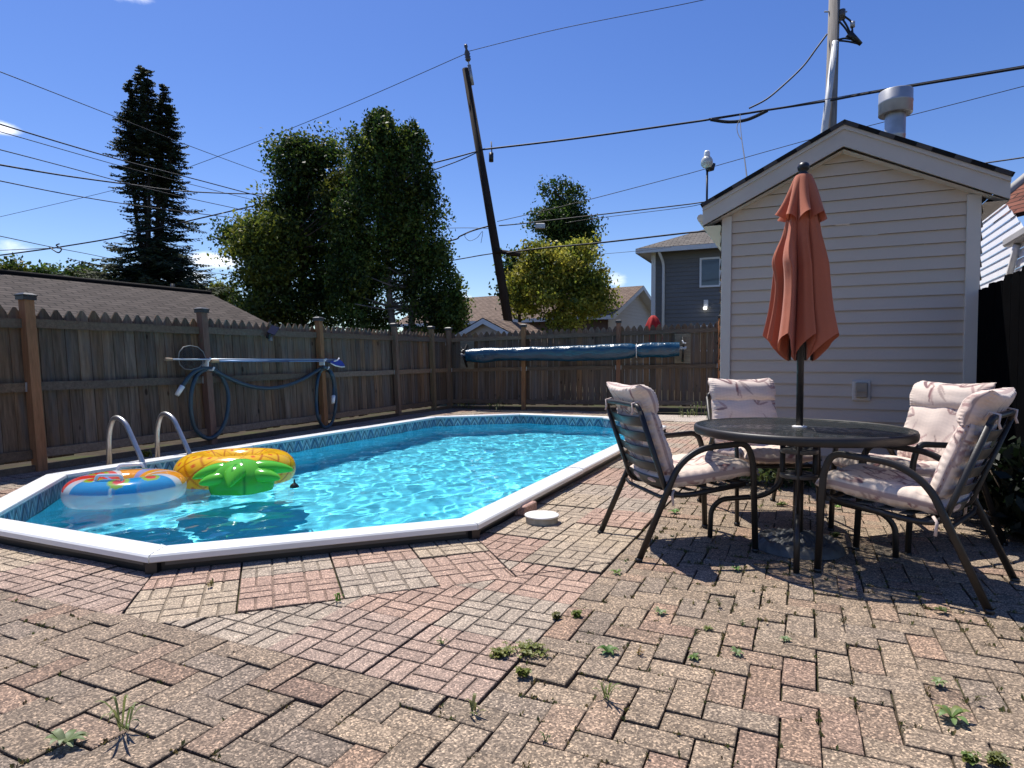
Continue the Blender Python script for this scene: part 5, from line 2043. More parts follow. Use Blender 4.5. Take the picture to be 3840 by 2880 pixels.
def build_grey_house():
    o = Vector((5.53, 25.0, 0))
    t = thing('grey_house', 'two-storey dark grey sided house with hip roof and white window, behind the shed', 'house', o)
    d, e = E1, E2
    w, dep, ze = 9.0, 8.0, 5.35
    Z = Vector((0, 0, 0))
    box_walls(t, M['grey_siding'], Z, d, e, w, dep, -.1, ze, .16)
    oh = .55
    c = [Z - d * oh - e * oh, Z + d * (w + oh) - e * oh, Z + d * (w + oh) + e * (dep + oh), Z - d * oh + e * (dep + oh)]
    c = [p + UP * ze for p in c]
    rz = ze + 2.1
    r0 = d * (w * .45) + e * (dep / 2) + UP * rz; r1 = d * (w * .6) + e * (dep / 2) + UP * rz
    roof_plane('roof', [c[0] + UP * .1, c[1] + UP * .1, r1, r0], M['shingle_stone'], t, .04)
    roof_plane('roof', [c[3] + UP * .1, c[0] + UP * .1, r0], M['shingle_stone'], t, .04)
    roof_plane('roof', [c[1] + UP * .1, c[2] + UP * .1, r1], M['shingle_stone'], t, .04)
    roof_plane('roof', [c[2] + UP * .1, c[3] + UP * .1, r0, r1], M['shingle_stone'], t, .04)
    mb = MB(); mb.add(c, [(0, 3, 2, 1)]); mb.build('soffit', M['trim_house'], t)
    mb = MB()
    for a, b in ((0, 1), (1, 2), (2, 3), (3, 0)):
        mb.add([c[a] - UP * .08, c[b] - UP * .08, c[b] + UP * .09, c[a] + UP * .09], [(0, 1, 2, 3)])
    mb.build('eave_gutter', M['trim_house'], t)
    mb = MB(); mb.box(d * .05 - e * .05 + UP * (ze / 2), (.16, .10, ze), Matrix.Rotation(math.atan2(d.y, d.x), 3, 'Z')); mb.build('corner_trim', M['trim_house'], t)
    mb = MB(); mb.tube(arc_path([d * .32 - e * .5 + UP * ze, d * .45 - e * .12 + UP * (ze - .45), d * .45 - e * .12], .2), .055, 8); mb.build('downpipe', M['trim_house'], t)
    window(t, d * 2.55 - e * .0 + UP * 4.45, d, -e, 1.5, 1.12)
    window(t, d * 2.25 - e * .0 + UP * 1.95, d, -e, 1.25, 1.0)
    mb = MB(); mb.box(d * 2.05 - e * .06 + UP * 3.28, (.16, .08, .26), Matrix.Rotation(math.atan2(d.y, d.x), 3, 'Z')); mb.build('lamp_bracket', M['trim_house'], t)
    gl = bpy.data.materials.new('lit_bulb'); gl.use_nodes = True
    b = gl.node_tree.nodes['Principled BSDF']; b.inputs['Emission Color'].default_value = (1, .98, .92, 1); b.inputs['Emission Strength'].default_value = 2.0
    mb = MB(); mb.lathe([(0, -.07), (.06, -.05), (.075, 0), (.05, .05), (0, .06)], 14, d * 2.03 - e * .14 + UP * 3.10); mb.build('wall_lamp', gl, t)


build_grey_house()


def build_bungalow():
    AP = at_depth(2382, 1073, 33.0)
    o = Vector((AP.x, AP.y, 0))
    t = thing('bungalow', 'bungalow with long brown shingle roof and cream gable, behind the yellow-green tree', 'house', o)
    zr = AP.z
    d = Vector((-.842, .540, 0)); p = Vector((-.540, -.842, 0))     # along the ridge away, towards us
    L, hw, ze = 13.0, 3.4, 3.45
    oh = .45
    slope = (zr - ze) / hw
    a = UP * zr - d * oh; b = UP * zr + d * (L + oh)
    for sg in (1, -1):
        e0 = p * sg * (hw + oh) - d * oh + UP * (ze - slope * oh); e1 = e0 + d * (L + 2 * oh)
        roof_plane('roof', [e0, e1, b, a], M['shingle_tan'], t, .05)
        mb = MB()
        mb.add([a - d * .02, e0 - d * .02, e0 - d * .02 - UP * .22, a - d * .02 - UP * .22], [(0, 1, 2, 3)]); mb.build('rake_board', M['trim_house'], t)
        mb = MB(); mb.add([a - UP * .2, e0 - UP * .2, e0 - UP * .2 + d * oh, a - UP * .2 + d * oh], [(0, 1, 2, 3)]); mb.build('soffit', M['trim_house'], t)
        mb = MB(); mb.add([e0 - UP * .18, e1 - UP * .18, e1, e0], [(0, 1, 2, 3)]); mb.build('eave_board', M['trim_house'], t)
    mb = MB()
    siding_wall(mb, p * hw, -p, -d, 2 * hw, -.1, zr, .17, top=lambda s: zr - .06 - slope * abs(s - hw), depth=.02)
    mb.build('gable_wall', M['cream_siding'], t)
    mb = MB(); siding_wall(mb, p * hw + d * L, -d, p, L, -.1, ze, .2, depth=.02); mb.build('front_wall', M['dark_wall'], t)
    mb = MB(); siding_wall(mb, -p * hw, d, -p, L, -.1, ze, .2, depth=.02); mb.build('back_wall', M['cream_siding'], t)
    window(t, -d * .0 + p * .3 + UP * 1.6, -p, -d, 1.4, 1.1)


build_bungalow()


def build_gable_shed():
    AP = at_depth(1822, 1196, 18.5)
    o = Vector((AP.x, AP.y, 0))
    t = thing('white_gable_shed', 'little shed with white-trimmed gable peeking over the fence beside the leaning pole', 'shed', o)
    d, e = E1, E2
    hw, zr = 1.25, AP.z
    ze = zr - .62
    sl = (zr - ze) / hw
    mb = MB(); siding_wall(mb, -d * hw, d, -e, 2 * hw, -.1, zr, .12, top=lambda s: zr - .05 - sl * abs(s - hw)); mb.build('wall', M['siding'], t)
    for sg in (-1, 1):
        mb = MB(); siding_wall(mb, d * sg * hw + (e * 3 if sg < 0 else Vector()), (-e if sg < 0 else e), d * sg, 3.0, -.1, ze, .12); mb.build('wall', M['siding'], t)
        a = UP * zr - e * .2; b = d * sg * (hw + .2) + UP * (ze - sl * .2) - e * .2
        mb = MB(); mb.add([a - UP * .15, b - UP * .15, b, a], [(0, 1, 2, 3)]); mb.build('rake_board', M['trim_house'], t)
        roof_plane('roof', [b + UP * .03, b + e * 3.4 + UP * .03, a + e * 3.4 + UP * .03, a + UP * .03], M['shingle_tan'], t, .03)


build_gable_shed()


def build_garage():
    RL, RR = at_depth(-120, 1012, 10.8), at_depth(790, 1102, 16.2)
    z = 2.85
    # the same sight lines, with the ridge level
    def lv(px, py, z):
        d = _ray(px, py); k = (z - CAM_H) / d.z
        return Vector((d.x * k, d.y * k, z))
    RL, RR = lv(0, 1024, z), lv(790, 1102, z)
    D = (RR - RL).normalized()
    Nn = Vector((D.y, -D.x, 0))          # towards us
    if Nn.x < 0: Nn = -Nn
    t = thing('garage', 'low brown shingled garage roof showing over the long picket fence', 'garage', (RL.x, RL.y, 0))
    hw, zd = 4.0, 1.45
    L = (RR - RL).length
    s0 = -1.2
    a = D * s0 + UP * z; b = D * L + UP * z
    e0 = a + Nn * hw - UP * zd; e1 = b + Nn * hw - UP * zd
    roof_plane('roof', [e0, e1, b, a], M['shingle_grey'], t, .06)
    f0 = a - Nn * hw - UP * zd; f1 = b - Nn * hw - UP * zd
    roof_plane('roof', [f1, f0, a, b], M['shingle_grey'], t, .06)
    mb = MB(); mb.tube([a + UP * .02, b + UP * .02], .06, 8); mb.build('ridge_cap', M['shingle_grey'], t)
    mb = MB(); mb.add([a - D * .02 - UP * .0, e0 - D * .02, e0 - D * .02 - UP * .2, a - D * .02 - UP * .2], [(0, 1, 2, 3)]); mb.build('rake_board', M['dark_metal'], t)
    gw = .35
    mb = MB()
    for x, q in ((s0 + gw, 1), (L - gw, 1)):
        v = [D * x + Nn * (hw - .4) - UP * 0, D * x - Nn * (hw - .4), D * x - Nn * (hw - .4) + UP * (z - zd), D * x + UP * (z - .1), D * x + Nn * (hw - .4) + UP * (z - zd)]
        mb.add(v, [(0, 1, 2, 3, 4)])
    v = [D * (s0 + gw) + Nn * (hw - .4), D * (L - gw) + Nn * (hw - .4), D * (L - gw) + Nn * (hw - .4) + UP * (z - zd), D * (s0 + gw) + Nn * (hw - .4) + UP * (z - zd)]
    mb.add(v, [(0, 1, 2, 3)])
    mb.build('wall', mat('garage_wall', (.30, .29, .27), .7, var=.1), t)
    mb = MB(); mb.tube([D * (L * .84) - Nn * .5 + UP * (z - .3), D * (L * .84) - Nn * .5 + UP * (z + .22)], .05, 10); mb.build('vent_pipe', M['black_plastic'], t)


build_garage()


def build_white_house():
    o = Vector((6.42, 8.95, 0))
    t = thing('white_house', 'white-sided house wall lit by the sun, with red-brown roof, beyond the dark fence', 'house', o)
    d = Vector((-.42, -.907, 0)); n = Vector((-.907, .42, 0))
    s_ap = 1.60
    zt = 2.94
    top = lambda s: zt + .06 if s <= s_ap else zt + .06 - (s - s_ap) * .57
    mb = MB(); siding_wall(mb, Vector(), d, n, 3.2, .0, 3.05, .098, top=top, depth=.016)
    mb.build('wall', M['white_siding'], t)
    # roof of the main block behind and above, falling towards us
    a = at_depth(3560, 900, 9.2) - o; b = at_depth(4300, 1000, 6.4) - o
    q0 = at_depth(3728, 778, 9.0) - o
    cdir = Vector((.153, -1, 0)).normalized(); upv = Vector((1, .15, .78))
    roof_plane('roof', [q0 - upv * .3 , q0 - upv * .3 + cdir * 7, q0 + upv * 3 + cdir * 7, q0 + upv * 3], M['shingle_red'], t, .06)
    mb = MB(); mb.tube([q0 - upv * .3 - cdir * .03, q0 + upv * 3 - cdir * .03], .07, 4, flat=(.10, .02)); mb.build('rake_board', mat('rake_grey', (.33, .32, .31), .6), t)
    # lower eave of the porch nearer to us
    p = d * 2.05 + n * .02 + UP * 2.18
    rot = Matrix.Rotation(math.atan2(d.y, d.x), 3, 'Z')
    mb = MB(); mb.box(d * 2.98 + n * .05 + UP * 2.36, (1.6, .12, .10), rot, bev=.02); mb.build('porch_eave', mat('porch_grey', (.42, .41, .40), .6), t)
    mb = MB(); mb.tube(arc_path([d * 2.45 + n * .04 + UP * 2.30, d * 2.40 + n * .05 + UP * 2.20, d * 1.85 + n * .05 + UP * 1.55], .1), .045, 6, flat=(.035, .028)); mb.build('downpipe', M['white_plastic'], t)


build_white_house()


def build_red_parasol():
    p = at_depth(2450, 1215, 18.0)
    t = thing('red_parasol', 'closed red garden parasol showing above the far fence, by the grey house', 'parasol', (p.x, p.y, 0))
    mb = MB(); mb.tube([Vector((0, 0, 0)), Vector((0, 0, p.z + .2))], .02, 8); mb.build('pole', M['dark_metal'], t)
    mb = MB(); mb.lathe([(.20, p.z - .75), (.23, p.z - .4), (.20, p.z - .05), (.12, p.z + .16), (.05, p.z + .24), (0, p.z + .25)], 24, rad=lambda r, z, a: r * (1 + .14 * math.cos(6 * a)))
    mb.build('canopy', mat('red_canvas', (.42, .012, .010), .8, var=.1, trans=.15), t)


build_red_parasol()


# ================================================================== utility poles and wires
M['porcelain'] = mat('porcelain_insulator', (.09, .075, .065), .3, var=.1)


def build_leaning_pole():
    Y = 21.0
    bot = at_depth(1922, 1300, Y); top = at_depth(1745, 258, Y)
    foot = bot + (bot - top) * ((bot.z + .3) / (top.z - bot.z))
    t = thing('utility_pole', 'old dark utility pole leaning strongly beyond the far fence', 'utility pole', (foot.x, foot.y, 0))
    o = t.location
    A, B = foot - o, top - o
    d = (B - A).normalized()
    mb = MB(); mb.tube([A, A.lerp(B, .5), B], [.165, .14, .105], 16); mb.build('shaft', M['pole_wood'], t)
    side = Vector((1, 0, 0)); side = (side - d * side.dot(d)).normalized()
    h = B + side * .14
    mb = MB(); mb.tube([h - d * .55, h + d * .10], .05, 8, flat=(.06, .035)); mb.tube([h, h + d * .35], .022, 8); mb.build('top_bracket', M['galv'], t)
    mb = MB()
    P = [h + d * q for q in (.22, .28, .30, .36, .38, .46, .62, .70, .76)]
    mb.tube(P, [.05, .10, .07, .10, .07, .10, .035, .06, .05], 14); mb.build('insulator', M['porcelain'], t)
    mb = MB(); q = at_depth(1880, 944, Y - .2) - o; q2 = at_depth(1952, 956, Y - .2) - o; mb.tube([q - (q2 - q) * .3, q2], .06, 4, flat=(.075, .06)); mb.build('cross_arm', M['pole_wood'], t)
    mb = MB(); k = at_depth(1842, 590, Y - .25) - o; mb.tube([k + Vector((0, 0, .5)), k + Vector((0.02, 0, .16)), k + Vector((0, 0, .14))], [.02, .02, .02], 8); mb.tube([k + Vector((0, 0, .14)), k - Vector((0, 0, .14))], .075, 12); mb.build('splice_box', M['black_plastic'], t)


def build_right_pole():
    Y = 17.0
    top = at_depth(3131, -60, Y); bot = at_depth(3115, 450, Y)
    foot = bot + (bot - top) * (bot.z / (top.z - bot.z))
    t = thing('utility_pole', 'grey weathered utility pole with a pale conduit behind the shed roof', 'utility pole', (foot.x, foot.y, 0))
    o = t.location
    A, B = foot - o, top - o
    mb = MB(); mb.tube([A, A.lerp(B, .5), B], [.17, .155, .135], 18); mb.build('shaft', M['pole_grey'], t)
    pv = mat('conduit_pvc', (.52, .53, .54), .5, var=.08)
    a = at_depth(3090, 500, Y - .2) - o; b = at_depth(3132, 155, Y - .2) - o
    a2 = a + (a - b) * 1.6
    mb = MB(); mb.tube([a2, a, b], [.085, .085, .072], 12); mb.build('conduit', pv, t)
    k = at_depth(3157, 55, Y - .1) - o
    mb = MB(); mb.tube([k - Vector((0, 0, .12)), k + Vector((0, 0, .12))], .085, 12); mb.build('insulator', M['porcelain'], t)
    mb = MB(); q = at_depth(3105, 44, Y) - o; mb.tube([q - Vector((.1, 0, 0)), q + Vector((.5, 0, 0))], .022, 6); mb.build('bolt', M['galv'], t)
    loops = [[(3165, 60), (3190, 78), (3198, 95)], [(3160, 72), (3178, 100), (3192, 135)], [(3147, 80), (3170, 105), (3190, 140)], [(3140, 150), (3165, 143), (3188, 147)], [(3140, 152), (3180, 155), (3226, 166)], [(3195, 100), (3198, 130), (3196, 145)]]
    for L in loops:
        P = [at_depth(x, y, Y - .15) - o for x, y in L]
        mb = MB(); mb.tube(arc_path(P, .3, 5), .026, 6); mb.build('jumper_cable', M['wire'], t)
    k = at_depth(3198, 140, Y - .15) - o
    mb = MB(); mb.tube([k + Vector((-.12, 0, .1)), k + Vector((.22, 0, -.18))], [.10, .05], 10); mb.build('weatherhead', M['black_plastic'], t)
    k = at_depth(3197, 92, Y - .15) - o
    mb = MB(); mb.tube([k + Vector((0, 0, .07)), k - Vector((0, 0, .07))], .06, 10); mb.build('connector', M['galv'], t)


build_leaning_pole()
build_right_pole()


def wire(label, pts, r=.014, name='power_line', n=8):
    P = [at_depth(*p) for p in pts]
    Q = []
    for i in range(len(P) - 1):
        p0, p1, p2, p3 = P[max(i - 1, 0)], P[i], P[i + 1], P[min(i + 2, len(P) - 1)]
        for k in range(n):
            u = k / n
            Q.append(.5 * ((2 * p1) + (p2 - p0) * u + (2 * p0 - 5 * p1 + 4 * p2 - p3) * u * u + (3 * p1 - p0 - 3 * p2 + p3) * u ** 3))
    Q.append(P[-1])
    o = Q[0].copy()
    mb = MB(); mb.tube([q - o for q in Q], r, 6)
    ob = mb.build(name, M['wire'], None, o)
    tag(ob, label, 'power line' if name == 'power_line' else 'cable')
    return ob


def z1(x, y, d): return (x * .5787, y * .5787, d)
def z2(x, y, d): return (1280 + x * .5787, y * .5787, d)
def z3(x, y, d): return (2560 + x * .5787, y * .5787, d)


wire('thin highest wire from the leaning pole tip rising toward the grey pole side', [z2(825, 332, 21), z2(1400, 190, 19.6), z2(2212, 28, 18), z3(300, -40, 17.5)], .011)
wire('thin wire falling from the leaning pole tip past the spruce', [z2(812, 345, 21), z2(0, 700, 24), z1(1410, 1015, 26), z1(840, 1205, 29), z1(0, 1405, 32), z1(-200, 1450, 33)], .012)
wire('heavy main cable from the leaning pole over the shed flue', [z2(905, 970, 20.8), z2(1500, 900, 19.3), z2(2212, 800, 18), z3(200, 770, 17.6), z3(550, 713, 17.2), z3(930, 655, 16.8), z3(1230, 600, 16), z3(2212, 437, 14.2), z3(2500, 385, 13.6)], .030)
wire('slim messenger wire lying just over the heavy main cable splice', [z3(170, 768, 17.5), z3(370, 737, 17.3), z3(550, 712, 17.1), z3(1230, 590, 15.9), z3(2212, 425, 14.1), z3(2500, 372, 13.6)], .010)
wire('drooping spliced cable bundle under the main cable', [z3(180, 775, 17.5), z3(300, 790, 17.4), z3(420, 775, 17.3), z3(550, 716, 17.2)], .045, 'splice_bundle')
wire('heavy cable from the leaning pole descending through the birch to the far corner', [z2(900, 975, 20.9), z2(640, 1045, 21.2), z2(80, 1180, 21.6), z1(1700, 1320, 21.8), z1(1230, 1430, 22), z1(800, 1530, 22), z1(390, 1600, 22), z1(180, 1630, 22), z1(-200, 1680, 22)], .024)
wire('second cable sagging just below the heavy one across the birch', [z2(885, 985, 20.9), z2(740, 1050, 21.1), z2(500, 1130, 21.4), z2(160, 1207, 21.6), z2(-100, 1265, 21.9)], .018)
wire('steep thin wire entering at the upper edge beside the spruce', [z1(-200, 400, 13), z1(0, 465, 14.5), z1(760, 762, 19), z1(1200, 935, 22), z1(1740, 1135, 26), z1(2100, 1270, 28)], .011)
wire('thick dark cable sloping down past the cloud to the maple', [z1(-200, 735, 13), z1(0, 805, 14), z1(740, 1025, 18), z1(1280, 1165, 21.5), z1(1680, 1270, 24), z1(2100, 1370, 26)], .017)
wire('thin wire just under the thick sloping cable', [z1(-200, 800, 13), z1(0, 853, 14), z1(780, 1075, 18.5), z1(1240, 1195, 21.5), z1(1660, 1300, 24), z1(2100, 1400, 26)], .010)
wire('medium wire crossing the spruce trunk, ending in the maple', [z1(-200, 925, 13), z1(0, 970, 14), z1(460, 1090, 17), z1(850, 1195, 19), z1(1180, 1275, 21.5), z1(1710, 1390, 25), z1(2100, 1480, 27)], .012)
wire('twisted service cable with shiny spots, nearly level by the maple', [z1(-200, 1030, 13), z1(0, 1068, 14), z1(430, 1140, 16.5), z1(850, 1197, 19), z1(1200, 1240, 21), z1(1700, 1256, 24), z1(2212, 1235, 24)], .020)
wire('low wire crossing the spruce at the bare part of its trunk', [z1(-200, 1130, 13), z1(0, 1172, 14), z1(440, 1260, 16.5), z1(850, 1327, 19), z1(1240, 1378, 21.5), z1(1720, 1438, 25), z1(2100, 1500, 27)], .013)
wire('thin wire running down behind the garage from the low splice', [z1(-200, 1495, 15), z1(0, 1530, 16.5), z1(330, 1600, 20), z1(640, 1660, 24), z1(1000, 1740, 28)], .011)
wire('short wire reaching the low splice from the frame edge', [z1(-200, 1628, 19), z1(0, 1622, 20), z1(330, 1608, 22)], .011)
wire('tangled low splice on the heavy cable near the garage', [z1(320, 1600, 21.9), z1(345, 1620, 21.8), z1(380, 1637, 21.8), z1(398, 1612, 21.9), z1(365, 1590, 21.9), z1(385, 1580, 21.9)], .022, 'splice_bundle')
wire('long thin wire from the leaning pole rising behind the shed roof', [z2(1010, 1435, 20.8), z2(1250, 1380, 21), z2(1560, 1305, 21), z2(2212, 1135, 21), z3(85, 1112, 21), z3(840, 900, 20.5), z3(1180, 822, 20), z3(2212, 558, 18), z3(2500, 480, 17.5)], .011)
wire('dark cable from the leaning pole to the yard lamp, upper of its pair', [z2(1020, 1462, 20.8), z2(1160, 1450, 20.8), z2(1620, 1397, 20), z2(2212, 1328, 19), z3(190, 1303, 18.5), z3(700, 1250, 18)], .018)
wire('thinner cable hanging just below the yard lamp cable', [z2(1450, 1445, 20.3), z2(1640, 1416, 20), z2(2212, 1345, 19), z3(190, 1312, 18.5), z3(700, 1262, 18)], .009)
wire('thick cable from the cross arm over the grey house roof', [z2(1045, 1643, 20.8), z2(1290, 1610, 20.4), z2(1650, 1576, 19.8), z2(2212, 1512, 19), z3(160, 1495, 18.6), z3(700, 1430, 18)], .026)
wire('cable from the leaning pole into the birch at mid height', [z2(955, 1465, 21), z2(850, 1495, 21.2), z2(770, 1530, 21.5), z2(700, 1560, 22), z2(300, 1620, 24)], .026)
wire('thin wire level with the birch, meeting the leaning pole', [z2(960, 1480, 21), z2(700, 1478, 23), z2(200, 1500, 26), z2(-300, 1480, 28)], .010)
wire('loose coil of thin wire hanging by the leaning pole', [z2(850, 1495, 20.9), z2(800, 1525, 20.8), z2(830, 1560, 20.8), z2(880, 1540, 20.8), z2(915, 1500, 20.8), z2(905, 1575, 20.8)], .008, 'wire_coil')
wire('low cable from the cross arm running into the birch', [z2(1000, 1640, 20.9), z2(900, 1655, 21.5), z2(760, 1680, 22.5), z2(300, 1760, 25)], .018)
wire('curved service drop from the grey pole down to the splice', [z3(935, 222, 16.9), z3(870, 310, 16.9), z3(780, 430, 17), z3(650, 555, 17.1), z3(540, 645, 17.2), z3(430, 702, 17.3)], .022)
wire('thin drop wire hanging from the splice to the shed eave', [z3(372, 740, 17.2), z3(376, 830, 14), z3(385, 920, 11), z3(400, 1020, 9), z3(418, 1165, 7)], .008)
wire('slack loop beside the thin drop wire', [z3(372, 770, 17.2), z3(352, 820, 16.9), z3(360, 870, 16.7), z3(382, 905, 16.5)], .010, 'wire_coil')
wire('cable passing behind the shed gable toward the white house', [z3(1700, 1095, 16), z3(1950, 1058, 15), z3(2212, 1020, 14), z3(2500, 975, 13)], .017)
wire('thin cable on the cloud side of the grey house', [z2(1640, 1650, 24), z2(1900, 1628, 22.5), z2(2140, 1600, 21)], .008)
wire('cable crossing the gap between spruce and birch, upper', [(760, 1062, 27), (905, 1027, 26), (1100, 985, 25)], .014)
wire('cable crossing the gap between spruce and birch, lower', [(760, 1087, 27), (930, 1067, 26), (1150, 1040, 25)], .014)
wire('thin wire crossing just above the garage end between the trees', [(740, 1017, 28), (905, 1035, 27), (1100, 1060, 26)], .010)


def build_line_box():
    p = at_depth(2026, 848, 20.2)
    o = thing('splice_case', 'small grey splice case hanging on the cables before the round-topped tree', 'splice case', p)
    mb = MB(); mb.box((0, 0, 0), (.30, .12, .17), bev=.02); mb.build('case_body', M['galv'], o)


build_line_box()


# ================================================================== trees
def leaf_quads(P, size, rng, aspect=.62, droop=0.0):
    """leaf-sized diamonds, freely turned"""
    n = len(P)
    a = rng.normal(size=(n, 3)); a[:, 2] -= droop
    a /= np.linalg.norm(a, axis=1, keepdims=True)
    b = rng.normal(size=(n, 3)); b -= a * np.sum(a * b, axis=1, keepdims=True)
    b /= np.linalg.norm(b, axis=1, keepdims=True)
    s = size * rng.uniform(.6, 1.35, (n, 1))
    c = np.cross(a, b)
    V = np.stack([P - a * s * .5, P + b * s * .5 * aspect + c * s * .08, P + a * s * .5, P - b * s * .5 * aspect + c * s * .08], axis=1).reshape(-1, 3)
    F = np.arange(n * 4).reshape(n, 4)
    return V, F


def lump(P, seed):
    """slow, uneven variation through space, 0..1"""
    r = np.random.default_rng(seed)
    g = np.zeros(len(P))
    for k in range(9):
        w = r.normal(size=3) * (1.1 + .55 * k)
        g += np.sin(P @ w + r.uniform(0, 6.28)) / (1 + .22 * k)
    return np.clip(.5 + g / 5.2, 0, 1)


def crown_points(blobs, n, rng, clump=.32, per=34, strand=0.0, holes=.30, seed=1):
    """blobs: (x, y, z, rx, ry, rz, weight). leaves gather in clumps (or hang in strands), with openings left between"""
    wts = np.array([b[6] for b in blobs], float); wts /= wts.sum()
    nc = max(4, int(n / per / (1 - holes)))
    which = rng.choice(len(blobs), nc, p=wts)
    B = np.array([b[:6] for b in blobs], float)[which]
    d = rng.normal(size=(nc, 3)); d /= np.linalg.norm(d, axis=1, keepdims=True)
    r = rng.uniform(.06, 1.0, (nc, 1)) ** .42
    C = B[:, :3] + d * r * B[:, 3:6]
    if holes > 0:
        g = lump(C, seed)
        keep = g > np.quantile(g, holes) - .10 * rng.random(nc)
        C = C[keep]; nc = len(C)
    m = rng.poisson(per, nc) + 3
    idx = np.repeat(np.arange(nc), m)
    cs = clump * rng.uniform(.5, 1.3, nc)
    q = np.clip(rng.normal(size=(len(idx), 3)), -1.7, 1.7)
    if strand > 0:
        t = rng.random(len(idx))
        ln = strand * rng.uniform(.4, 1.3, nc)[idx]
        sw = rng.normal(size=(nc, 2))[idx] * .22
        P = C[idx] + q * (cs[idx] * (.45 + .5 * t))[:, None] * np.array([1, 1, .5])
        P[:, 2] -= t * ln
        P[:, :2] += sw * (ln * np.sqrt(t))[:, None]
    else:
        P = C[idx] + q * cs[idx][:, None] * np.array([1, 1, .62])
    return P, C, idx


def tree(name, label, base, trunk, blobs, n, size, cols, seed, clump=.32, per=34, limbs=18, droop=.4, group=None, trunks=None, rtrunk=.16, cat='tree', aspect=.62, barkm=None, strand=0.0, holes=.30):
    rng = np.random.default_rng(seed)
    t = thing(name, label, cat, base, group=group)
    P, C, idx = crown_points(blobs, n, rng, clump, per, strand, holes, seed)
    V, F = leaf_quads(P, size, rng, aspect, droop)
    tone = np.array([cols[i] for i in rng.choice(len(cols), len(C), p=None)])
    tone = tone * rng.uniform(.6, 1.35, (len(C), 1)) * (.65 + .7 * lump(C, seed + 9))[:, None]
    Cc = tone[idx] * rng.uniform(.75, 1.3, (len(P), 1))
    np_mesh('crown', V, F, np.repeat(Cc, 4, axis=0), M['leaf'], t)
    # trunk and limbs
    for tr in (trunks or [trunk]):
        mb = MB()
        T = [Vector(p) for p in tr]
        mb.tube(T, [rtrunk * (1 - .8 * i / (len(T) - 1)) for i in range(len(T))], 10)
        sel = rng.choice(len(C), min(limbs, len(C)), replace=False)
        for k in sel:
            c = Vector(C[k])
            zz = max(T[0].z + .3 * (T[-1].z - T[0].z), min(T[-1].z, c.z - .8))
            f = (zz - T[0].z) / (T[-1].z - T[0].z) * (len(T) - 1)
            i = min(int(f), len(T) - 2)
            a = T[i].lerp(T[i + 1], f - i)
            mid = a.lerp(c, .5) + Vector((0, 0, -.15 * (c - a).length * .4))
            mb.tube([a, mid, c], [rtrunk * .32, rtrunk * .18, .012], 6)
        mb.build('trunk', barkm or M['bark'], t)
    return t


def px_blob(px, py, Y, rx, rz, w, base, ry=None):
    """a crown mass measured on the photo: centre at depth Y, half width / height in photo pixels"""
    c = at_depth(px, py, Y) - Vector(base)
    return (c.x, c.y, c.z, rx * Y / FPX, (ry if ry else .75 * rx * Y / FPX), rz * Y / FPX, w)


# the tall birch and the broad maple beside it
def gp(px, Y):
    d = _ray(px, 1440); return Vector((d.x / d.y * Y, Y, 0))


DARKG = [(.022, .050, .009), (.034, .070, .012), (.055, .098, .016), (.095, .140, .024)]
YELG = [(.15, .175, .024), (.19, .20, .028), (.105, .14, .022)]
b = gp(1500, 19.0)
tree('birch_tree', 'tall dark birch with two peaks, its foliage hanging down to the far fence', b, None,
     [px_blob(1415, 560, 19, 120, 165, 2.4, b), px_blob(1540, 640, 19, 100, 190, 2.2, b), px_blob(1400, 800, 19, 150, 190, 3.4, b), px_blob(1580, 870, 19, 110, 210, 2.6, b),
      px_blob(1450, 1060, 19, 190, 160, 3.6, b), px_blob(1650, 1080, 19, 95, 110, 1.2, b), px_blob(1425, 450, 19, 48, 55, .8, b), px_blob(1540, 500, 19, 32, 60, .5, b), px_blob(1320, 1000, 19, 90, 170, 1.4, b), px_blob(1700, 1140, 19, 60, 60, .4, b), px_blob(1450, 1170, 19, 200, 90, 2.0, b), px_blob(1620, 1130, 19, 110, 110, 1.5, b), px_blob(1690, 1120, 19, 70, 70, .6, b), px_blob(1620, 980, 19, 75, 130, .9, b)],
     62000, .100, DARKG + [(.08, .12, .02), YELG[0]], 31, .15, 22, 46, .6, strand=.75, holes=.25, trunks=[[(0, 0, 0), (-.3, 0, 3), (-.5, 0, 5.5), (-.65, 0, 7.8)], [(.2, 0, 0), (.4, .1, 3), (.5, 0, 5), (.45, 0, 7.2)]], rtrunk=.13,
     barkm=mat('birch_bark', (.16, .14, .12), .8, var=.5, vscale=3, stretch=(1, 1, 4)))
b = gp(1130, 20.5)
tree('maple_tree', 'broad dark maple with yellow-green leaf clumps, between the spruce and the birch', b, [(0, 0, 0), (.05, 0, 2.5), (.1, 0, 5), (.15, 0, 6.5)],
     [px_blob(1130, 610, 20.5, 95, 95, 1.6, b), px_blob(1180, 720, 20.5, 130, 130, 2.2, b), px_blob(1075, 780, 20.5, 75, 170, 1.6, b), px_blob(1010, 930, 20.5, 120, 90, 1.5, b), px_blob(1130, 990, 20.5, 150, 170, 2.8, b),
      px_blob(880, 890, 20.5, 50, 40, .35, b), px_blob(960, 1100, 20.5, 70, 110, .9, b), px_blob(1060, 560, 20.5, 30, 40, .2, b), px_blob(1230, 600, 20.5, 60, 90, .9, b), px_blob(1150, 1150, 20.5, 170, 80, 1.6, b), px_blob(1010, 1190, 20.5, 90, 50, .6, b), px_blob(1290, 760, 20.5, 90, 200, 2.0, b), px_blob(1270, 1000, 20.5, 100, 200, 1.8, b)],
     42000, .118, DARKG + YELG[:1] + [(.07, .11, .02)], 32, .30, 70, 40, .3, holes=.33, rtrunk=.2)
b = gp(1010, 19.6)
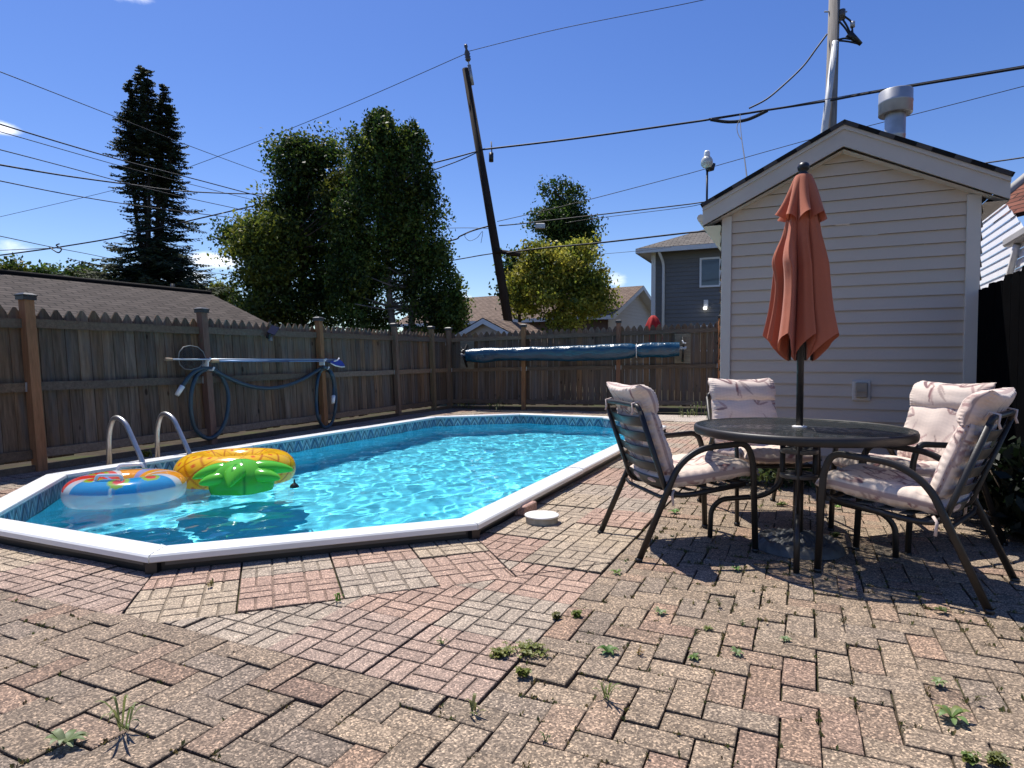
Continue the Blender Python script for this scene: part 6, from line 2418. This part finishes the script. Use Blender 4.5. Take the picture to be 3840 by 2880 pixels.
tree('young_maple', 'yellow-green leafy young tree in front of the dark maple', b, [(0, 0, 0), (.05, 0, 1.5), (0, 0, 3), (.1, 0, 4.5)],
     [px_blob(960, 900, 19.6, 95, 75, 1.5, b), px_blob(1060, 880, 19.6, 80, 80, 1.1, b), px_blob(890, 920, 19.6, 50, 45, .4, b), px_blob(1000, 1010, 19.6, 110, 70, 1.2, b), px_blob(1290, 770, 19.6, 60, 160, 1.0, b), px_blob(1000, 1160, 19.6, 60, 60, .6, b)],
     13500, .120, YELG + [(.06, .09, .02)], 33, .27, 50, 18, .3, rtrunk=.09)
b = gp(2105, 31.0)
tree('round_tree', 'dark round-topped tree rising behind the cables and the yellow-green tree', b, [(0, 0, 0), (.1, 0, 4), (0, 0, 7), (0, 0, 9)],
     [px_blob(2105, 740, 31, 75, 60, 1.2, b), px_blob(2090, 830, 31, 90, 75, 1.8, b), px_blob(2150, 870, 31, 90, 75, 1.5, b), px_blob(2110, 960, 31, 110, 60, 1.5, b)],
     15000, .15, DARKG + [(.06, .10, .02)], 34, .34, 60, 22, .3, rtrunk=.22)
b = gp(2090, 22.5)
tree('yellow_green_tree', 'bright yellow-green tree above the rolled cover, before the bungalow', b, [(0, 0, 0), (.1, 0, 1.5), (.05, 0, 3), (.1, 0, 4.2)],
     [px_blob(2070, 1010, 22.5, 120, 85, 2.0, b), px_blob(2160, 1040, 22.5, 110, 95, 1.7, b), px_blob(2100, 1140, 22.5, 160, 90, 2.4, b), px_blob(2230, 1120, 22.5, 55, 70, .7, b), px_blob(1955, 1090, 22.5, 50, 80, .5, b), px_blob(2180, 940, 22.5, 50, 30, .4, b), px_blob(2010, 960, 22.5, 50, 40, .4, b)],
     20000, .125, [(.30, .31, .040), (.37, .36, .05), (.22, .25, .035), (.12, .16, .026), (.42, .38, .06)], 35, .27, 55, 26, .3, rtrunk=.14)
b = gp(1945, 24.5)
tree('narrow_tree', 'narrow dark tree half hidden behind the leaning pole', b, [(0, 0, 0), (.05, 0, 2), (0, 0, 4), (0, 0, 5)],
     [px_blob(1950, 1080, 24.5, 60, 100, 1.5, b), px_blob(1935, 1000, 24.5, 40, 60, .7, b)], 3200, .17, DARKG, 36, .28, 28, 10, .3, rtrunk=.1)
for (px, py, Y, rx, rz, lab, sd, cc) in ((30, 1010, 40, 60, 40, 'pale green treetop at the frame edge over the garage ridge', 41, YELG + DARKG[2:]), (170, 1030, 42, 45, 28, 'small dark treetop over the garage ridge, next to the pale one', 42, DARKG[1:]),
                                     (300, 1035, 40, 75, 35, 'wide dark treetop over the garage ridge close to the spruce', 43, DARKG[1:]), (370, 1055, 38, 40, 40, 'dark bushy treetop touching the low spruce branches', 44, DARKG),
                                     (840, 1090, 45, 55, 28, 'pale distant treetop in the gap between spruce and maple', 45, YELG)):
    b = gp(px, Y)
    tree('distant_tree', lab, b, [(0, 0, 0), (.1, 0, 2), (0, 0, 4), (0, 0, 5.5)], [px_blob(px, py, Y, rx, rz, 1, b), px_blob(px - rx * .4, py + rz, Y, rx, rz * 1.3, 1, b), px_blob(px + rx * .3, py + rz * 2, Y, rx, rz * 1.5, 1, b)],
         2200, .26, cc, sd, .36, 26, 8, .2, rtrunk=.16, group='treetops beyond the garage')


def build_spruce():
    Y = 24.0
    b = gp(572, Y)
    t = thing('spruce_tree', 'tall ragged spruce with several tops and a bare trunk, behind the garage', 'tree', b)
    rng = np.random.default_rng(50)
    # stems: x offset by height
    stems = [([(-.10, 0, 0), (-.12, 0, 4.2), (-.45, 0, 6.2), (-.72, .1, 8.5), (-.70, .1, 11.6)], 11.7), ([(-.05, .1, 0), (-.05, .1, 4.5), (-.25, .2, 7), (-.38, .2, 9.5), (-.33, .2, 12.15)], 12.2),
             ([(0, -.1, 0), (.0, -.1, 5), (.08, -.1, 8), (.10, -.1, 11.9)], 12.0), ([(.10, .1, 0), (.15, .1, 5), (.42, .1, 8), (.55, .1, 11.4)], 11.5), ([(.2, 0, 0), (.22, 0, 4.6), (.52, 0, 6.5), (.78, .1, 8.6), (.80, .1, 10.6)], 10.8), ([(.05, .3, 0), (.05, .3, 5), (.2, .35, 8), (.30, .3, 10.8)], 11.0)]
    mb = MB()
    PV, PF, PC = [], [], []
    nv = 0

    def spray(a, dirv, L, dens, tone):
        """one drooping bough: flat twigs of needles to both sides of a curved axis"""
        nonlocal nv
        dv = dirv.normalized()
        side = dv.cross(Vector((0, 0, 1))).normalized()
        m = max(5, int(L * dens))
        pts = []
        for i in range(m + 1):
            s = i / m
            p = a + dv * (L * s) + Vector((0, 0, -.42 * L * s + .30 * L * s * s))
            pts.append(p)
            if s < .12: continue
            w = .30 * L * (1 - s) ** .7 * min(1, s * 3) + .07
            for sg in (-1, 1):
                for q in range(2):
                    ln = w * rng.uniform(.6, 1.2)
                    d2 = (side * sg + dv * rng.uniform(.3, .9) + Vector((0, 0, rng.uniform(-.55, .15)))).normalized()
                    up2 = (Vector((0, 0, 1)) + Vector(rng.normal(size=3)) * .5).normalized()
                    wd = d2.cross(up2).normalized() * rng.uniform(.018, .042)
                    e = p + d2 * ln
                    mid = p + d2 * ln * .55 - Vector((0, 0, .02))
                    PV.extend([p, mid + wd, e, mid - wd]); PF.append((nv, nv + 1, nv + 2, nv + 3)); nv += 4
                    c = tone * rng.uniform(.7, 1.35)
                    PC.extend([c] * 4)
        mb.tube(pts, [.03 * (1 - .8 * i / m) for i in range(m + 1)], 5)
    base_tones = np.array([(.030, .052, .022), (.040, .062, .028), (.05, .072, .03), (.065, .078, .034)])
    for st, topz in stems:
        T = [Vector(p) for p in st]
        mb.tube(T, [.12, .10, .07, .04, .015][:len(T)] if len(T) == 5 else [.12, .09, .05, .015], 8)
        def at(z):
            for i in range(len(T) - 1):
                if T[i].z <= z <= T[i + 1].z:
                    return T[i].lerp(T[i + 1], (z - T[i].z) / (T[i + 1].z - T[i].z))
            return T[-1]
        z = 7.4
        while z < topz:
            f = (topz - z) / (topz - 7.4)
            for k in range(6):
                a = rng.uniform(0, 2 * math.pi)
                dx = math.cos(a)
                outer = (st[-1][0] + .02) * dx > -.12
                L = (.16 + .75 * min(1, f * 1.5) * (.9 if z > 7.6 else .65)) * rng.uniform(.6, 1.15)
                if not outer: L *= .5
                if z < 9.0 and rng.random() < .45: continue
                spray(at(z), Vector((dx, math.sin(a), .25 - .3 * f)), L, 13, base_tones[rng.integers(0, 4)])
            z += .105
    # the lower boughs of the main trunk: sparse on one side, wide at the skirt
    for zz, L, n, lo in ((7.8, 1.3, 8, -.1), (7.4, 1.4, 9, .0), (7.0, 1.6, 9, .0), (6.7, 1.75, 9, .0), (6.35, 1.55, 9, -.1), (6.0, 1.5, 9, -.1), (5.75, 1.7, 9, -.2), (5.45, 1.7, 10, -.4), (5.2, 1.9, 9, -1), (4.95, 2.1, 10, -1), (4.7, 2.4, 12, -1), (4.4, 2.7, 14, -1), (4.1, 2.9, 15, -1), (3.8, 2.9, 15, -1), (3.5, 2.8, 13, -1), (3.1, 2.4, 10, -1), (2.6, 2.4, 10, -1)):
        for k in range(n * 2):
            a = rng.uniform(0, 2 * math.pi)
            dx = math.cos(a)
            LL = L
            if dx < lo:
                LL = L * (.5 if zz > 5.5 else .8)
            spray(Vector((.05 + .12 * (1 if dx > 0 else -1), 0, zz + rng.uniform(-.2, .2))), Vector((dx, math.sin(a), rng.uniform(-.15, .15))), LL * rng.uniform(.7, 1.12), 9, base_tones[rng.integers(0, 4)])
    np_mesh('foliage', np.array([tuple(p) for p in PV]), np.array(PF), np.array(PC), M['needle'], t)
    mb.build('trunk', mat('spruce_bark', (.05, .042, .036), .95, var=.3), t)


build_spruce()


# ================================================================== shrubs, weeds and grass
def blade(mb, o, d, ln, w, lift, curl, col, fold=.25, n=6):
    """one leaf: a ribbon that rises and arches over"""
    d = Vector((d[0], d[1], 0)).normalized(); s = Vector((-d.y, d.x, 0))
    vs = []
    for i in range(n + 1):
        t = i / n
        r = ln * t
        z = lift * math.sin(t * math.pi * .62) - curl * t * t
        ww = w * (math.sin(math.pi * min(1, t * .92 + .08)) ** .8)
        c = o + d * r * .95 + Vector((0, 0, max(z, .002)))
        vs += [c + s * ww + Vector((0, 0, ww * fold)), c, c - s * ww + Vector((0, 0, ww * fold))]
    fs = []
    for i in range(n):
        a = i * 3
        fs += [(a, a + 1, a + 4, a + 3), (a + 1, a + 2, a + 5, a + 4)]
    cols = []
    for i in range(n + 1):
        cols += [col, tuple(c * 1.25 for c in col), col]
    mb.add(vs, fs, cols, True)


GREENS = [(.10, .16, .03), (.13, .19, .04), (.08, .13, .03), (.16, .20, .06)]
REDS = [(.20, .10, .04), (.16, .13, .04), (.22, .14, .05)]


def weed(kind, px, py, size, label, seed, pal=None):
    rnd = random.Random(seed)
    size *= .72
    pal = [tuple(c * 1.3 for c in q) for q in (pal or GREENS)]
    p = on_level(px * 3840 / 2212, py * 3840 / 2212, 0)
    pal = pal or GREENS
    name = {'rosette': 'weed', 'grass': 'grass_tuft', 'clover': 'clover', 'sprig': 'weed_sprig'}[kind]
    mb = MB()
    if kind == 'rosette':
        n = rnd.randint(9, 13)
        for i in range(n):
            a = i * 2.4 + rnd.uniform(-.3, .3)
            blade(mb, Vector((0, 0, .002)), (math.cos(a), math.sin(a)), size * rnd.uniform(.6, 1.05), size * rnd.uniform(.13, .2), size * rnd.uniform(.25, .6), size * rnd.uniform(.1, .35), rnd.choice(pal))
    elif kind == 'grass':
        for i in range(rnd.randint(7, 11)):
            a = rnd.uniform(0, 6.28)
            blade(mb, Vector((rnd.uniform(-.01, .01), rnd.uniform(-.01, .01), .0)), (math.cos(a), math.sin(a)), size * rnd.uniform(.25, 1.0), .0035, size * rnd.uniform(.4, 1.3), size * rnd.uniform(0, .3), rnd.choice(pal), .1, 7)
    elif kind == 'clover':
        for i in range(int(22 + size * 420)):
            ox, oy = rnd.gauss(0, size * .45), rnd.gauss(0, size * .30)
            h = rnd.uniform(.006, .026)
            o = Vector((ox, oy, h))
            mb.tube([Vector((ox * .85, oy * .85, 0)), o], .0012, 4, (.12, .13, .04))
            a0 = rnd.uniform(0, 6.28)
            for k in range(3):
                a = a0 + k * 2.1
                d = Vector((math.cos(a), math.sin(a), 0)); s = Vector((-d.y, d.x, 0)); r = rnd.uniform(.009, .014)
                c = rnd.choice(pal)
                mb.add([o, o + d * r * .7 + s * r * .6 + Vector((0, 0, .003)), o + d * r * 1.2 + Vector((0, 0, -.002)), o + d * r * .7 - s * r * .6 + Vector((0, 0, .003))], [(0, 1, 2, 3)], c)
    else:
        for i in range(rnd.randint(3, 5)):
            a = rnd.uniform(0, 6.28); l = size * rnd.uniform(.5, 1)
            e = Vector((math.cos(a) * l * .5, math.sin(a) * l * .5, l * .55))
            mb.tube([Vector((0, 0, 0)), e * .5 + Vector((0, 0, .01)), e], .0014, 4, rnd.choice(pal))
            for k in range(4):
                q = e * (k + 1) / 4
                b = rnd.uniform(0, 6.28)
                d = Vector((math.cos(b), math.sin(b), rnd.uniform(-.2, .5))).normalized(); s = d.cross(Vector((0, 0, 1))).normalized(); r = size * rnd.uniform(.16, .26)
                mb.add([q, q + d * r * .5 + s * r * .35, q + d * r, q + d * r * .5 - s * r * .35], [(0, 1, 2, 3)], rnd.choice(pal))
    o = mb.build(name, M['weed'], None, p)
    tag(o, label, 'weed', 'weeds in the paving joints')


WEEDS = [
    ('rosette', 140, 1608, .085, 'spiky grey-green rosette weed by the lower corner of the brick paving', [(.17, .20, .10), (.14, .17, .08), (.10, .14, .05)]),
    ('grass', 268, 1580, .15, 'tall upright grass tuft next to the spiky rosette', [(.10, .14, .04), (.13, .15, .05)]),
    ('clover', 1142, 1410, .105, 'largest clover patch, where the slab strip meets the herringbone bricks', [(.14, .16, .03), (.10, .12, .025), (.19, .19, .05)]),
    ('clover', 1082, 1418, .06, 'medium clover patch touching the largest clover patch', [(.14, .16, .03), (.10, .12, .025), (.19, .19, .05)]),
    ('clover', 1128, 1462, .03, 'little clover patch just nearer than the largest one', [(.14, .16, .03), (.12, .12, .03)]),
    ('sprig', 955, 1392, .06, 'single upright sprig in the slab joint beyond the clover', GREENS),
    ('clover', 1247, 1334, .022, 'tiny clover clump at the raised slab edge, the brighter of two', [(.14, .18, .03), (.10, .14, .025)]),
    ('clover', 1203, 1338, .018, 'tiny clover clump at the raised slab edge, the darker of two', [(.12, .12, .03), (.10, .10, .025)]),
    ('rosette', 1332, 1240, .055, 'green dandelion weed where the slabs end before the slatted chair', GREENS),
    ('sprig', 1352, 1215, .04, 'small sprig just behind the dandelion near the slatted chair', GREENS),
    ('rosette', 1457, 1108, .075, 'bright leafy weed under the slatted chair', [(.12, .22, .05), (.10, .18, .04)]),
    ('rosette', 1452, 1162, .035, 'small bright weed between the front and rear legs of the slatted chair', [(.12, .22, .05), (.10, .18, .04)]),
    ('rosette', 1590, 1232, .055, 'leafy weed at the edge of the chair shadow', [(.09, .17, .04), (.12, .20, .05)]),
    ('rosette', 1427, 1326, .055, 'two-tone leafy weed by a pink brick, with a grey top', [(.12, .18, .06), (.16, .20, .10), (.09, .15, .03)]),
    ('rosette', 1315, 1412, .065, 'dark green dandelion with a thin stalk beside the clover', [(.06, .12, .03), (.09, .15, .04)]),
    ('sprig', 1378, 1415, .07, 'reddish withered sprig beside the dark dandelion', REDS),
    ('rosette', 1500, 1424, .045, 'yellow-green small rosette in the middle of the herringbone', GREENS),
    ('rosette', 1592, 1414, .045, 'small pale rosette one brick beyond the yellow-green one', [(.14, .20, .09), (.12, .17, .06)]),
    ('rosette', 1530, 1360, .038, 'flat olive rosette in a joint near three other small weeds', [(.13, .15, .04), (.10, .13, .03)]),
    ('sprig', 1603, 1352, .055, 'dark branching sprig with curled leaves', [(.08, .13, .04), (.07, .10, .03)]),
    ('sprig', 1555, 1310, .065, 'thin wiry sprig with few leaves in a joint', [(.10, .12, .04), (.12, .10, .04)]),
    ('sprig', 1498, 1306, .035, 'low straw-coloured sprig in a joint', [(.20, .17, .06), (.15, .13, .05)]),
    ('rosette', 1697, 1384, .035, 'flat grey-green four-leaved seedling', [(.17, .23, .11), (.14, .19, .08)]),
    ('sprig', 1655, 1345, .045, 'rusty brown withered sprig', REDS),
    ('sprig', 1820, 1345, .055, 'dead stalk weed with dark curled leaves before the nearest chair', [(.10, .10, .05), (.13, .09, .04)]),
    ('rosette', 2056, 1552, .085, 'biggest broad-leaved weed, alone among the bricks', [(.12, .18, .06), (.09, .14, .04), (.15, .17, .05)]),
    ('rosette', 2025, 1477, .045, 'pale flat rosette just beyond the biggest broad-leaved weed', [(.17, .22, .09), (.14, .19, .07)]),
    ('sprig', 2105, 1515, .07, 'wiry brownish sprig in a wide joint beside the biggest weed', [(.14, .12, .05), (.10, .10, .04)]),
    ('sprig', 1178, 1602, .05, 'small sprig with round leaves in a joint closest to us', [(.09, .15, .04), (.07, .12, .03)]),
    ('grass', 1310, 1512, .085, 'thin grassy weed standing in a diagonal joint', [(.13, .15, .05), (.10, .13, .04)]),
    ('grass', 1022, 1540, .06, 'sparse grass blades at the near corner of the slab strip', [(.14, .14, .05), (.11, .12, .04)]),
    ('grass', 730, 1300, .05, 'young grassy weed at the crack below the pool slabs', [(.10, .19, .03), (.12, .20, .04)]),
    ('grass', 455, 1268, .05, 'row of dry moss sprouts between two pool slabs', [(.16, .13, .05), (.10, .11, .03)]),
    ('rosette', 2035, 1322, .055, 'dark star-shaped weed at the foot of the nearest chair', [(.08, .10, .03), (.07, .09, .03)]),
    ('clover', 2150, 1650, .03, 'small clover clump closest to the lower edge', [(.13, .14, .03), (.10, .11, .03)]),
    ('clover', 2095, 1648, .02, 'tiny clover sprout beside the small lower clump', [(.13, .14, .03), (.12, .18, .04)]),
    ('sprig', 1640, 1098, .08, 'yellowish leafy sprig under the rim of the glass table', [(.20, .22, .05), (.15, .19, .05)]),
    ('clover', 1688, 1092, .03, 'low creeping weed beside the yellowish sprig', [(.15, .18, .04), (.11, .15, .03)]),
    ('rosette', 1808, 1098, .06, 'bright green weed in the light beyond the parasol base', [(.14, .24, .04), (.11, .19, .04)]),
    ('clover', 1805, 1160, .03, 'dark ground weed at the rim of the parasol base', [(.08, .11, .03), (.07, .10, .02)]),
    ('sprig', 1545, 975, .13, 'yellow-leaved weed beside the arm of the slatted chair', [(.24, .24, .04), (.18, .20, .05)]),
    ('clover', 2185, 1155, .035, 'weed patch near the dark fence foot', [(.08, .12, .03), (.10, .13, .03)]),
    ('clover', 2120, 1095, .03, 'weed patch in dappled light under the nearest chair', [(.10, .13, .03), (.13, .14, .04)]),
]
for i, (k, x, y, s, lab, pal) in enumerate(WEEDS):
    weed(k, x, y, s, lab, 100 + i, pal)


def build_fence_grass():
    # yellow-green moss by the ladder and grasses at the foot of the far fence
    for i, (px, py, s, lab) in enumerate(((548, 1714, .07, 'yellow-green tuft at the coping beside the ladder base'), (1720, 1528, .22, 'grass tuft at the fence corner nearest the rolled cover end'),
                                          (1760, 1535, .24, 'pale tall grass tuft at the far fence'), (1835, 1533, .16, 'short grass tuft at the far fence'), (1865, 1540, .30, 'arching dry grass stalks at the far fence'),
                                          (2610, 1562, .26, 'dark weed clump at the far fence by the shed corner'), (2570, 1566, .20, 'low weed clump at the far fence, left of the shed corner'), (2665, 1575, .2, 'grass clump touching the shed corner'))):
        rnd = random.Random(300 + i)
        p = on_level(px, py, 0)
        mb = MB()
        pal = [(.16, .17, .03), (.20, .19, .04)] if i == 0 else [(.06, .09, .025), (.09, .12, .03), (.14, .14, .06)]
        for k in range(16 if i else 40):
            a = rnd.uniform(0, 6.28)
            blade(mb, Vector((rnd.gauss(0, s * .35), rnd.gauss(0, s * .15), 0)), (math.cos(a), math.sin(a)), s * rnd.uniform(.2, .8), .007 if i else .012, s * rnd.uniform(.4, 1.3), s * rnd.uniform(0, .3), rnd.choice(pal), .1)
        o = mb.build('grass_tuft', M['weed'], None, p)
        tag(o, lab, 'weed', 'weeds in the paving joints')


build_fence_grass()


def bush(label, p, blobs, n, size, cols, seed):
    rng = np.random.default_rng(seed)
    t = thing('shrub', label, 'shrub', p)
    P, C, idx = crown_points(blobs, n, rng, .07, 14)
    P[:, 2] = np.abs(P[:, 2])
    V, F = leaf_quads(P, size, rng, .55, -.3)
    tone = np.array([cols[i] for i in rng.choice(len(cols), len(C))])[idx] * rng.uniform(.7, 1.3, (len(P), 1))
    np_mesh('foliage', V, F, np.repeat(tone, 4, axis=0), M['weed'], t)
    mb = MB()
    for k in range(8):
        c = Vector(C[rng.integers(0, len(C))]); mb.tube([Vector((0, 0, 0)), c * .5 + Vector((0, 0, .05)), Vector((c.x, c.y, abs(c.z)))], .006, 5)
    mb.build('stems', M['bark'], t)


bush('dark leafy shrub growing against the dark fence beside the nearest chair', (3.02, 3.72, 0), [(0, 0, .30, .20, .35, .28, 1), (.05, .4, .22, .18, .3, .2, .7), (-.05, -.3, .12, .15, .25, .12, .5)], 900, .085, [(.008, .016, .006), (.011, .021, .008), (.006, .012, .005)], 71)
bush('low shady weeds along the shed foot behind the table', (2.35, 5.33, 0), [(0, 0, .12, .55, .10, .12, 1), (-.45, .2, .16, .2, .1, .16, .6), (.5, -.22, .1, .3, .1, .1, .5)], 1000, .055, [(.05, .085, .025), (.07, .11, .03), (.035, .06, .02), (.10, .13, .04)], 72)


def build_moss():
    """dry moss, seedlings and bits of straw in the paving joints"""
    rnd = random.Random(77)
    mb = MB()
    pal = [(.13, .12, .035), (.10, .11, .03), (.17, .13, .05), (.11, .08, .04), (.08, .10, .03)]
    n = 0
    for _ in range(9000):
        a, b = rnd.choice(JOINTS)
        t = rnd.random()
        x, y = a[0] + (b[0] - a[0]) * t, a[1] + (b[1] - a[1]) * t
        if y > 6.5 or y < 1.3 or abs(x) > .85 * y: continue
        # thicker on the sunny side beyond the clover and round the table, thin elsewhere
        w = .10 + .55 * math.exp(-((x - 1.3) ** 2 + (y - 3.3) ** 2) / .9) + .35 * math.exp(-((x - .45) ** 2 + (y - 2.3) ** 2) / .35) + .25 * (math.sin(x * 5 + 1) * math.sin(y * 4.2) > .35)
        if rnd.random() > w: continue
        n += 1
        if n > 900: break
        for k in range(rnd.randint(3, 7)):
            an = rnd.uniform(0, 6.28)
            o = Vector((x + rnd.gauss(0, .006), y + rnd.gauss(0, .006), -.012))
            s = rnd.uniform(.005, .016)
            d = Vector((math.cos(an), math.sin(an), 0)); e = Vector((-d.y, d.x, 0))
            c = rnd.choice(pal)
            tip = o + d * s * .7 + Vector((0, 0, .010 + s * rnd.uniform(.2, .9)))
            mid = o + d * s * .35 + Vector((0, 0, .008 + s * .3))
            mb.add([o, mid + e * s * .3, tip, mid - e * s * .3], [(0, 1, 2, 3)], c)
    o = mb.build('joint_moss', M['weed'])
    tag(o, 'olive moss and dry straw bits in the paving joints', None, None, 'stuff')


build_moss()
